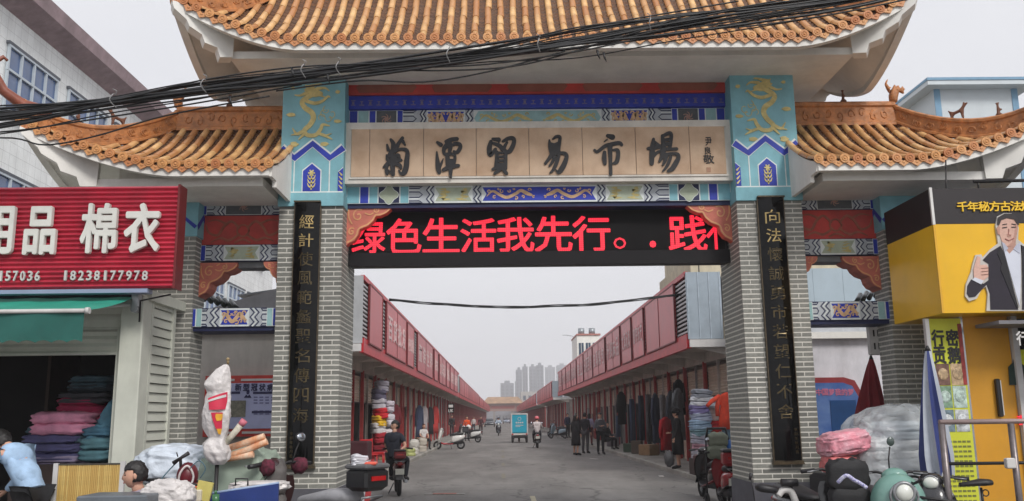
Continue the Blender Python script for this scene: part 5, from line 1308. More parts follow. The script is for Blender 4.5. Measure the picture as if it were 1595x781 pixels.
def cloth(n, rgb, b=.25): return M('cloth_'+n, rgb, .85, .3, 5, b, bscale=40)
st = [ # px, py(center), w px, h px, colour, label, Y
 (98,735,105,16,'dark','dark folded quilt at the foot of the stack beside the mat',11.0),
 (100,720,110,16,'lilac','pale lilac quilt low in the bedding stack',11.0),
 (108,705,105,18,'violet','violet patterned quilt under the grey-blue ones',11.0),
 (92,690,90,18,'violet','second violet quilt, edge folded towards the street',10.95),
 (100,676,95,20,'slate','grey-green quilt directly below the pink one',11.0),
 (132,668,60,20,'slate','slate quilt tucked behind the pink quilt',11.2),
 (102,660,86,24,'pink','puffy pink folded quilt on the bedding stack',10.9),
 (140,655,66,18,'rose','rose quilt behind the pink quilt',11.25),
 (132,645,72,18,'crimson','lower crimson quilt in the bedding stack',11.3),
 (134,632,70,16,'crimson','upper crimson quilt in the bedding stack',11.3),
 (140,621,80,12,'grey','thin dark grey quilt lying on the crimson quilts',11.3),
 (150,611,70,16,'dark','dark blue quilt near the top of the stack',11.35),
 (150,597,66,14,'slate','topmost dim quilt of the bedding stack',11.35),
 (165,700,60,24,'teal','teal quilt at the right foot of the bedding stack',10.85),
 (166,680,52,20,'blue','blue quilt leaning against the teal quilt',10.9)]
for i, (px, py, w, h, c, l, Y) in enumerate(st):
    p = at(px, py, Y); k = Y/FPX*1.0
    solo('quilt', quilt(B(), p, w*k*1.05, .55, h*k*1.35, random.Random(i).uniform(-.1,.1), i, .12), cloth(c, cols[c]), l, 'quilt', 'quilts piled in the bedding shop')
b = B(); p = at(172, 668, 10.8); quilt(b, p, .36, .22, .62, .3, 77, .18, .5)
solo('cushion', b, cloth('blue2', (70,112,132)), 'teal blue padded cushion standing on its corner at the right of the stack', 'cushion')
solo('bedding_table', B().box(-5.7, 10.55, .1, -4.45, 11.5, 1.12), M('dim_wood', (60,46,42)), 'dark low table carrying the bedding stack inside the shop', 'table')

# ---- bamboo mat board
m_bam = M('bamboo', (206,176,104), .6, .25, 9, .15, stretch=(1,1,.08))
t = wthing('bamboo_mat', 'yellow bamboo slat mat stood upright in front of the bedding shop', 'mat', (-4.2, 9.3, 0))
a, c = at(92, 725, 9.3), at(188, 722, 9.3); n = 34; wd = (c.x-a.x)/n
sm = mesh_of(B().cbox((0,0,0), (wd*.86,.012,.96), bev=.002), 'bamboo_slat'); setmat(sm, Mrand('bamboo_slat', (210,180,108), (188,152,84), .55, 9, .1))
for k in range(n):
    o = bpy.data.objects.new('bamboo_slat', sm); COL.objects.link(o); o.parent = t; o.location = Vector((a.x+(k+.5)*wd, 9.3+random.uniform(-.002,.002), a.z-.48))-OFF[t.name]
part('backing', B().box(a.x, 9.308, a.z-.96, c.x, 9.316, a.z-.002), M('mat_backing', (120,96,54), .8), t)
part('mat_edge', B().box(a.x-.05, 9.285, a.z-.98, a.x-.002, 9.315, a.z+.02).box(c.x+.002, 9.285, a.z-.98, c.x+.05, 9.315, a.z+.03), m_wht, t)
part('top_tape', B().box(a.x, 9.288, a.z-.0, c.x, 9.312, a.z+.015), M('dark_tape', (70,66,58), .7), t)

# ================================================================ RIGHT FOOD SHOP
m_yel = M('yellow_sign_sheet', (232,180,20), .35, .08, 2, .02, dirt=.06); m_blk = M('dark_brown_sign', (27,19,23), .5, .1, 3)
m_yel_s = M('yellow_side_sheet', (222,168,30), .25, .1, 2, .02, spec=.7)
t = wthing('shop_sign', 'yellow and black box sign with a man giving a thumbs up over the food shop', 'sign', (6.5, 10.4, 2.7))
YF = 9.9; XL = 5.03; z0_ = 2.70; z1_ = 4.16; zm = at(1480, 349, YF).z
bk = 11.15
part('lower_box', B().box(XL, YF, z0_, 10, bk, zm-.002), m_yel, t)
part('upper_box', B().box(XL-.004, YF-.004, zm, 10, bk+.004, z1_), m_blk, t)
part('corner_trim', B().box(XL-.018, YF-.018, zm-.01, XL+.012, YF+.012, z1_+.01), M('bright_trim', (214,212,208), .3, .1, 5, metal=.4), t)
part('corner_trim', B().box(XL-.014, YF-.014, z0_, XL+.008, YF+.008, zm-.012), m_yel_s, t)
for i, ch in enumerate('千年秘方古法焖制'):
    x0 = 1491+i*16.6; sign_char(ch, x0, 315-.15*i, x0+14.6, 330-.15*i, .022, t, M('yellow_letter', (240,196,40), .4, .05), .014, YF-.006)
# printed figure, built in relief: jacket, shirt, head, hand
def rel(pts, Y, d): return B().prism([(at(x, y, YF).x, at(x, y, YF).z) for x, y in pts], Y, d)
fig = part('printed_figure', rel([(1535,565-80),(1537,458),(1534,447),(1527,452),(1520,466),(1508,470),(1502,462),(1503,444),(1511,424),(1514,410),(1518,398),(1527,397),(1529,402),(1540,390),(1553,380),(1549,352),(1552,338),(1562,333),(1574,333),(1582,341),(1585,356),(1584,374),(1596,384),(1640,392),(1660,420),(1660,485)], YF-.022, .022), M('figure_outline', (196,192,186), .5), t)
part('printed_jacket', rel([(1541,483),(1540,458),(1535,444),(1517,463),(1508,464),(1504,458),(1505,446),(1511,436),(1530,443),(1538,437),(1538,412),(1529,406),(1540,394),(1556,384),(1563,400),(1584,483)], YF-.028, .006), M('navy_jacket_print', (34,28,42), .7, .2, 6), fig)
part('printed_jacket', rel([(1590,483),(1592,430),(1588,382),(1598,388),(1640,396),(1656,424),(1656,483)], YF-.028, .006), M('navy_jacket_print', (46,40,54)), fig)
part('printed_shirt', rel([(1558,378),(1586,478),(1588,430),(1587,380),(1576,386)], YF-.029, .006), M('shirt_print', (206,210,222), .6, .06), fig)
part('printed_neck', rel([(1560,372),(1560,384),(1570,396),(1580,386),(1580,374)], YF-.0295, .006), M('neck_print', (182,140,124), .6, .12, 30), fig)
part('printed_face', rel([(1553,350),(1554,342),(1562,338),(1574,338),(1581,346),(1583,360),(1580,375),(1573,385),(1565,385),(1558,376),(1554,362)], YF-.030, .007), M('face_print', (206,166,150), .6, .12, 30), fig)
part('face_shade', rel([(1583,358),(1580,375),(1573,385),(1566,385),(1574,378),(1578,366),(1579,352),(1582,348)], YF-.0335, .004), M('face_shade_print', (184,140,124), .6, .12, 30), fig)
part('face_shade', rel([(1566,366),(1573,366),(1572,370),(1567,370)], YF-.034, .004), M('face_shade_print', (184,140,124)), fig)
part('printed_ear', rel([(1552,354),(1550,357),(1552,366),(1555,367),(1555,355)], YF-.0325, .006), M('face_shade_print', (184,140,124)), fig)
part('printed_lapel', rel([(1556,384),(1551,396),(1558,412),(1556,420),(1581,480),(1584,480),(1562,396)], YF-.0335, .005), M('lapel_print', (18,15,24), .6, .2, 6), fig)
part('printed_lapel', rel([(1598,386),(1602,400),(1596,412),(1597,420),(1590,470),(1590,430),(1589,384)], YF-.0335, .005), M('lapel_print', (18,15,24)), fig)
part('printed_collar', rel([(1558,378),(1562,394),(1568,388),(1562,380)], YF-.0345, .005), M('collar_print', (184,188,204), .6), fig)
part('printed_collar', rel([(1586,379),(1586,396),(1576,389),(1580,383)], YF-.0345, .005), M('collar_print', (184,188,204)), fig)
part('printed_hair', rel([(1551,350),(1552,340),(1562,334),(1574,334),(1582,341),(1585,352),(1582,351),(1577,343),(1566,341),(1557,344),(1554,352)], YF-.0365, .006), M('hair_print', (50,44,46), .7), fig)
g = B()
for pts in ([(1559,356),(1566,355)], [(1573,355),(1580,355)]): g.line([(at(x,y,YF).x, at(x,y,YF).z) for x, y in pts], .009, YF-.037, .006)
for pts in ([(1559,351),(1566,350)], [(1573,350),(1580,351)]): g.line([(at(x,y,YF).x, at(x,y,YF).z) for x, y in pts], .008, YF-.037, .006)
part('printed_eyes', g, M('hair_print', (50,44,46)), fig, 'stuff')
g = B().line([(at(1563,373,YF).x, at(1563,373,YF).z), (at(1569,376,YF).x, at(1569,376,YF).z), (at(1577,372,YF).x, at(1577,372,YF).z)], .009, YF-.037, .006); g.line([(at(1569,358,YF).x, at(1569,358,YF).z),(at(1568,367,YF).x, at(1568,367,YF).z),(at(1572,368,YF).x, at(1572,368,YF).z)], .005, YF-.037, .006)
part('printed_mouth', g, M('mouth_print', (160,96,92), .7), fig, 'stuff')
hd = M('hand_print', (214,172,156), .6, .14, 30)
part('printed_hand', rel([(1515,436),(1514,420),(1520,400),(1525,402),(1524,414),(1534,413),(1537,418),(1537,432),(1528,439)], YF-.034, .006), hd, fig)
g = B()
for k in range(3): g.line([(at(1526,419+k*5,YF).x, at(1526,419+k*5,YF).z), (at(1537,418+k*5,YF).x, at(1537,418+k*5,YF).z)], .004, YF-.041, .006)
part('finger_line', g, M('finger_line', (170,124,110), .7), fig, 'stuff')
part('printed_cuff', rel([(1512,437),(1516,433),(1530,438),(1526,444)], YF-.0345, .006), M('shirt_print', (206,210,222)), fig)
# lamp bar and cable above
solo('hanging_cable', B().tube([at(1473,250,10.2), at(1474,300,10.0)], .009, 6), m_iron, 'thin dark cable hanging from the right roof eave to the yellow sign corner', 'cable')
solo('lamp_bar', B().tube([(5.55,9.9,4.24),(8.5,9.8,4.26)], .02, 6).tube([(5.6,9.9,4.16),(5.6,9.9,4.24)], .01, 6), m_iron, 'thin black lamp bar along the top of the yellow sign', 'lamp bar')
# shop front below
t = wthing('food_shop', 'food shop front with ochre wall, menu strip and display under the yellow sign', 'shop', (6.5, 10.8, 0))
m_och = M('ochre_wall_panel', (206,146,28), .5, .1, 2, .03, dirt=.1)
part('ochre_wall', B().box(5.47, 10.36, 0, 6.02, 10.5, z0_-.0), m_och, t)
part('chrome_strip', B().box(5.43, 10.33, 0, 5.47, 10.5, z0_), M('chrome_strip', (176,178,180), .2, .15, 8, metal=.7), t)
hp_ = part('door_handle', B().cbox((5.80, 10.33, at(1543,620,10.33).z), (.05,.05,.44), bev=.01), M('black_handle', (30,28,28), .3), t)
part('handle_side', B().box(5.826, 10.31, at(1543,620,10.33).z-.2, 5.836, 10.352, at(1543,620,10.33).z+.2), M('bright_trim', (214,212,208)), hp_)
part('shop_body', B().box(5.9, 10.6, 0, 10, 13, 2.7), M('dark_shop_inside', (24,22,24)), t)
a = at(1580, 550, 10.35)
part('poster_panel', B().box(6.10, 10.35, at(1580,600,10.35).z, 7.4, 10.37, at(1580,545,10.35).z), M('yellow_green_poster', (214,220,40), .5), t)
part('poster_figure', B().prism([(at(x,y,10.34).x, at(x,y,10.34).z) for x, y in [(1573,600),(1571,572),(1578,565),(1579,556),(1583,552),(1588,556),(1588,564),(1596,570),(1598,600)]], 10.34, .01), M('poster_suit', (28,52,44), .6), t)
part('white_post', B().box(6.03, 10.3, 0, 6.10, 10.42, 2.7), m_wht, t)
led2 = part('small_led_panel', B().box(6.12, 10.32, at(1585,668,10.3).z, 7.2, 10.35, at(1585,645,10.3).z), M('led_screen', (26,20,24)), t)
g = B(); q = at(1584, 665, 10.31)
for k in range(3): text(g, '营业中'[k], q.x+.02+k*.2, q.z+.02, q.x+.18+k*.2, q.z+.13, 10.318, .004, .02)
part('lit_characters', g, mt, led2, 'stuff')
part('lower_poster', B().box(6.13, 10.34, 0.75, 7.2, 10.36, at(1585,690,10.3).z), M('yellow_green_poster', (214,220,40)), t)
part('fascia_shelf', B().cbox((6.9, 10.05, 2.58), (2.6,.5,.04)), M('grey_awning_sheet', (120,118,122), .6), t)
p = part('hanging_sign', B().cbox((6.42, 9.86, 2.30), (.62,.06,.44), bev=.03), M('black_lightbox', (30,30,32), .3), t)
part('sign_rim', B().box(6.08,9.84,2.53,6.75,9.89,2.56), m_wht, p)
p_, q_ = at(1586,538,9.8), at(1604,516,9.8); g = B(); text(g, '行', p_.x, p_.z, q_.x, q_.z, 9.825, .006, .02); part('character', g, m_wht, p)
# menu strip
m_menu = M('menu_yellow', (206,210,56), .5, .08, 3, dirt=.1)
t = wthing('menu_board', 'tall yellow-green menu strip with black characters and goose pictures', 'menu board', (5.24, 10.3, .4))
part('board', B().box(5.05, 10.30, .4, 5.43, 10.33, 2.68), m_menu, t)
def mz(py): return at(1470, py, 10.3).z
for i, (ch, cx) in enumerate((('行',5.14),('密',5.31),('贡',5.14),('鹅',5.31))):
    z = mz(526) if i < 2 else mz(553); g = B(); text(g, ch, cx-.07, z-.10, cx+.07, z+.09, 10.299, .006, .03); part('character', g, m_ink, t)
for i, (py, ca, cc) in enumerate(((583, (116,84,72), (196,168,132)), (618, (126,156,132), (186,206,196)), (655, (120,140,150), (200,204,206)))):
    for j in range(2):
        f = part('picture', B().box(5.08+j*.17, 10.294, mz(py)-.13, 5.235+j*.17, 10.30, mz(py)+.12), M('pic%d%d' % (i, j), ca if j == 0 else cc, .5, .5, 14), t)
        g = B(); g.ell((5.157+j*.17, 10.292, mz(py)), (.062,.006,.07), 12, 6); 
        part('pictured_dish', g, M('dish%d' % i, cc if j == 0 else (150,110,84), .5, .5, 30), f)
g = B()
for k in range(14):
    z = mz(690)-k*.055
    for j in range(6): g.box(5.09+j*.053, 10.296, z, 5.13+j*.053, 10.30, z+.022)
part('small_print', g, M('olive_print', (120,124,60), .6), t, 'stuff')
part('red_strip', B().box(5.385, 10.292, mz(600), 5.43, 10.299, mz(505)), M('red_strip_print', (150,50,44), .5, .4, 14), t)
part('pale_frame', B().box(5.0, 10.28, .4, 5.045, 10.34, 2.68), M('bright_trim', (214,212,208)), t)

# ================================================================ NOTICE BOARDS
t = wthing('notice_board', 'red framed public notice board on the grey wall behind the white wrapped parasol', 'notice board', (-4.72, 16.400, 1.3))
zt_, zb_ = at(400,585,16.400).z, at(400,680,16.400).z; xa = at(320,600,16.400).x
part('board_frame', B().box(xa, 16.380, zb_, -4.01, 16.480, zt_), m_red, t)
part('white_bar', B().box(xa+.12, 16.370, zt_-.10, -4.90, 16.380, zt_-.06).box(-4.78, 16.370, zt_-.10, -4.13, 16.380, zt_-.06), m_wht, t, 'stuff')
part('white_bar', B().box(xa+.12, 16.370, zb_+.05, -4.84, 16.380, zb_+.09).box(-4.72, 16.370, zb_+.05, -4.13, 16.380, zb_+.09), m_wht, t, 'stuff')
pn = part('printed_sheet', B().box(xa+.09, 16.368, zb_+.14, -4.04, 16.380, zt_-.14), M('lilac_print', (176,180,214), .5, .15, 2), t)
for i, ch in enumerate('新型冠状病毒'):
    p, q = at(366+i*12.5, 609, 16.360), at(376+i*12.5, 598, 16.360); g = B(); text(g, ch, p.x, p.z, q.x, q.z, 16.366, .004, .03); part('character', g, M('navy_print', (44,44,84), .6), pn)
g = B()
for (a, b_, c, d) in ((394,610,432,614),(392,640,432,644),(360,610,374,614)):
    p, q = at(a, d, 16.360), at(c, b_, 16.360); g.box(p.x, 16.362, p.z, min(q.x, -4.05), 16.368, q.z)
part('blue_bar', g, M('navy_print', (44,44,84)), pn, 'stuff')
g = B()
for k in range(5):
    for j in range(4):
        p, q = at(395+j*9, 620+k*4.5+(8 if k > 2 else 0), 16.360), at(401+j*9, 618+k*4.5+(8 if k > 2 else 0), 16.360); g.box(p.x, 16.363, p.z, q.x, 16.368, q.z)
part('small_print', g, M('grey_violet_print', (110,110,150), .6), pn, 'stuff')
g = B(); c = at(386, 613, 16.360); g.ell((c.x, 16.366, c.z+.02), (.03,.004,.04), 10, 6); g.prism([(c.x-.07, c.z-.08), (c.x-.03, c.z-.02), (c.x, c.z-.05), (c.x+.03, c.z-.02), (c.x+.07, c.z-.08)], 16.362, .006)
part('printed_figure', g, M('navy_print', (44,44,84)), pn, 'stuff')
p, q = at(357, 650, 16.360), at(383, 624, 16.360)
part('printed_photo', B().box(p.x, 16.361, p.z, q.x, 16.368, q.z), M('olive_photo', (128,126,112), .5, .5, 14), pn)
t = wthing('notice_board', 'blue notice board with a red arched frame behind the red folded parasol', 'notice board', (5.2, 16.400, .9))
x0, x1 = at(1268, 620, 16.400).x-.2, at(1346, 640, 16.400).x; zt_ = at(1300, 588, 16.400).z; zb_ = at(1300, 690, 16.400).z
part('board_frame', B().prism([(x0, zb_), (x0, zt_), (x1-.32, zt_), (x1-.12, zt_-.06), (x1-.05, zt_-.2), (x1, zt_-.3), (x1, zb_)], 16.420, .06), M('dull_red_frame', (140,44,50), .5), t)
part('blue_sheet', B().prism([(x0+.05, zb_), (x0+.05, zt_-.10), (x1-.35, zt_-.10), (x1-.18, zt_-.16), (x1-.1, zt_-.32), (x1-.06, zt_-.4), (x1-.06, zb_)], 16.405, .016), M('blue_print', (48,84,150), .45, .35, 2, rgb2=(92,120,170)), t)
part('inner_panel', B().box(x1-.62, 16.395, zb_+.05, x1-.14, 16.405, zt_-.42), M('deep_blue_panel', (30,70,120), .4, .2, 2), t)
for i, ch in enumerate('中国梦我的梦'):
    p, q = at(1272+i*10, 616, 16.380), at(1280+i*10, 606, 16.380); g = B(); text(g, ch, p.x, p.z, q.x, q.z, 16.404, .004, .03); part('character', g, M('rose_print', (196,110,140), .6), t)
# air conditioner / white boxes at right side bay
t = wthing('electric_box', 'white wall mounted electrical box beside the right outer pillar', 'electrical box', (5.25, 12.2, 2.3))
p, q = at(1357, 553, 12.2), at(1376, 508, 12.2)
part('box_body', B().cbox(((p.x+q.x)/2, 12.25, (p.z+q.z)/2), (q.x-p.x, .1, q.z-p.z), bev=.01), m_wht, t)
for k in range(2):
    for j in range(2): part('vent_slot', B().cbox((p.x+.06+j*.06, 12.196, q.z-.1-k*.18), (.02,.01,.09)), m_iron, t)
part('pipe', B().tube([(q.x-.02,12.25,p.z),(q.x+.02,12.25,p.z-.1),(q.x+.08,12.2,p.z-.2),(q.x+.1,12.1,p.z-.6)], .02, 8), M('grey_pipe', (140,138,134), .6), t)
# ================================================================ PEOPLE
m_skin = M('skin', (206,158,134), .55, .1, 12, .03)
m_hair = M('black_hair', (26,22,22), .5, .3, 30, .3)
def garment_mat(rgb): return M('garment_%d_%d_%d' % rgb, rgb, .85, .22, 7, .35, bscale=26)
STAND = dict(pel=(0,0,.95), wai=(0,.005,1.10), che=(0,0,1.30), nkb=(0,.01,1.45), nek=(0,0,1.51), head=(0,-.015,1.625),
    hipL=(.095,0,.90), knL=(.105,-.015,.50), anL=(.11,.02,.09), toL=(.125,-.14,.04), hipR=(-.095,0,.90), knR=(-.105,-.015,.50), anR=(-.11,.02,.09), toR=(-.125,-.14,.04),
    shL=(.175,.005,1.405), elL=(.235,.03,1.13), wrL=(.25,-.05,.90), haL=(.25,-.08,.82), shR=(-.175,.005,1.405), elR=(-.235,.03,1.13), wrR=(-.25,-.05,.90), haR=(-.25,-.08,.82))
SIT = dict(STAND, pel=(0,.05,.50), wai=(0,.06,.66), che=(0,.03,.86), nkb=(0,.02,1.02), nek=(0,0,1.08), head=(0,-.03,1.19), hipL=(.1,0,.48), knL=(.16,-.42,.50), anL=(.15,-.40,.10), toL=(.16,-.54,.05),
    hipR=(-.1,0,.48), knR=(-.16,-.42,.50), anR=(-.15,-.40,.10), toR=(-.16,-.54,.05), shL=(.17,.03,.97), elL=(.23,-.05,.72), wrL=(.14,-.28,.62), haL=(.08,-.34,.60), shR=(-.17,.03,.97), elR=(-.23,-.05,.72), wrR=(-.14,-.28,.62), haR=(-.08,-.34,.60))
RIDE = dict(SIT, **{k: (v[0], v[1], v[2]+.30) for k, v in SIT.items() if k not in ('knL','anL','toL','knR','anR','toR','elL','wrL','haL','elR','wrR','haR')})
RIDE.update(knL=(.19,-.36,.74), anL=(.17,-.28,.34), toL=(.18,-.42,.29), knR=(-.19,-.36,.74), anR=(-.17,-.28,.34), toR=(-.18,-.42,.29),
    elL=(.27,-.18,1.03), wrL=(.30,-.42,1.02), haL=(.30,-.49,1.03), elR=(-.27,-.18,1.03), wrR=(-.30,-.42,1.02), haR=(-.30,-.49,1.03))
def skinned(pts, edges, radii, root=0, lev=1):
    me = bpy.data.meshes.new('sk'); me.from_pydata([Vector(p) for p in pts], edges, [])
    o = bpy.data.objects.new('sk', me); COL.objects.link(o)
    o.modifiers.new('s', 'SKIN')
    for i, r in enumerate(radii): me.skin_vertices[0].data[i].radius = (r, r) if not isinstance(r, tuple) else r
    me.skin_vertices[0].data[root].use_root = True
    sb = o.modifiers.new('b', 'SUBSURF'); sb.levels = lev
    dg = bpy.context.evaluated_depsgraph_get(); dg.update()
    m2 = bpy.data.meshes.new_from_object(o.evaluated_get(dg)); bpy.data.objects.remove(o)
    r = ([v.co.copy() for v in m2.vertices], [tuple(p.vertices) for p in m2.polygons]); bpy.data.meshes.remove(m2); return r
def chain(P, names, rad):
    return [P[n] for n in names], rad
def add_skin(b, P, items, edges):
    names = list(items); idx = {n: i for i, n in enumerate(names)}
    v, f = skinned([P[n] for n in names], [(idx[a], idx[c]) for a, c in edges], [items[n] for n in names])
    b.add(v, f, True)
def hand(b, w, h, side, curl=.5):
    """palm and five fingers from wrist w towards h"""
    w, h = Vector(w), Vector(h); d = (h-w).normalized(); a = Vector((0,-1,0)) - d*d.dot(Vector((0,-1,0)))
    a = a.normalized() if a.length > .1 else Vector((1,0,0)); n = d.cross(a)*side   # a: thumb side
    b.tube([w-d*.01, w+d*.03, w+d*.075, w+d*.09], [.024,.032,.034,.026], 8, flat=.55)
    for k in range(4):
        o = a*(.027-.018*k); L = (.072,.080,.074,.058)[k]; st = w+d*.085+o
        b.tube([st, st+d*L*.5+n*.004, st+d*L*(.92-.3*curl)-n*-.022*curl], [.0095,.0085,.006], 6)
    st = w+d*.03+a*.026; b.tube([st, st+d*.03+a*.022, st+d*.062+a*.026+n*.012], [.012,.0105,.0075], 6)
def make_head(b, c, yaw, pitch, detail):
    R_ = Matrix.Rotation(yaw, 3, 'Z') @ Matrix.Rotation(pitch, 3, 'X'); c = Vector(c)
    def fn(d, q):
        x, y, z = d.x*.078, d.y*.098, d.z*.118
        if z < 0: x *= 1-.28*(-d.z)**1.5; y *= 1-.12*(-d.z); y -= .012*(-d.z)
        if d.y < 0:      # face: brow, sockets, nose, lips, chin
            fx = abs(x)
            y -= .020*math.exp(-(x/.013)**2-((z+.018)/.026)**2) ; y += .010*math.exp(-((fx-.033)/.016)**2-((z-.012)/.015)**2)
            y -= .007*math.exp(-(x/.024)**2-((z+.062)/.010)**2); y -= .008*math.exp(-(x/.02)**2-((z+.098)/.016)**2)
        return R_@Vector((x, y, z))
    b.ell(c, (1,1,1), 24 if detail else 14, 18 if detail else 10, fn=fn)
    for s in (-1,1): b.ell(c+R_@Vector((s*.079,.008,-.005)), (.012,.022,.032), 8, 6)
    return R_, c
def person(label, loc, rot=0, pose=STAND, H=1.68, top=(40,40,46), bottom=(36,38,48), hairc=None, sleeve=1, legs='trousers', detail=False, hy=0, hp=0, long_hair=False, group=None, over=None, shoes=(30,28,30), helmet=None, hat=None, cat='person', curl=.5, legcol=None):
    P = dict(pose); P.update(over or {}); s = H/1.74
    t = thing('person', label, cat, loc, group, rot); t.scale = (s,)*3
    b = B()
    it = {'pel': .10, 'wai': .085, 'che': .105, 'nkb': .075, 'nek': .052, 'hipL': .085, 'knL': .058, 'anL': .038, 'toL': .034, 'hipR': .085, 'knR': .058, 'anR': .038, 'toR': .034,
          'shL': .055, 'elL': .040, 'wrL': .026, 'shR': .055, 'elR': .040, 'wrR': .026}
    ed = [('pel','wai'),('wai','che'),('che','nkb'),('nkb','nek'),('pel','hipL'),('hipL','knL'),('knL','anL'),('anL','toL'),('pel','hipR'),('hipR','knR'),('knR','anR'),('anR','toR'),('che','shL'),('shL','elL'),('elL','wrL'),('che','shR'),('shR','elR'),('elR','wrR')]
    add_skin(b, P, it, ed)
    nb_, hc = Vector(P['nek']), Vector(P['head'])
    b.tube([Vector(P['nkb']), nb_, nb_*.5+hc*.5], [.058,.052,.05], 10)
    R_, c = make_head(b, hc, hy, hp, detail)
    hand(b, P['wrL'], P['haL'], 1, curl); hand(b, P['wrR'], P['haR'], -1, curl)
    part('body', b, m_skin, t)
    # face features
    fe = B()
    for sx in (-1,1):
        fe.ell(c+R_@Vector((sx*.031,-.081,.010)), (.014,.008,.008), 8, 5)
        fe.tube([c+R_@Vector((sx*.018,-.092,.030)), c+R_@Vector((sx*.045,-.083,.032))], .0035, 5)
    part('eyes', fe, m_hair, t, 'stuff'); fe = B(); fe.tube([c+R_@Vector((-.022,-.092,-.062)), c+R_@Vector((0,-.100,-.060)), c+R_@Vector((.022,-.092,-.062))], [.003,.006,.003], 6)
    part('mouth', fe, M('lips', (150,84,78), .5), t)
    # hair
    h = B()
    def hf(d, q):
        k = 1.0
        x, y, z = d.x*.089, d.y*.108+.006, d.z*.124+.008
        lim = .035 if not long_hair else .04
        if d.y < -.25 and z < lim+.02*abs(d.x): return R_@Vector((x*.80, y*.72+.012, max(z, -.03)*.8))
        if z < (-.06 if not long_hair else -.3): z = -.06
        w = 1+.09*noise.noise(Vector((d.x*5+loc[0], d.y*5, d.z*5)))+.05*noise.noise(Vector((d.x*16+loc[0], d.y*16, d.z*4)))
        return R_@Vector((x*w, y*w, z*w))
    h.ell(c, (1,1,1), 44, 30, fn=lambda d, q: hf(d, q)+R_@(d*.006*noise.noise(Vector((d.x*22, d.y*22, d.z*5))))) if detail else h.ell(c, (1,1,1), 18, 12, fn=hf)
    if long_hair: h.ell(c+R_@Vector((0,.06,-.09)), (.085,.06,.15), 12, 8)
    if not hat: part('hair', h, M('hair_%d' % hairc[0], hairc, .5, .3, 30, .3) if hairc else m_hair, t)
    else:
        part('hair', h, m_hair, t)
    # shirt
    mt_t, mt_b = garment_mat(top), garment_mat(bottom)
    b = B(); it = {'wai': .128, 'che': .152, 'nkb': .082, 'shL': .074, 'shR': .074, 'pel': .135}
    ed = [('pel','wai'),('wai','che'),('che','nkb'),('che','shL'),('che','shR')]
    for S_ in 'LR':
        if sleeve >= 1: it['el'+S_] = .056; it['wr'+S_] = .040; ed += [('sh'+S_,'el'+S_),('el'+S_,'wr'+S_)]
        else:
            a, c2 = Vector(P['sh'+S_]), Vector(P['el'+S_]); P['_s'+S_] = tuple(a+(c2-a)*.72); it['_s'+S_] = .062; ed += [('sh'+S_,'_s'+S_)]
    add_skin(b, P, it, ed)
    ax = (Vector(P['nkb'])-Vector(P['wai'])).normalized(); q_ = ax.to_track_quat('Z', 'Y').to_matrix()
    sx_ = (Vector(P['shL'])-Vector(P['shR'])).normalized(); sy_ = ax.cross(sx_).normalized(); sx_ = sy_.cross(ax); q_ = Matrix((sx_, sy_, ax)).transposed()
    cc = Vector(P['che'])*.72+Vector(P['nkb'])*.28
    b.ell(cc, (1,1,1), 18, 12, fn=lambda d, q: q_@Vector((d.x*.182*(1-.2*max(0,-d.z)), d.y*.118, d.z*.16))*(1+.05*noise.noise(d*4+Vector(loc))))
    b.ell(Vector(P['wai'])*.7+Vector(P['che'])*.3, (1,1,1), 16, 10, fn=lambda d, q: q_@Vector((d.x*.142, d.y*.108, d.z*.20)))
    part('top', b, mt_t, t)
    if legs == 'trousers':
        b = B(); it = {'pel': .128, 'hipL': .105, 'knL': .074, 'anL': .056, 'hipR': .105, 'knR': .074, 'anR': .056}
        add_skin(b, P, it, [('pel','hipL'),('hipL','knL'),('knL','anL'),('pel','hipR'),('hipR','knR'),('knR','anR')]); part('trousers', b, mt_b, t)
    elif legs == 'dress':
        b = B(); pz = P['pel']; secs = [(P['che'][2]+.02, 0, .165, .13), (1.12, 0, .145, .12), (.95, 0, .19, .155), (.70, 0, .21, .17), (.42, 0, .225, .185)]
        b.loft(secs, 18, 2.2, 'z'); part('dress', b, mt_t, t)
    b = B()
    for S_ in 'LR':
        a, c2 = Vector(P['an'+S_]), Vector(P['to'+S_]); b.tube([a+Vector((0,.03,-.045)), a+Vector((0,0,-.01)), (a+c2)/2+Vector((0,0,-.0)), c2, c2+(c2-a).normalized()*.05], [.03,.05,.048,.042,.02], 8)
    part('shoes', b, M('shoe_%d' % shoes[0], shoes, .6), t, 'stuff')
    if helmet: 
        hb = B(); hb.ell(c+R_@Vector((0,.01,.03)), (.125,.14,.12), 16, 10, fn=lambda d, q: Vector((q.x, q.y, max(q.z, -.05)))); o = part('helmet', hb, M('helmet_%d_%d' % (helmet[0], helmet[2]), helmet, .25, .05, spec=.7), t)
        vb = B(); vb.box(-.09,-.17,-.02,.09,-.10,0, Matrix.Translation(c+Vector((0,0,.05))) @ R_.to_4x4()); part('visor', vb, m_black, o)
    if hat:
        hb = B(); hb.ell(c+Vector((0,.0,.07)), (.12,.13,.10), 16, 8); hb.cyl(c+Vector((0,0,.045)), c+Vector((0,0,.055)), .175, .165, 18); part('hat', hb, garment_mat(hat), t)
    return t

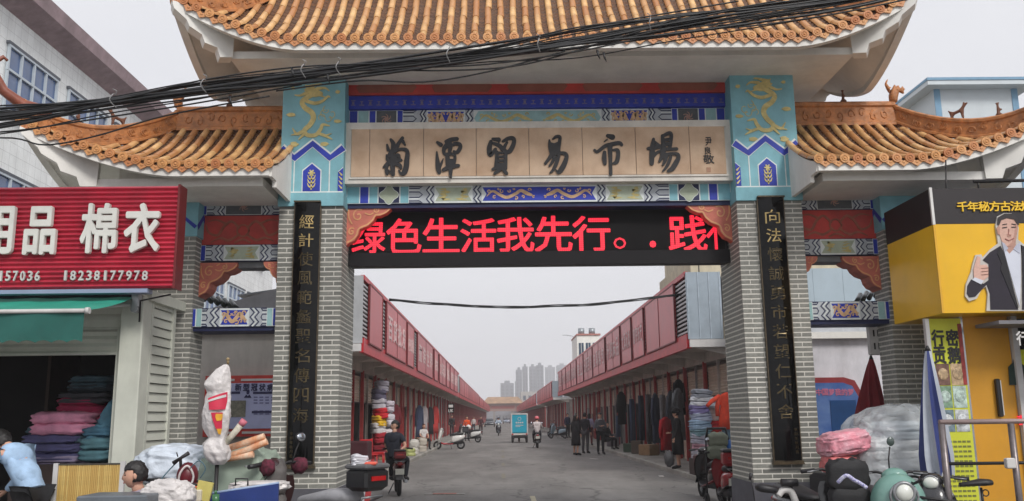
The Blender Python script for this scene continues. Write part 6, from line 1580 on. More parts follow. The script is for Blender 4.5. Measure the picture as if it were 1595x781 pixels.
# ================================================================ SCOOTERS
m_tyre = M('tyre_rubber', (30,30,31), .85, .2, 20, .2); m_rim = M('rim_alloy', (150,152,155), .35, .2, 8, metal=.6); m_seat = M('seat_vinyl', (34,33,36), .5, .2, 14, .15)
m_mirror = M('mirror_glass', (190,196,204), .05, .02, 2, metal=.9); m_lamp = M('clear_lamp', (220,222,214), .1, .05, 3, spec=.9); m_rlamp = M('red_lamp', (168,20,22), .2, .2, 5, spec=.8)
m_plate = M('number_plate', (206,206,196), .5, .08, 12)
def scooter(label, loc, rot, col=(220,218,212), accent=None, box=None, group=None, plate=False, cat='scooter', sc=1.0, gloves=None, motor=False, basket=None, deck=None, mirrors=True, seatc=None, name='scooter', retro=False, boxs=1.0):
    """forward is +X"""
    t = thing(name, label, cat, loc, group, rot); t.scale = (sc,)*3
    pa = M('paint_%d_%d_%d' % col, col, .25, .06, 3, coat=.4, spec=.6); ac = M('paint_%d_%d_%d' % accent, accent, .3, .1, 3) if accent else m_seat
    wr = .27 if motor else .215
    for x, nm in ((.63, 'front_wheel'), (-.58, 'rear_wheel')):
        w = part(nm, B().torus((x,0,wr), wr-.045, .048 if not motor else .05, n=22), m_tyre, t)
        b = B(); b.cyl((x,-.035,wr), (x,.035,wr), .06, n=12)
        b.torus((x,0,wr), wr-.085, .012, n=20, k=6)
        for k in range(5):
            a = k*2*math.pi/5; b.tube([(x+.05*math.cos(a),0,wr+.05*math.sin(a)), (x+(wr-.08)*math.cos(a),0,wr+(wr-.08)*math.sin(a))], .014, 6)
        part('rim', b, m_rim, w)
    # fork and column
    b = B()
    for y in (-.065,.065): b.tube([(.63,y,wr),(.52,y,.55)], .018, 8)
    b.tube([(.52,0,.52),(.40,0,.98)], .024, 8); part('fork', b, m_iron, t)
    # front fender
    b = B(); b.grid(lambda u, v: (.63+(wr+.035)*math.cos(.35+u*2.0), (v-.5)*.15, wr+(wr+.035)*math.sin(.35+u*2.0)-.03*abs(v-.5)), 12, 4); part('front_fender', b, pa if not motor else ac, t)
    # leg shield
    b = B()
    def shf(u, v):
        z = .34+v*.58; w = (.13+.10*math.sin(min(1, v*1.15)*math.pi*.62))*(1.0 if v < .85 else 1-(v-.85)*1.6)
        th = (u-.5)*2; return (.60-.20*v-.07*th*th, th*w, z)
    if not motor:
        b.grid(shf, 12, 10); b.grid(lambda u, v: (shf(u, v)[0]-.035, shf(u, v)[1]*.94, shf(u, v)[2]), 12, 10); part('leg_shield', b, pa, t)
        part('front_column', B().loft([(.34,0,.05,.10,.57),(.6,0,.085,.14,.53),(.85,0,.085,.15,.47),(.99,0,.06,.11,.42)], 14, 2.5, 'z'), pa, t)
        part('lower_panel', B().loft([(-.72,.34,.07,.06),(-.5,.36,.12,.11),(-.2,.33,.13,.10),(-.1,.30,.10,.06)], 12, 2.8), m_seat, t)
        if retro:
            part('front_dome', B().ell((.46,0,.74), (.20,.27,.30), 20, 14), pa, t); part('dome_trim', B().torus((.66,0,.82), .13, .014, Matrix.Rotation(math.pi/2,4,'Z')), m_rim, t)
        b = B(); b.loft([(-.18,.30,.14,.05),(.0,.27,.16,.04),(.30,.27,.16,.04),(.44,.32,.13,.05)], 12, 4); part('floorboard', b, M('paint_%d_%d_%d' % deck, deck, .5) if deck else m_seat, t)
        part('body_shell', B().loft([(-.80,.66,.05,.05),(-.74,.63,.10,.09),(-.55,.58,.155,.14),(-.35,.53,.17,.19),(-.18,.48,.15,.20),(-.10,.46,.12,.16)], 16, 2.6), pa, t)
        part('side_strip', B().loft([(-.70,.47,.13,.02),(-.45,.40,.175,.035),(-.15,.33,.165,.03),(.2,.26,.17,.02)], 12, 3), ac, t)
    else:
        part('tank', B().loft([(-.12,.80,.10,.06),(.05,.83,.14,.10),(.22,.86,.14,.10),(.36,.84,.08,.07)], 14, 2.4), pa, t)
        b = B(); b.cbox((.05,0,.45),(.30,.22,.26),bev=.04); b.tube([(-.58,.0,.30),(-.1,.0,.42)],.03,6); part('engine', b, M('engine_metal', (96,94,92), .45, .3, 14, metal=.5), t)
        part('body_shell', B().loft([(-.80,.74,.05,.04),(-.6,.70,.12,.09),(-.35,.64,.14,.12),(-.12,.62,.10,.10)], 14, 2.6), pa, t)
        b = B(); b.tube([(.1,-.12,.36),(-.2,-.14,.30),(-.8,-.15,.34)], [.02,.035,.04], 8); part('exhaust', b, m_rim, t)
    # seat
    sm_ = garment_mat(seatc) if seatc else m_seat
    z = .72 if not motor else .80
    part('seat', B().loft([(-.72,z+.05,.07,.03),(-.66,z+.06,.13,.06),(-.42,z+.05,.145,.065),(-.22,z+.02,.13,.055),(-.06,z+.0,.10,.045),(0,z-.01,.04,.02)], 14, 2.6), sm_, t)
    # handlebar
    b = B(); b.tube([(.30,-.34,1.02),(.36,-.16,1.04),(.40,0,1.0),(.36,.16,1.04),(.30,.34,1.02)], .014, 8); part('handlebar', b, m_iron, t)
    for s in (-1,1):
        part('grip', B().tube([(.315,s*.22,1.03),(.29,s*.36,1.018)], .021, 8), m_seat, t)
        b = B(); b.tube([(.36,s*.2,1.03),(.37,s*.34,1.02)], .007, 5); part('brake_lever', b, m_rim, t)
        if mirrors and not (mirrors == 'one' and s > 0):
            b = B(); b.tube([(.34,s*.18,1.03),(.36,s*.24,1.15),(.35,s*.27,1.22)], .007, 6); o = part('mirror', b, m_iron, t)
            b = B(); b.ell((.345,s*.275,1.265), (.02,.062,.045), 14, 8); q = part('mirror_shell', b, m_seat if s < 0 or not mirrors == 2 else m_seat, o)
            b = B(); b.ell((.332,s*.275,1.265), (.012,.054,.038), 14, 8); part('mirror_face', b, m_mirror, o)
        if gloves:
            part('handlebar_glove', B().ell((.34,s*(.27 if s < 0 else .12),1.0), (.10,.065,.075), 18, 12, fn=lambda d, q: q*(1+.25*noise.noise(d*3))), M('plum_quilt_glove', gloves, .85, .5, 40, .4, rgb2=(60,24,34)), t)
    part('head_cowl', B().ell((.41,0,1.0), (.10,.13,.085), 14, 9), pa, t)
    l = part('headlight', B().ell((.68,0,.86) if retro else ((.50,0,.985) if not motor else (.50,0,.9)), (.05,.082,.08) if retro else (.035,.075,.06), 16, 10), m_lamp, t)
    part('light_rim', B().torus((.675,0,.86) if retro else ((.495,0,.985) if not motor else (.495,0,.9)), .095 if retro else .07, .018 if retro else .010, Matrix.Rotation(math.pi/2, 4, 'Z')), m_rim, l)
    part('tail_light', B().ell((-.81,0,.66 if not motor else .72), (.02,.07,.035), 10, 6), m_rlamp, t)
    part('rear_fender', B().grid(lambda u, v: (-.58-(wr+.04)*math.cos(.35+u*1.7), (v-.5)*.15, wr+(wr+.04)*math.sin(.35+u*1.7)), 10, 3), m_seat, t)
    if plate: part('number_plate', B().cbox((-.87,0,.55),(.01,.20,.13), Matrix.Rotation(-.2,3,'Y')), m_plate, t)
    b = B(); b.tube([(-.75,0,.70),(-.88,.12,.78),(-.88,-.12,.78),(-.75,0,.70)], .011, 6); part('grab_rail', b, m_rim, t)
    if box:
        bx = part('top_box', B().cbox((-.82,0,.83+.13*boxs),(.34*boxs,.38*boxs,.26*boxs),bev=.05*boxs), M('paint_%d_%d_%d' % box, box, .4, .1, 4), t)
        part('box_lid', B().cbox((-.82,0,.83+.27*boxs),(.35*boxs,.39*boxs,.06*boxs),bev=.02*boxs), m_seat if sum(box) > 120 else M('grey_lid', (92,92,94), .5), bx)
        part('box_reflector', B().cbox((-.82-.176*boxs,0,.83+.14*boxs),(.012,.22*boxs,.05*boxs)), m_rlamp, bx)
    if basket:
        part('basket', B().loft([(.88,0,.11,.09),(1.02,0,.14,.12),(1.08,0,.145,.125)], 12, 4, 'z') if False else B().cbox((.60,0,.82),(.24,.30,.20),bev=.03), M('paint_%d_%d_%d' % basket, basket, .5), t)
    b = B(); b.tube([(-.05,.10,.26),(-.10,.22,.02)], .012, 6); part('kickstand', b, m_iron, t)
    return t

# --- street traffic
P2 = math.pi/2
scooter('dark red motorbike with a white number plate, ridden, stopped by the left kerb', (-2.25, 19.6, .006), P2+.16, (96,24,30), (20,20,22), motor=True, plate=True, cat='motorbike', box=(112,28,36), boxs=.7, sc=.92, mirrors=False, name='motorbike')
person('man in a dark short-sleeved shirt sitting sideways on the dark red motorbike', (-2.33, 19.55, .02), math.pi*.93, dict(RIDE, haR=(-.20,.36,.92), wrR=(-.24,.26,.96), elR=(-.30,.10,1.04)), 1.66, (38,42,54), (26,28,36), sleeve=0, hy=2.4, detail=True)
scooter('white parked scooter with a red footboard on the left side of the street', (-2.70, 46.6, .006), math.pi+.05, (222,220,216), (60,60,62), deck=(178,40,50), box=(60,60,64))
scooter('white scooter with a white helmet on its seat behind the red-decked white scooter', (-2.1, 58.6, .006), math.pi*.9, (226,226,224), (30,30,32))
solo('helmet', B().ell((-2.15, 58.1, 1.0), (.17,.2,.15), 14, 9), M('helmet_white', (226,224,220), .3), 'white helmet lying on the scooter seat near the orange jacket', 'helmet')
scooter('black scooter ridden towards the camera far down the street', (-.28, 78.6, .006), -P2, (36,38,44))
person('rider in a blue and white striped jacket on the far scooter in mid street', (-.28, 78.75, .02), 0, RIDE, 1.72, (176,190,206), (30,34,44), helmet=(60,66,84))
scooter('grey scooter ridden away just right of the turquoise delivery tricycle', (1.84, 46.9, .006), P2, (110,108,110), plate=True, box=None)
person('rider in a pale jacket and pink helmet beside the delivery tricycle', (1.84, 46.75, .02), math.pi, RIDE, 1.72, (206,196,196), (36,36,44), helmet=(206,96,104))
# turquoise delivery tricycle
t = thing('delivery_tricycle', 'small turquoise box delivery tricycle driving away down the street', 'tricycle', (1.12, 56.5, .006))
tq = M('turquoise_box', (28,158,184), .4, .06, 3, dirt=.05)
part('cargo_box', B().cbox((0,.6,1.18),(1.0,1.35,1.14),bev=.03), tq, t)
part('box_trim', B().box(-.53,-.10,1.74,.53,1.3,1.82).box(-.53,-.11,.56,-.46,-.07,1.74).box(.46,-.11,.56,.53,-.07,1.74), m_wht, t)
part('rear_bumper', B().cbox((0,-.08,.52),(1.0,.1,.12),bev=.02), m_wht, t)
for x in (-.44,.44): 
    w = part('rear_wheel', B().torus((0,.10,.26), .19, .075, Matrix.Rotation(P2,4,'Z')), m_tyre, t); w.location = (x,0,0)
    part('tail_light', B().cbox((x,-.14,.53),(.10,.02,.08)), m_rlamp, t)
part('front_wheel', B().torus((0,1.85,.26), .2, .06, Matrix.Rotation(P2,4,'Z')), m_tyre, t)
part('chassis', B().cbox((0,.55,.42),(.84,1.3,.26),bev=.03), m_iron, t); part('mud_flap', B().box(-.47,-.06,.22,-.33,-.03,.5).box(.33,-.06,.22,.47,-.03,.5), m_seat, t, 'stuff')
part('cab', B().cbox((0,1.55,.95),(.85,.5,1.2),bev=.08), tq, t)
g = B(); g.torus((0,-.085,1.47), .10, .014, n=20); part('ring_logo', g, m_wht, t)
g = B()
for k in range(4): g.cbox((-.19+k*.127,-.085,1.24),(.09,.012,.09))
part('lettering', g, m_wht, t, 'stuff')
g = B().box(-.25,-.088,1.06,.25,-.08,1.10).box(-.25,-.088,.98,.05,-.08,1.01); part('small_lettering', g, m_wht, t, 'stuff')
part('number_plate', B().cbox((0,-.14,.53),(.3,.012,.10)), m_plate, t)
# right side parked scooters and people
scooter('pale blue scooter parked by the right kerb beyond the standing people', (4.15, 66, .006), math.pi*.8, (168,190,204), (34,34,36))
scooter('dark scooter parked by the right kerb behind the pale blue one', (4.3, 70.5, .006), math.pi*.8, (46,48,54))
person('woman in a long dark coat standing left of the group on the right side', (3.08, 37.4, .006), 2.2, STAND, 1.66, (24,22,26), (24,22,26), long_hair=True, legs='dress')
person('man in a dark jacket and grey trousers in the middle of the standing group', (3.62, 39.0, .006), 2.6, STAND, 1.74, (34,32,38), (74,72,76))
person('man in a grey pullover with a white collar standing with folded arms', (4.17, 38.0, .006), .2, STAND, 1.72, (98,98,104), (18,18,24), over=dict(wrL=(.02,-.20,1.16), haL=(-.07,-.21,1.18), elL=(.25,-.06,1.12), wrR=(-.02,-.22,1.20), haR=(.07,-.22,1.20), elR=(-.25,-.06,1.12)))
solo('white_collar', B().torus((4.17, 37.93, 1.46), .075, .016, Matrix.Rotation(P2,4,'X')), m_wht, 'white shirt collar of the man in the grey pullover', 'collar')
person('person in black crouching beside the right shopfronts', (4.75, 40.5, .12), .8, SIT, 1.6, (26,24,28), (26,24,28), over={})
person('woman in lilac walking between the men on the right pavement', (4.5, 46, .12), 2.8, STAND, 1.6, (150,140,170), (104,44,48), long_hair=True)
person('person in dark clothes standing at the far right pavement under the canopy end', (5.0, 60, .12), .2, STAND, 1.68, (34,32,36), (44,40,46))
person('person in a dark blue jacket beside the parked pale scooter', (4.6, 62.5, .12), .6, STAND, 1.68, (44,52,84), (34,34,40))
wmn = person('woman in a black dress and round black hat looking at clothes on the right pavement', (4.93, 25.2, .12), -1.9, STAND, 1.63, (18,17,20), (18,17,20), legs='dress', hat=(16,15,18), over=dict(elR=(-.26,-.02,1.15), wrR=(-.22,-.22,1.05), haR=(-.2,-.30,1.04)))
solo('shopping_bag', B().ell((4.66, 25.1, .40), (.14,.12,.22), 24, 16, fn=lambda d, q: q*(1+.25*noise.noise(d*3)-.1*abs(noise.noise(d*7)))), M('grey_bag_plastic', (96,96,98), .4, .2, 9), 'grey bulging shopping bag beside the woman in black', 'bag')
# left side people
person('woman in a white T-shirt sitting on a stool by the left shops', (-3.75, 43.2, .12), .5, SIT, 1.6, (214,210,208), (28,28,34), sleeve=0, hairc=(92,44,34), long_hair=True)
solo('stool', B().cbox((-3.72, 43.28, .50), (.32,.32,.05), bev=.01).cyl((-3.84,43.16,.12),(-3.84,43.16,.48),.02).cyl((-3.6,43.16,.12),(-3.6,43.16,.48),.02).cyl((-3.84,43.4,.12),(-3.84,43.4,.48),.02).cyl((-3.6,43.4,.12),(-3.6,43.4,.48),.02), M('stool_plastic', (120,44,40), .5), 'low red stool under the seated woman in white', 'stool')
person('person in a bright orange jacket standing behind the white scooters', (-2.45, 63, .006), .3, STAND, 1.7, (226,84,34), (40,36,40))
person('person in dark maroon standing farther down the left kerb', (-1.95, 84, .006), .1, STAND, 1.7, (66,34,40), (60,34,38))
person('person in a pale top near the far left shops', (-3.0, 96, .006), 0, STAND, 1.65, (200,190,188), (60,60,70))
person('person in black standing against the far left shops', (-4.0, 72, .12), .4, STAND, 1.7, (30,28,32), (40,36,40))
scooter('dark scooter standing near the maroon person on the left', (-3.1, 76, .006), math.pi*.8, (60,44,48))
# black and white hanging shop sign left
t = wthing('hanging_sign', 'black and white projecting shop sign under the left canopy', 'sign', (-3.9, 53, 2.3))
part('sign_board', B().cbox((-3.0-.0, 53.0, 2.15), (.36,.1,.55),bev=.02), m_black, t)
g = B(); text(g, 'UK', -3.14, 1.92, -2.86, 2.1, 52.94, .01, .03); g.cbox((-3.0,52.94,2.28),(.26,.02,.16)); part('lettering', g, m_wht, t, 'stuff')
# far cars
def car(label, loc, rot, col):
    t = thing('parked_car', label, 'car', loc, None, rot)
    part('car_body', B().loft([(-2.1,.55,.72,.18),(-2.0,.62,.80,.30),(-.9,.68,.84,.36),(.9,.66,.84,.34),(1.9,.58,.80,.28),(2.15,.5,.70,.16)], 16, 4), M('paint_%d_%d_%d' % col, col, .25, .05, coat=.4), t)
    part('cabin', B().loft([(-1.5,.98,.60,.1),(-1.0,1.15,.66,.28),(.3,1.15,.66,.28),(1.0,.98,.62,.1)], 14, 4), M('car_glass', (40,46,54), .1, .1, spec=.8), t)
    for x in (-1.3,1.35):
        for y in (-.78,.78): w = part('wheel', B().torus((x,y,.32), .23, .09), m_tyre, t)
    for y in (-.55,.55): part('headlight', B().ell((2.1,y,.6), (.06,.14,.08), 8, 6), m_lamp, t)
car('dark car parked far down the street left of the middle', (-2.0, 150, .006), -P2, (44,50,60)); car('grey-blue car near the distant gateway', (1.2, 215, .006), -P2, (120,132,150))

# ---- goods by the left shops: stacked toys and quilts at the post
X_, Y_ = -4.15, 30.5
for i, (z, c, l, w) in enumerate([(.55,(120,20,34),'dark red bundle at the foot of the goods pile by the left post',.5),(.95,(150,26,40),'crimson bundle second from the bottom by the left post',.5),(1.28,(204,200,200),'white and grey bundle in the goods pile by the left post',.46),
        (1.52,(220,176,40),'yellow folded bundle in the goods pile by the left post',.44),(1.80,(196,34,44),'bright red bundle in the goods pile by the left post',.46),(2.10,(186,182,190),'pale bundle high on the goods pile by the left post',.46),(2.42,(96,92,112),'slate bundle hung at the top of the goods pile',.5),(2.68,(150,146,156),'grey bundle under the canopy at the left post',.4)]):
    solo('bundle', quilt(B(), Vector((X_+.05*math.sin(i*2), Y_, z)), w, .5, .36, .3*i, 100+i, .16), M('bundle_%d' % i, c, .85, .25, 6, .3), l, 'bundle', 'bundles piled by the left shop post')
for i, (dx, z, c, l) in enumerate([(.32,1.05,(206,198,200),'white plush bundle right of the crimson bundles'),(.34,1.55,(200,196,204),'pale plush bundle right of the yellow one'),(.3,2.0,(190,182,192),'pale grey plush bundle beside the bright red one')]):
    solo('bundle', quilt(B(), Vector((X_+dx, Y_+.1, z)), .32, .4, .36, .3*i, 120+i, .16), M('bundlew_%d' % i, c, .85, .2, 6, .3), l, 'bundle', 'bundles piled by the left shop post')
for i, (x, y, l) in enumerate([(-4.0,27.2,'red plastic chair nearest the gate on the left pavement'),(-3.9,28.4,'red plastic chair behind the nearest one on the left pavement')]):
    t = thing('plastic_chair', l, 'chair', (x, y, .12), 'red plastic chairs', .6+i)
    rp_ = M('red_plastic', (190,30,38), .35, .1, 4)
    part('seat', B().cbox((0,0,.42),(.42,.42,.04),bev=.01), rp_, t); part('backrest', B().cbox((0,.20,.66),(.40,.03,.42),bev=.01), rp_, t)
    for sx in (-.18,.18):
        for sy in (-.18,.18): part('leg', B().cyl((sx,sy,0),(sx*.95,sy*.95,.41),.02,n=6), rp_, t)
solo('table_cloth_box', B().cbox((-4.1, 25.6, .55), (.7,.9,.86), bev=.03), M('dark_maroon_cloth', (66,24,32), .85), 'dark maroon covered stand at the first left shop door', 'stand')
for i, (x, y, c, l) in enumerate([(-3.7,38,(200,196,188),'pale sack standing on the left pavement edge'),(-3.62,41.0,(180,172,160),'second beige sack near the seated woman'),(-3.7,36.2,(176,182,120),'yellow-green basket on the left pavement')]):
    solo('sack', quilt(B(), Vector((x, y, .38 if i < 2 else .26)), .42, .4, .6 if i < 2 else .3, .3*i, 140+i, .14), M('sack_%d' % i, c, .8), l, 'sack')

# ---- goods by the right shops
past = [((190,186,196),'white pillow at the bottom of the pastel pile'),((196,150,164),'pink pillow in the pastel pile'),((178,176,190),'grey-lilac pillow in the pastel pile'),((126,158,168),'teal pillow in the pastel pile'),((150,176,200),'light blue pillow in the pastel pile'),((176,186,208),'pale blue pillow in the pastel pile'),((120,112,158),'violet pillow in the pastel pile'),((204,206,212),'large white bedding roll on top of the pastel pile'),((128,132,142),'grey cushion leaning on the very top of the pastel pile')]
for i, (c, l) in enumerate(past):
    z = .62+i*.185; w = .52 if i < 7 else .78
    solo('pillow', quilt(B(), Vector((5.02+(.10*(i>6))+.03*math.sin(i*3), 22.6, z)), w if i != 8 else .5, .5, .24, .2*math.sin(i*5), 160+i, .13, .1*math.sin(i)), M('pillow_%d' % i, c, .85, .18, 6, .3), l, 'pillow', 'pastel pillows piled on the right pavement')
solo('pillow_stand', B().cbox((5.05,22.6,.32),(.6,.6,.42)), M('dim_wood', (60,46,42)), 'low dark stand under the pastel pillow pile', 'stand')
for i, (x, z, c, l) in enumerate([(5.38,1.25,(190,30,36),'bright red cloth bundle right of the pastel pile'),(5.36,1.0,(232,140,36),'orange-yellow cloth bundle under the red one'),(5.40,.72,(150,30,38),'dark red bundle low behind the pushchair'),(5.34,1.62,(206,180,172),'pinkish plush bundle above the red one')]):
    solo('bundle', quilt(B(), Vector((x, 22.7, z)), .36, .36, .34, i, 180+i, .2), M('bundler_%d' % i, c, .85, .3, 8, .3), l, 'bundle')
def flat_garment(label, x, y, z0, z1, w, col, kind='coat', rot=P2, cat='hanging garment', group=None, stand=False):
    """hanging garment, shoulders along local X"""
    t = thing('hanging_garment', label, cat, (x, y, z0), group, rot)
    H = z1-z0; b = B(); sd_ = random.Random(label)
    if kind == 'trousers':
        for s in (-1,1): b.loft([(0, 0, w*.2, .05, s*w*.24) if False else (0, 0, w*.20, .05, s*w*.24), (H*.55, 0, w*.22, .06, s*w*.20), (H*.92, 0, w*.24, .07, s*w*.16), (H, 0, w*.22, .06, s*w*.14)], 10, 2.4, 'z')
    else:
        k = 1.15 if kind == 'coat' else (1.3 if kind == 'dress' else 1.0)
        b.loft([(0, 0, w*.5*k, .09), (H*.3, 0, w*.48*k*.96, .09), (H*.62, 0, w*.42, .08), (H*.86, 0, w*.46, .08), (H*.95, 0, w*.34, .06), (H, 0, w*.12, .04)], 16, 2.3, 'z')
        for s in (-1,1): b.tube([(s*w*.42, 0, H*.90), (s*w*.58, .01, H*.62), (s*w*.60, .0, H*(.36 if kind != 'dress' else .66))], [.06,.055,.045], 8)
    b.v = [tuple(Vector(v)+Vector((0,1,0))*.02*noise.noise(Vector(v)*7)) for v in b.v]
    part('cloth', b, garment_mat(col), t)
    part('hanger', B().tube([(-w*.3,0,H*.97),(0,0,H*1.02),(w*.3,0,H*.97)], .008, 5).tube([(0,0,H*1.02),(0,0,H*1.02+.1)], .006, 5), m_iron, t)
    return t
gl = [(5.36,27.0,.75,2.3,.50,(112,116,120),'dress','long grey dress hanging beside the woman in black'),(5.05,27.6,.45,1.45,.5,(176,28,38),'coat','bright red coat hanging behind the woman in black'),(5.6,28.0,1.5,2.6,.55,(24,24,28),'coat','black coat hung high above the red coat'),
 (5.7,30.0,.6,2.3,.4,(70,74,84),'coat','slate coat hanging in the third right shop bay'),(5.7,31.5,.5,2.2,.4,(120,118,120),'trousers','grey trousers hanging in the third right shop bay'),(5.7,33.0,.5,2.3,.42,(58,66,86),'coat','dark blue coat hanging in the fourth right shop bay'),
 (5.7,34.6,.5,2.3,.42,(92,90,94),'trousers','mid grey trousers hanging in the fourth right bay'),(5.7,36.4,.5,2.3,.42,(48,56,74),'trousers','navy trousers hanging in the fifth right bay'),(5.65,38.6,.4,2.2,.42,(64,78,104),'trousers','blue jeans hanging in the sixth right shop bay'),
 (5.6,41.6,1.1,2.6,.6,(20,20,26),'coat','large black coat with a white stripe hung right of the standing men'),(5.6,43.0,.5,1.5,.4,(76,92,118),'trousers','pale jeans hanging under the large black coat'),(5.5,24.4,.4,1.5,.4,(188,96,104),'coat','dusty pink coat hanging low left of the pastel pillows')]
for x, y, z0, z1, w, c, k, l in gl: flat_garment(l, x, y, z0+.1, z1+.1, w, c, k, P2*.55)
t = flat_garment('orange-red long sweater hung up over blue jeans beside the right gate pillar', 5.42, 21.3, 1.25, 2.12, .46, (206,66,40), 'coat', .1)
part('sleeve', B().tube([(-.2,0,.78),(-.42,-.05,.66),(-.55,-.1,.55)], [.06,.055,.045], 8), garment_mat((206,66,40)), t)
flat_garment('faded blue jeans hung below the orange-red sweater', 5.42, 21.32, .45, 1.32, .44, (98,122,138), 'trousers', .1)
for i, (y, z0, z1, w, c, k, l) in enumerate([(34.5,.6,2.3,.5,(52,50,56),'coat','dark coat hanging outside the left shops beyond the goods pile'),(37.5,.9,2.2,.5,(120,40,50),'coat','wine red coat hanging on the left shop posts'),(48.5,.6,2.3,.5,(60,70,96),'coat','dark blue coat hanging past the seated woman'),
        (51.5,.8,2.3,.5,(176,168,170),'coat','pale jacket hanging near the black and white sign'),(56,.6,2.3,.5,(36,34,40),'coat','black coat hanging beyond the black and white sign'),(60,.6,2.4,.6,(190,60,56),'coat','red coat hanging on the far left shops')]):
    flat_garment(l, -4.45, y, z0, z1, w, c, k, P2*.6)
for i, (x, y, sx, sy, h, c, l) in enumerate([(-4.2,33.0,.5,.6,.45,(150,120,88),'brown cardboard box on the left pavement by the goods pile'),(-4.15,46.5,.6,.5,.5,(120,96,72),'cardboard box behind the seated woman in white'),(5.55,34,.5,.6,.4,(146,118,88),'cardboard box on the right pavement under the trousers'),
        (5.3,37.2,.45,.4,.35,(60,78,62),'dark green crate on the right pavement'),(5.35,35.6,.4,.4,.5,(96,84,74),'brown wooden stool on the right pavement'),(5.5,44.5,.6,.6,.6,(110,104,108),'grey covered stand near the crouching person')]):
    solo('box', B().cbox((x, y, .12+h/2), (sx, sy, h), Matrix.Rotation(.3*i, 3, 'Z'), bev=.02), M('boxc_%d' % i, c, .85, .2, 5, .1), l, 'box')
# pushchair and red bike bits
t = wthing('pushchair', 'green-grey folding pushchair with a black handle at the foot of the right pillar', 'pushchair', (3.75, 15.0, 0))
def pp(px, py, Y): return at(px, py, Y)
c = pp(1117, 690, 16.0)
part('seat_cloth', quilt(B(), c+Vector((0,0,-.05)), .36, .3, .42, 0, 5, .06), M('sage_cloth', (122,128,112), .8), t)
part('handle', B().tube([c+Vector((-.2,0,.05)), c+Vector((-.16,0,.25)), c+Vector((.16,0,.25)), c+Vector((.2,0,.05))], .025, 8), m_seat, t)
part('frame', B().tube([c+Vector((-.2,0,.05)), c+Vector((-.2,.1,-.9))], .015, 6).tube([c+Vector((.2,0,.05)), c+Vector((.2,.1,-.9))], .015, 6), m_iron, t)
for sx in (-.2,.2): part('wheel', B().torus((c.x+sx, 16.1, .12), .09, .025, Matrix.Rotation(P2,4,'Z')), m_tyre, t)
scooter('red scooter seen from behind with a dark red back box by the right pillar', (3.88, 15.6, .0), P2-.1, (150,26,34), (20,20,22), box=(140,26,34), plate=True, sc=.92, gloves=None)
scooter('black scooter with a dark basket beside the red one, at the right kerb', (4.02, 17.4, .0), P2+.1, (30,28,30), (120,20,26), basket=(70,18,24), sc=.9, mirrors=False)
solo('blue_bucket', B().cyl((4.08,16.0,.5),(4.08,16.0,1.15),.1,.13,14), M('blue_plastic', (30,96,170), .4), 'bright blue plastic sheet edge beside the right pillar foot', 'bucket')

# ================================================================ FOREGROUND LEFT
scooter('dark brown scooter with silver seat cover and black top box by the left pillar', (-2.03, 9.2, 0), math.pi*.80, (58,40,42), (180,96,40), boxs=.75, mirrors='one', box=(24,24,26), gloves=(112,40,62), sc=1.12, seatc=(150,150,154))
solo('reflector_bag', B().cbox((-1.24,8.58,1.185),(.11,.14,.03),bev=.01), M('orange_red_reflector', (214,92,74), .4), 'orange-red reflector strip on the black top box', 'reflector')
solo('leg_cover', quilt(B(), Vector((-2.42, 9.5, .84)), .34, .4, .62, .2, 9, .14), M('grey_leg_cover', (92,88,86), .7, .2, 6, .3), 'dark grey quilted leg cover hanging on the front of the brown scooter', 'leg cover')
solo('crumpled_bag', quilt(B(), Vector((-1.36,8.62,1.21)), .16, .14, .10, .3, 10, .3), M('clear_white_plastic', (206,206,212), .25, .1, 9, spec=.7), 'small crumpled clear bag on the scooter top box', 'bag')
# standing sign behind
p, q = at(550, 781, 12.6), at(578, 717, 12.6)
t = wthing('street_sign_board', 'leaning white and red printed sign board left of the street entrance', 'sign', (p.x, 12.6, 0))
b = B(); b.add([(p.x-.12,12.6,.1),(p.x+.16,12.9,.1),(q.x+.0,12.9,q.z),(q.x-.20,12.6,q.z-.03),(p.x-.12,12.63,.1),(p.x+.16,12.93,.1),(q.x,12.93,q.z),(q.x-.20,12.63,q.z-.03)], [(0,1,2,3),(7,6,5,4),(0,4,5,1),(3,2,6,7),(0,3,7,4),(1,5,6,2)])
part('board', b, M('white_sign_print', (196,196,202), .5, .15, 10), t)
b = B(); b.add([(p.x+.085,12.81,.1),(p.x+.165,12.895,.1),(q.x+.005,12.895,q.z+.005),(q.x-.055,12.83,q.z-.005)], [(0,1,2,3)]); b.v = [(x, y-.006, z) for x, y, z in b.v]
part('red_edge', b, M('red_edge_print', (170,60,64), .5), t)
g = B()
for k in range(4): z = .95-k*.2; g.cbox((p.x-.0+k*.008-.0, 12.66, z), (.05,.01,.10))
part('print', g, M('dark_print', (70,70,84), .6), t, 'stuff')

# green covered pile, wrapped parasol, cart
m_pl = M('thin_white_plastic', (210,205,203), .34, .16, 5, 1.0, spec=.5, bscale=12, bdist=.025); m_sage = M('sage_tarpaulin', (142,156,142), .55, .12, 3, .25, bscale=10)
b = B(); c = at(376, 735, 9.6); 
def bulk(c, sx, sy, sz, seed, amp=.1, e=.5, frq=2.5, layer=0, tilt=0):
    b = B()
    def fn(d, q):
        x = math.copysign(abs(d.x)**e, d.x)*sx/2; y = math.copysign(abs(d.y)**e, d.y)*sy/2; z = math.copysign(abs(d.z)**e, d.z)*sz/2
        rg = lambda v: 1-2*abs(noise.noise(v))
        w = amp*noise.noise(d*frq+Vector((seed,0,0)))+amp*.7*noise.noise(d*frq*2.7+Vector((seed,3,0)))+amp*.42*rg(Vector((d.x*5+seed+d.z, d.y*5, d.z*3)))+amp*.22*rg(d*11+Vector((seed,1,2)))
        if layer: w += layer*rg(Vector((d.x*.8+seed, d.y*.8, d.z*4.5)))
        return Vector((x, y, z+tilt*x))*(1+w)
    b.ell(c, (1,1,1), 84, 54, fn=fn); return b
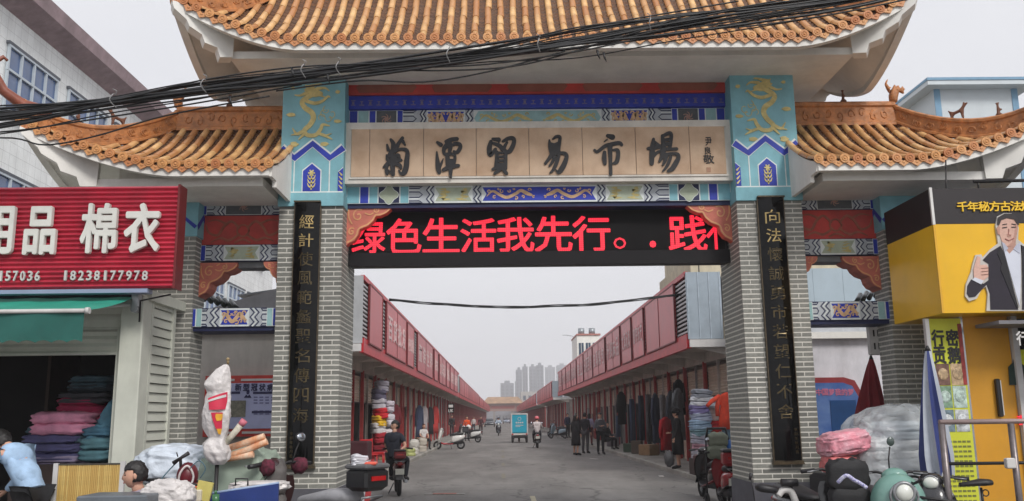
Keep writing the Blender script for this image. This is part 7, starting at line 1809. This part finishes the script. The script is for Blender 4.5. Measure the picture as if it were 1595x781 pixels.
solo('covered_goods', bulk(Vector((c.x, 9.6, .72)), .78, .7, 1.15, 3, .06, .45), m_sage, 'pile of goods under a pale sage green tarpaulin behind the blue cart', 'covered goods')
for i, (pts, l) in enumerate([([(332,706),(370,694),(412,680)], 'upper orange and white wrapped roll lying on the green tarpaulin'), ([(334,714),(372,706),(416,688)], 'lower orange and white wrapped roll on the green tarpaulin'), ([(345,716),(395,708)], 'short cream roll under the two wrapped rolls')]):
    P_ = [at(x, y, 9.2) for x, y in pts]; b = B(); b.tube(catmull(P_, 5) if len(P_) > 2 else P_, .035, 10)
    solo('wrapped_roll', b, M('orange_cream_wrap', (226,208,184), .6, .5, 9, .3, rgb2=(214,140,92)), l, 'roll')
a, c2 = at(344, 700, 9.0), at(381, 655, 9.0); t = wthing('rolled_banner', 'thin rolled banner stick with a pink end leaning up from the wrapped parasol', 'banner roll', tuple(a))
part('roll', B().cyl(a, a+(c2-a)*.86, .028, .033, 10), M('printed_cream_roll', (214,204,190), .6, .4, 16, rgb2=(150,150,130)), t); part('roll_end', B().cyl(a+(c2-a)*.84, c2, .034, .036, 10), M('pink_end', (214,120,136), .6), t)
# wrapped parasol
t = wthing('wrapped_parasol', 'folded parasol wrapped in white plastic with a red printed panel, standing at the left', 'parasol', (at(340,700,9.0).x, 9.0, 0))
prof_pts = [(352,568,3),(347,575,10),(341,588,16),(338,600,20),(341,612,17),(339,628,19),(338,645,20),(337,662,19),(338,676,15),(339,682,13),(335,692,18),(337,704,20),(339,716,16),(340,724,8)]
secs = []
for px, py, w in prof_pts:
    c = at(px, py, 9.0); secs.append((c, w*9.0/FPX))
b = B(); n = 54; vs = []
_s2 = []
for (c0_, r0_), (c1_, r1_) in zip(secs, secs[1:]):
    for q_ in range(5): _s2.append((c0_.lerp(c1_, q_/5), r0_+(r1_-r0_)*q_/5))
secs = _s2+[secs[-1]]
for j, (c, r) in enumerate(secs):
    for k in range(n):
        a_ = 2*math.pi*k/n; rr = r*(1+.05*math.sin(a_*5+j*.12)+.10*(1-2*abs(noise.noise(Vector((math.cos(a_)*1.6, math.sin(a_)*1.6+j*.05, c.z*7)))))+.08*noise.noise(Vector((math.cos(a_)*3, math.sin(a_)*3, c.z*22)))-.02); vs.append((c.x+rr*math.cos(a_), c.y+rr*math.sin(a_)*.8, c.z))
b.add(vs, [(j*n+k, (j+1)*n+k, (j+1)*n+(k+1)%n, j*n+(k+1)%n) for j in range(len(secs)-1) for k in range(n)], True)
part('plastic_wrap', b, m_pl, t)
def pan(pts, Y, mt, nm): part(nm, B().prism([(at(x,y,Y).x, at(x,y,Y).z) for x, y in pts], Y, .02), mt, t)
YP = 8.855
b = B()
def wrap_patch(pts_l, pts_r, off):
    b = B(); L = len(pts_l); m_ = 8; vs = []
    for (xl, yl), (xr_, yr_) in zip(pts_l, pts_r):
        for k in range(m_+1):
            x = xl+(xr_-xl)*k/m_; y = yl+(yr_-yl)*k/m_
            # depth from the wrap section
            cx, w = 340, 19
            for (p1, q1, w1), (p2, q2, w2) in zip(prof_pts, prof_pts[1:]):
                if q1 <= y <= q2: f = (y-q1)/(q2-q1); cx = p1+(p2-p1)*f; w = w1+(w2-w1)*f
            u = max(-1, min(1, (x-cx)/w)); rr = w*9.0/FPX
            q = at(x, y, 9.0); vs.append((q.x, 9.0-rr*.86*math.sqrt(max(0, 1-u*u))*1.0-.016-off, q.z))
    b.add(vs, [(i*(m_+1)+k, (i+1)*(m_+1)+k, (i+1)*(m_+1)+k+1, i*(m_+1)+k+1) for i in range(L-1) for k in range(m_)], True); return b
part('red_print', wrap_patch([(329,621),(331,630),(332,639)], [(357,611),(357,624),(355,638)], .006), M('red_poster_print', (206,44,74), .45, .15, 6), t)
part('white_band', wrap_patch([(330,624),(330.5,627)], [(356,615),(356,619)], .012), m_wht, t)
part('red_print', wrap_patch([(335,643),(338,655),(342,668)], [(352,643),(351,656),(350,668)], .006), M('red_poster_print', (206,44,74)), t)
part('yellow_print', wrap_patch([(343,645),(342,650),(344,656)], [(352,645),(352,650),(350,655)], .012), M('yellow_print', (230,170,50), .5), t)
part('yellow_print', wrap_patch([(343,668),(345,676)], [(350,668),(348,677)], .008), M('yellow_print', (230,170,50)), t)
part('finial', B().cyl(at(355,560,9), at(355,568,9), .012).ell(at(355,560,9), (.02,.02,.02), 8, 6), M('brass_tip', (150,130,90), .4), t)
part('pole', B().cyl((at(338,724,9.0).x, 9.0, 0), at(338,724,9.0), .02), m_iron, t)
# blue cart
t = wthing('handcart', 'blue sheet metal handcart with a black tray frame in the left foreground', 'handcart', (-2.8, 8.1, 0))
m_bluec = M('blue_cart_paint', (28,52,118), .4, .15, 4, .05, dirt=.15)
a = at(312, 772, 8.0); c2 = at(436, 753, 8.0)
b = B(); b.add([(a.x,7.95,.35),(c2.x,7.95,.35),(c2.x,7.95,c2.z),(a.x,7.95,a.z),(a.x,7.98,.35),(c2.x,7.98,.35),(c2.x,7.98,c2.z),(a.x,7.98,a.z)], [(0,1,2,3),(7,6,5,4),(3,2,6,7),(0,3,7,4),(1,5,6,2)])
part('side_panel', b, m_bluec, t); part('top_edge', B().tube([(a.x,7.965,a.z+.005),(c2.x,7.965,c2.z+.005)], .012, 6), M('pale_blue_edge', (150,170,200), .5), t)
part('tray', B().box(-3.6,7.95,.80,a.x,7.98,.98).box(-3.6,7.98,.78,c2.x,8.6,.82), m_bluec, t)
za = at(225,750,8.1).z
part('tray_frame', B().tube([at(228,748,8.1), at(300,755,8.1), at(318,756,8.1), at(322,785,8.1)], .014, 6).tube([at(228,748,8.1), at(250,746,8.6), at(330,752,8.6)], .012, 6), m_iron, t)
part('handle', B().tube([at(367,757,8.0), at(367,746,8.0), at(386,746,8.0), at(386,757,8.0)], .008, 6), m_iron, t)
for x in (-3.3, -2.3): part('wheel', B().torus((x,8.2,.25), .2, .03), m_tyre, t)
solo('orange_parcels', quilt(B(), at(287,768,8.25), .36, .3, .12, .1, 61, .3), M('orange_parcels', (226,110,60), .6, .4, 16), 'heap of orange packets in the cart tray', 'packets')
solo('cardboard_flap', B().cbox(at(318,765,7.9), (.13,.03,.16), Matrix.Rotation(.2,3,'Y')), M('yellow_card', (196,184,104), .7), 'yellowish card plate at the corner of the cart', 'card')
solo('cream_box', B().cbox(at(305,772,7.9), (.12,.12,.10), bev=.01), M('cream_box', (206,198,180), .7), 'small cream box next to the orange packets', 'box')
solo('white_tray', bulk(at(405,757,8.3), .5, .3, .08, 8, .1), m_pl, 'flat white plastic sheet on the blue cart', 'plastic sheet')
solo('green_bottle', B().cyl(at(336,790,7.7), at(336,770,7.7), .03, .03, 10).cyl(at(336,770,7.7), at(336,764,7.7), .012, .012, 8), M('green_bottle', (60,110,70), .2), 'green bottle at the corner of the cart', 'bottle')
# white sacks
solo('white_sack', bulk(at(275,722,9.7)+Vector((0,0,-.02)), .78, .6, .42, 21, .12, .75), M('milky_plastic', (208,217,228), .3, .12, 4, .9, spec=.6, bscale=8, bdist=.03), 'big bluish white plastic bag of bedding behind the woman', 'bag')
solo('white_carrier_bag', bulk(at(262,773,7.7), .42, .3, .26, 33, .12, .8), m_pl, 'crumpled white carrier bag in front of the woman', 'bag')
solo('grey_counter', B().cbox((at(182,776,7.4).x, 7.5, at(182,771,7.4).z-.3), (.56,.4,.6), bev=.01), M('grey_counter', (98,104,110), .4), 'plain grey counter top at the bottom left corner', 'counter')
# dark red basket bike at left
t = wthing('bicycle', 'bicycle front with black handlebar and dark red basket cover before the white bag', 'bicycle', (at(290,740,8.6).x, 8.6, 0))
c = at(292, 742, 8.6)
part('basket_cover', B().ell(c, (.10,.10,.13), 14, 9), M('dark_red_cover', (100,24,36), .4, .2, 6), t)
part('cover_piping', B().tube(catmull([c+Vector((-.05,-.095,-.10)), c+Vector((-.03,-.12,.03)), c+Vector((.03,-.10,.10)), c+Vector((.08,-.07,.0)), c+Vector((.05,-.09,-.11))], 5), .010, 6), m_wht, t)
part('handlebar', B().tube([at(270,722,8.5), at(281,714,8.5), at(294,706,8.5)], [.022,.014,.02], 8).tube([at(281,714,8.5), at(282,735,8.6), at(285,780,8.6)], .014, 6), m_iron, t)
part('bell_lever', B().tube([at(277,712,8.5), at(275,705,8.5)], .006, 5), m_iron, t)
part('brake_cable', B().tube(catmull([at(281,714,8.5), at(262,734,8.5), at(250,748,8.4)], 5), .006, 5).tube(catmull([at(296,730,8.4), at(310,718,8.4), at(320,730,8.4), at(312,745,8.4)], 5), .005, 5), M('blue_cable', (60,96,110), .5), t)
part('front_wheel', B().torus((c.x, 8.5, .3), .27, .03), m_tyre, t)
# woman's face above the counter
pw = at(212, 740, 8.0)
person('seated woman with dark hair and a mauve top looking left behind the white bags', (pw.x+.0, 8.05, pw.z-1.19*.95), -.9, SIT, 1.65, (170,160,176), (60,56,66), detail=True, hy=-.35, hp=.10, sleeve=1)
# man in pale blue shirt bending to the left
pm_ = at(45, 772, 9.0)
LEAN = dict(STAND, wai=(0,-.06,1.08), che=(0,-.22,1.26), nkb=(0,-.34,1.36), nek=(0,-.39,1.39), head=(0,-.48,1.43), shL=(.17,-.30,1.33), shR=(-.17,-.30,1.33), elL=(.25,-.42,1.10), wrL=(.20,-.58,.92), haL=(.18,-.64,.87), elR=(-.25,-.42,1.10), wrR=(-.20,-.58,.92), haR=(-.18,-.64,.87))
person('man in a pale blue long-sleeved shirt bending over at the bedding shop front', (pm_.x-.02, 9.1, 0), -P2-.35, LEAN, 1.72, (166,194,224), (22,22,26), detail=True, hp=.5)

# ================================================================ FOREGROUND RIGHT
m_clr = M('clear_sheet_over_goods', (214,220,224), .22, .1, 4, 1.0, spec=.7, bscale=9, bdist=.04, alpha=.42)
c = at(1385, 690, 10.6)
for k_, (dx, dz, w_, h_, cl_, lb_) in enumerate([(0,.55,.9,.5,(150,160,166),'grey-blue quilt at the bottom under the clear plastic'),(.04,.92,.88,.34,(206,210,212),'white quilt in the middle of the clear covered pile'),(-.02,1.17,.84,.26,(222,224,224),'second white quilt under the clear plastic'),(.14,1.38,.60,.2,(196,206,212),'topmost pale quilt under the clear plastic')]):
    solo('quilt', quilt(B(), Vector((c.x+dx, 10.6, dz)), w_, .62, h_, .05*k_, 200+k_, .1), M('covered_quilt_%d' % k_, cl_, .85, .2, 5, .3), lb_, 'quilt')
solo('plastic_sheet', bulk(Vector((c.x, 10.6, .84)), 1.12, .86, 1.52, 41, .08, .6, 2.6, .05, .2), m_clr, 'clear whitish plastic sheet draped over the bedding pile by the right pillar', 'plastic sheet')
c = at(1310, 690, 10.4)
solo('pink_bundle', bulk(Vector((c.x, 10.35, c.z-.0)), .52, .5, .27, 51, .08, .6, 3, .05, .15), M('pink_plastic_bundle', (224,134,150), .35, .4, 6, .9, spec=.5, rgb2=(206,160,170), bscale=10, bdist=.03), 'pink bedding bundle in plastic at the left of the clear covered pile', 'bundle')
solo('pink_bundle', bulk(Vector((c.x-.08, 10.3, c.z-.24)), .36, .4, .2, 52, .1, .6, 3), M('salmon_bundle', (214,116,116), .4, .2, 5, .3), 'salmon bundle under the pink one next to the right pillar', 'bundle')
solo('low_stand', B().cbox((4.05, 10.6, .45), (.7, .6, .9), bev=.04), M('dark_cover', (34,34,38), .7), 'dark stand under the pink bundles', 'stand')
def parasol(label, top, botc, r, Htop, cols_, group=None, lean=0, ribs=8, name='folded_parasol'):
    """folded parasol: pleated cone; the colours alternate per gore"""
    t = wthing(name, label, 'parasol', (botc.x, botc.y, 0))
    n = ribs; m_ = 6; L = 12
    for gi in range(n):
        b = B(); vs = []
        for j in range(L+1):
            f = j/L; c = top.lerp(botc, f); rr = .03+(r-.03)*(f**.8)*(1-.18*max(0,f-.85)/.15)
            for k in range(m_+1):
                u = k/m_; a_ = 2*math.pi*(gi+u)/n; q = rr*(1-.42*math.sin(u*math.pi)*min(1, f*3)) ; zz = c.z-(.05*math.sin(u*math.pi)*-1 if j == L else 0)
                vs.append((c.x+q*math.cos(a_+f*.5), c.y+q*math.sin(a_+f*.5), zz))
        b.add(vs, [(j*(m_+1)+k, (j+1)*(m_+1)+k, (j+1)*(m_+1)+k+1, j*(m_+1)+k+1) for j in range(L) for k in range(m_)], True)
        part('gore', b, cols_[gi % len(cols_)], t)
    part('finial', B().cyl(top, top+Vector((0,0,.06)), .035, .012, 8), m_iron, t)
    part('pole', B().cyl((botc.x,botc.y,0), top, .02), m_rim, t)
    return t
mb, mw_ = M('blue_parasol_cloth', (50,62,118), .7, .12, 4, .1), M('pale_parasol_cloth', (176,182,192), .7, .12, 4, .15)
parasol('folded blue and white parasol beside the yellow menu strip', at(1445,547,9.85), at(1461,742,9.85), .20, 2.3, [mw_, mb, mw_, mb, mw_, mb])
parasol('folded dark red parasol in the right side bay', at(1357,560,12.7), at(1356,672,12.7), .26, 2.3, [M('dark_red_cloth', (136,34,44), .75, .15, 4, .15)])
# railing
t = wthing('railing', 'brushed steel pipe railing in front of the food shop at the right edge', 'railing', (5.0, 8.8, 0))
zr_ = at(1530, 657, 8.8).z; zl_ = at(1530, 722, 8.8).z; m_steel = M('brushed_steel', (120,112,112), .35, .2, 12, metal=.5)
part('top_rail', B().tube([(at(1463,657,8.8).x, 8.8, zr_), (6.6, 8.8, zr_)], .026, 10), M('top_rail_steel', (160,140,136), .35, .15, 12, metal=.4), t)
part('lower_rail', B().tube([(at(1470,720,8.8).x, 8.8, zl_), (6.6, 8.8, zl_)], .016, 8), m_iron, t)
for px in (1466, 1574): x = at(px, 657, 8.8).x; part('upright', B().cyl((x,8.8,0),(x,8.8,zr_-.02),.032,n=10), m_steel, t)
part('clamp', B().cbox((at(1572,720,8.76).x, 8.75, zl_), (.09,.06,.10), bev=.01), m_wht, t)
# scooters in front
scooter('sage green retro scooter facing the camera with a round chrome headlight', (3.92, 9.3, .0), -P2-.12, (112,152,142), (60,64,62), sc=.98, mirrors=False, retro=True)
scooter('black scooter with raised levers left of the sage green scooter', (3.32, 9.55, .0), -P2+.25, (26,26,28), (110,20,28), sc=1.0, mirrors=False)
scooter('dark bicycle-style electric scooter right of the sage green one', (4.42, 9.25, .0), -P2-.5, (40,40,44), (150,30,30), sc=.93, mirrors=False)
solo('windscreen_blanket', quilt(B(), Vector((3.45, 9.0, .86)), .44, .16, .52, .1, 71, .12), M('black_blanket', (24,24,27), .7, .3, 10, .3), 'black padded windscreen blanket on the scooter left of the sage green one', 'blanket')
b = B(); b.tube(catmull([at(1305,752,8.75), at(1318,741,8.7), at(1330,748,8.7), at(1338,752,8.7), at(1350,760,8.7)], 5), [.02]*21, 6)
solo('patterned_scarf', b, M('lilac_white_cloth', (226,226,236), .8, .5, 60, .2, rgb2=(110,106,176)), 'lilac and white patterned scarf tied over the black blanket', 'scarf')
t = wthing('round_mirror', 'round scooter mirror on a thin stalk above the sage green scooter', 'mirror', tuple(at(1386,740,8.9)))
part('stalk', B().tube([at(1386,740,8.9), at(1384,715,8.9), at(1386,696,8.9)], .007, 6), m_iron, t); part('mirror_disc', B().ell(at(1387,688,8.9), (.04,.015,.045), 14, 8), M('green_tint_mirror', (60,74,70), .1, .1, spec=.9), t)
# white and black e-bike at the right pillar foot
t = wthing('electric_bike', 'white folding electric bike with a black saddle at the foot of the right pillar', 'electric bike', (2.9, 9.4, 0))
part('saddle', B().loft([(at(1178,760,9.4).x,at(1178,759,9.4).z,.05,.03),(at(1185,760,9.4).x,at(1185,760,9.4).z,.09,.045),(at(1205,762,9.4).x,at(1205,763,9.4).z,.07,.04),(at(1212,764,9.4).x,at(1212,764,9.4).z,.03,.025)], 12, 2.6), m_seat, t)
OFF_fix = t.children[0]
for v in OFF_fix.data.vertices: v.co.y += 9.4
part('backrest_bar', B().tube([at(1217,752,9.35), at(1242,752,9.35)], .04, 10), m_seat, t)
part('stem', B().tube([at(1230,752,9.4), at(1232,768,9.4), at(1240,790,9.4)], [.03,.022,.02], 8), m_iron, t)
part('white_frame', B().tube(catmull([at(1212,772,9.38), at(1220,764,9.38), at(1232,766,9.38), at(1240,784,9.38)], 5), .035, 10), m_wht, t)
for x in (2.55,3.3): part('wheel', B().torus((x,9.4,.25), .22, .03), m_tyre, t)
solo('brake_lever_mirror', B().cyl(at(1170,737,9.4), at(1168,748,9.4), .018, .014, 8).tube([at(1170,748,9.4), at(1173,762,9.4), at(1176,785,9.4)], .006, 5), m_seat, 'black lever stalk left of the white electric bike', 'lever')
# bicycle saddle at far right
t = wthing('bicycle', 'bicycle with a black saddle standing in front of the menu strip at the right', 'bicycle', (4.9, 9.0, 0))
c = at(1520, 760, 8.7)
sdl = B(); sdl.loft([(-.15,0,.03,.02),(-.05,.01,.05,.025),(.06,.02,.10,.035),(.13,.02,.09,.03)], 12, 2.4); sdl.v = [(x+c.x, y+8.7, z+c.z+.03) for x, y, z in sdl.v]
part('saddle', sdl, m_seat, t)
part('saddle_spring', B().tube([c+Vector((.05,0,0)), c+Vector((.06,0,-.3))], .012, 6).torus(c+Vector((.09,0,-.05)), .03, .006), m_iron, t)
part('frame', B().tube([c+Vector((.06,0,-.3)), (c.x-.1,8.7,.3)], .016, 6).tube([c+Vector((.03,0,-.16)), (c.x-.6,8.7,.8)], .016, 6).tube([(c.x-.6,8.7,.9),(c.x-.68,8.7,.35)], .014, 6), m_iron, t)
part('handlebar', B().tube([(c.x-.62,8.45,.98),(c.x-.6,8.7,.92),(c.x-.62,8.95,.98)], .013, 6), m_iron, t)
for x in (.35,-.7): part('wheel', B().torus((c.x+x, 8.7, .33), .30, .022, n=26), m_tyre, t)

# ================================================================ CABLES
t = wthing('cable_bundle', 'thick sagging bundle of black overhead cables crossing in front of the gateway', 'cable bundle', (-1, 9.2, 5.2))
rc = random.Random(5)
cen = [(-260,205),(0,182),(160,160),(310,138),(460,118),(610,100),(760,84),(900,62),(1050,36),(1190,16),(1340,-4),(1560,-50)]
m_cab = M('cable_rubber', (20,20,22), .45, .2, 10)
for k in range(20):
    off = rc.gauss(0, 1); pts = []; ph = rc.uniform(0, 6); am = rc.uniform(1, 3.2); yy = 9.2+rc.uniform(-.1,.1)
    for i, (px, py) in enumerate(cen):
        sp = 9 if i < 2 else (6.5 if i < 4 else 6.5 if i < 7 else 10.0)
        pts.append(at(px, py+off*sp*.9+(2.2*am)*math.sin(i*(1.0+.5*(k%3))+ph)+1.5*math.sin(i*2.9+k), yy))
    part('cable', B().tube(catmull(pts, 5), rc.choice([.007,.009,.010,.012,.016]), 6), m_cab, t)
for (pl_) in ([(-200,236),(0,215),(70,226),(150,212),(260,180),(420,150)], [(-200,215),(0,206),(120,190),(300,162),(470,132)], [(560,108),(700,110),(820,100),(960,60),(1060,28)], [(430,142),(560,126),(660,128),(760,112),(880,80)], [(640,102),(780,72),(930,40),(1150,2)]):
    part('cable', B().tube(catmull([at(x, y, 9.15) for x, y in pl_], 6), .009, 6), m_cab, t)
for px, py in ((320,135),(474,112),(528,108),(698,88),(838,72),(180,158),(1010,40)):
    b = B(); c = at(px, py, 9.0); b.tube(catmull([c+Vector((.0,.0,.07)), c+Vector((.01,-.10,.04)), c+Vector((-.01,-.12,-.03)), c+Vector((.02,-.02,-.08))], 4), .006, 5); b.tube([c+Vector((.0,-.02,.07)), c+Vector((.025,-.04,.10)), c+Vector((-.015,-.05,.12))], .005, 5)
    part('cable_tie', b, M('grey_tie', (150,150,150), .6), t)
for px, py in ((930,78),(940,82),(358,150),(510,116),(455,107)):
    b = B(); c = at(px, py, 9.1); b.tube([c, c+Vector((.01,0,-.06)), c+Vector((.03,0,-.11))], [.014,.012,.003], 6); part('hook', b, m_cab, t)
t = wthing('cable_bundle', 'thin twisted cables strung across the street between the two shop canopies', 'cable bundle', (.5, 24, 4.6))
for k in range(4):
    pts = [at(px, py+1.6*math.sin(i*1.7+k*2), 24.0) for i, (px, py) in enumerate([(606,467),(660,472),(720,476),(790,479),(860,477),(930,474),(1000,466),(1062,459)])]
    part('cable', B().tube(catmull(pts, 5), .016, 5), m_cab, t)
# ================================================================ HAZE
b = B().box(-1300, -60, -1.2, 1300, 1350, 95)
hz = struct('haze', b, [], 'stuff')
hm = bpy.data.materials.new('haze'); hm.use_nodes = True; hn = hm.node_tree; hn.nodes.clear()
pv = hn.nodes.new('ShaderNodeVolumePrincipled'); pv.inputs['Color'].default_value = (.97, .965, .985, 1); pv.inputs['Density'].default_value = .0009; pv.inputs['Anisotropy'].default_value = .1
ho = hn.nodes.new('ShaderNodeOutputMaterial'); hn.links.new(pv.outputs[0], ho.inputs['Volume'])
hz.data.materials.append(hm)
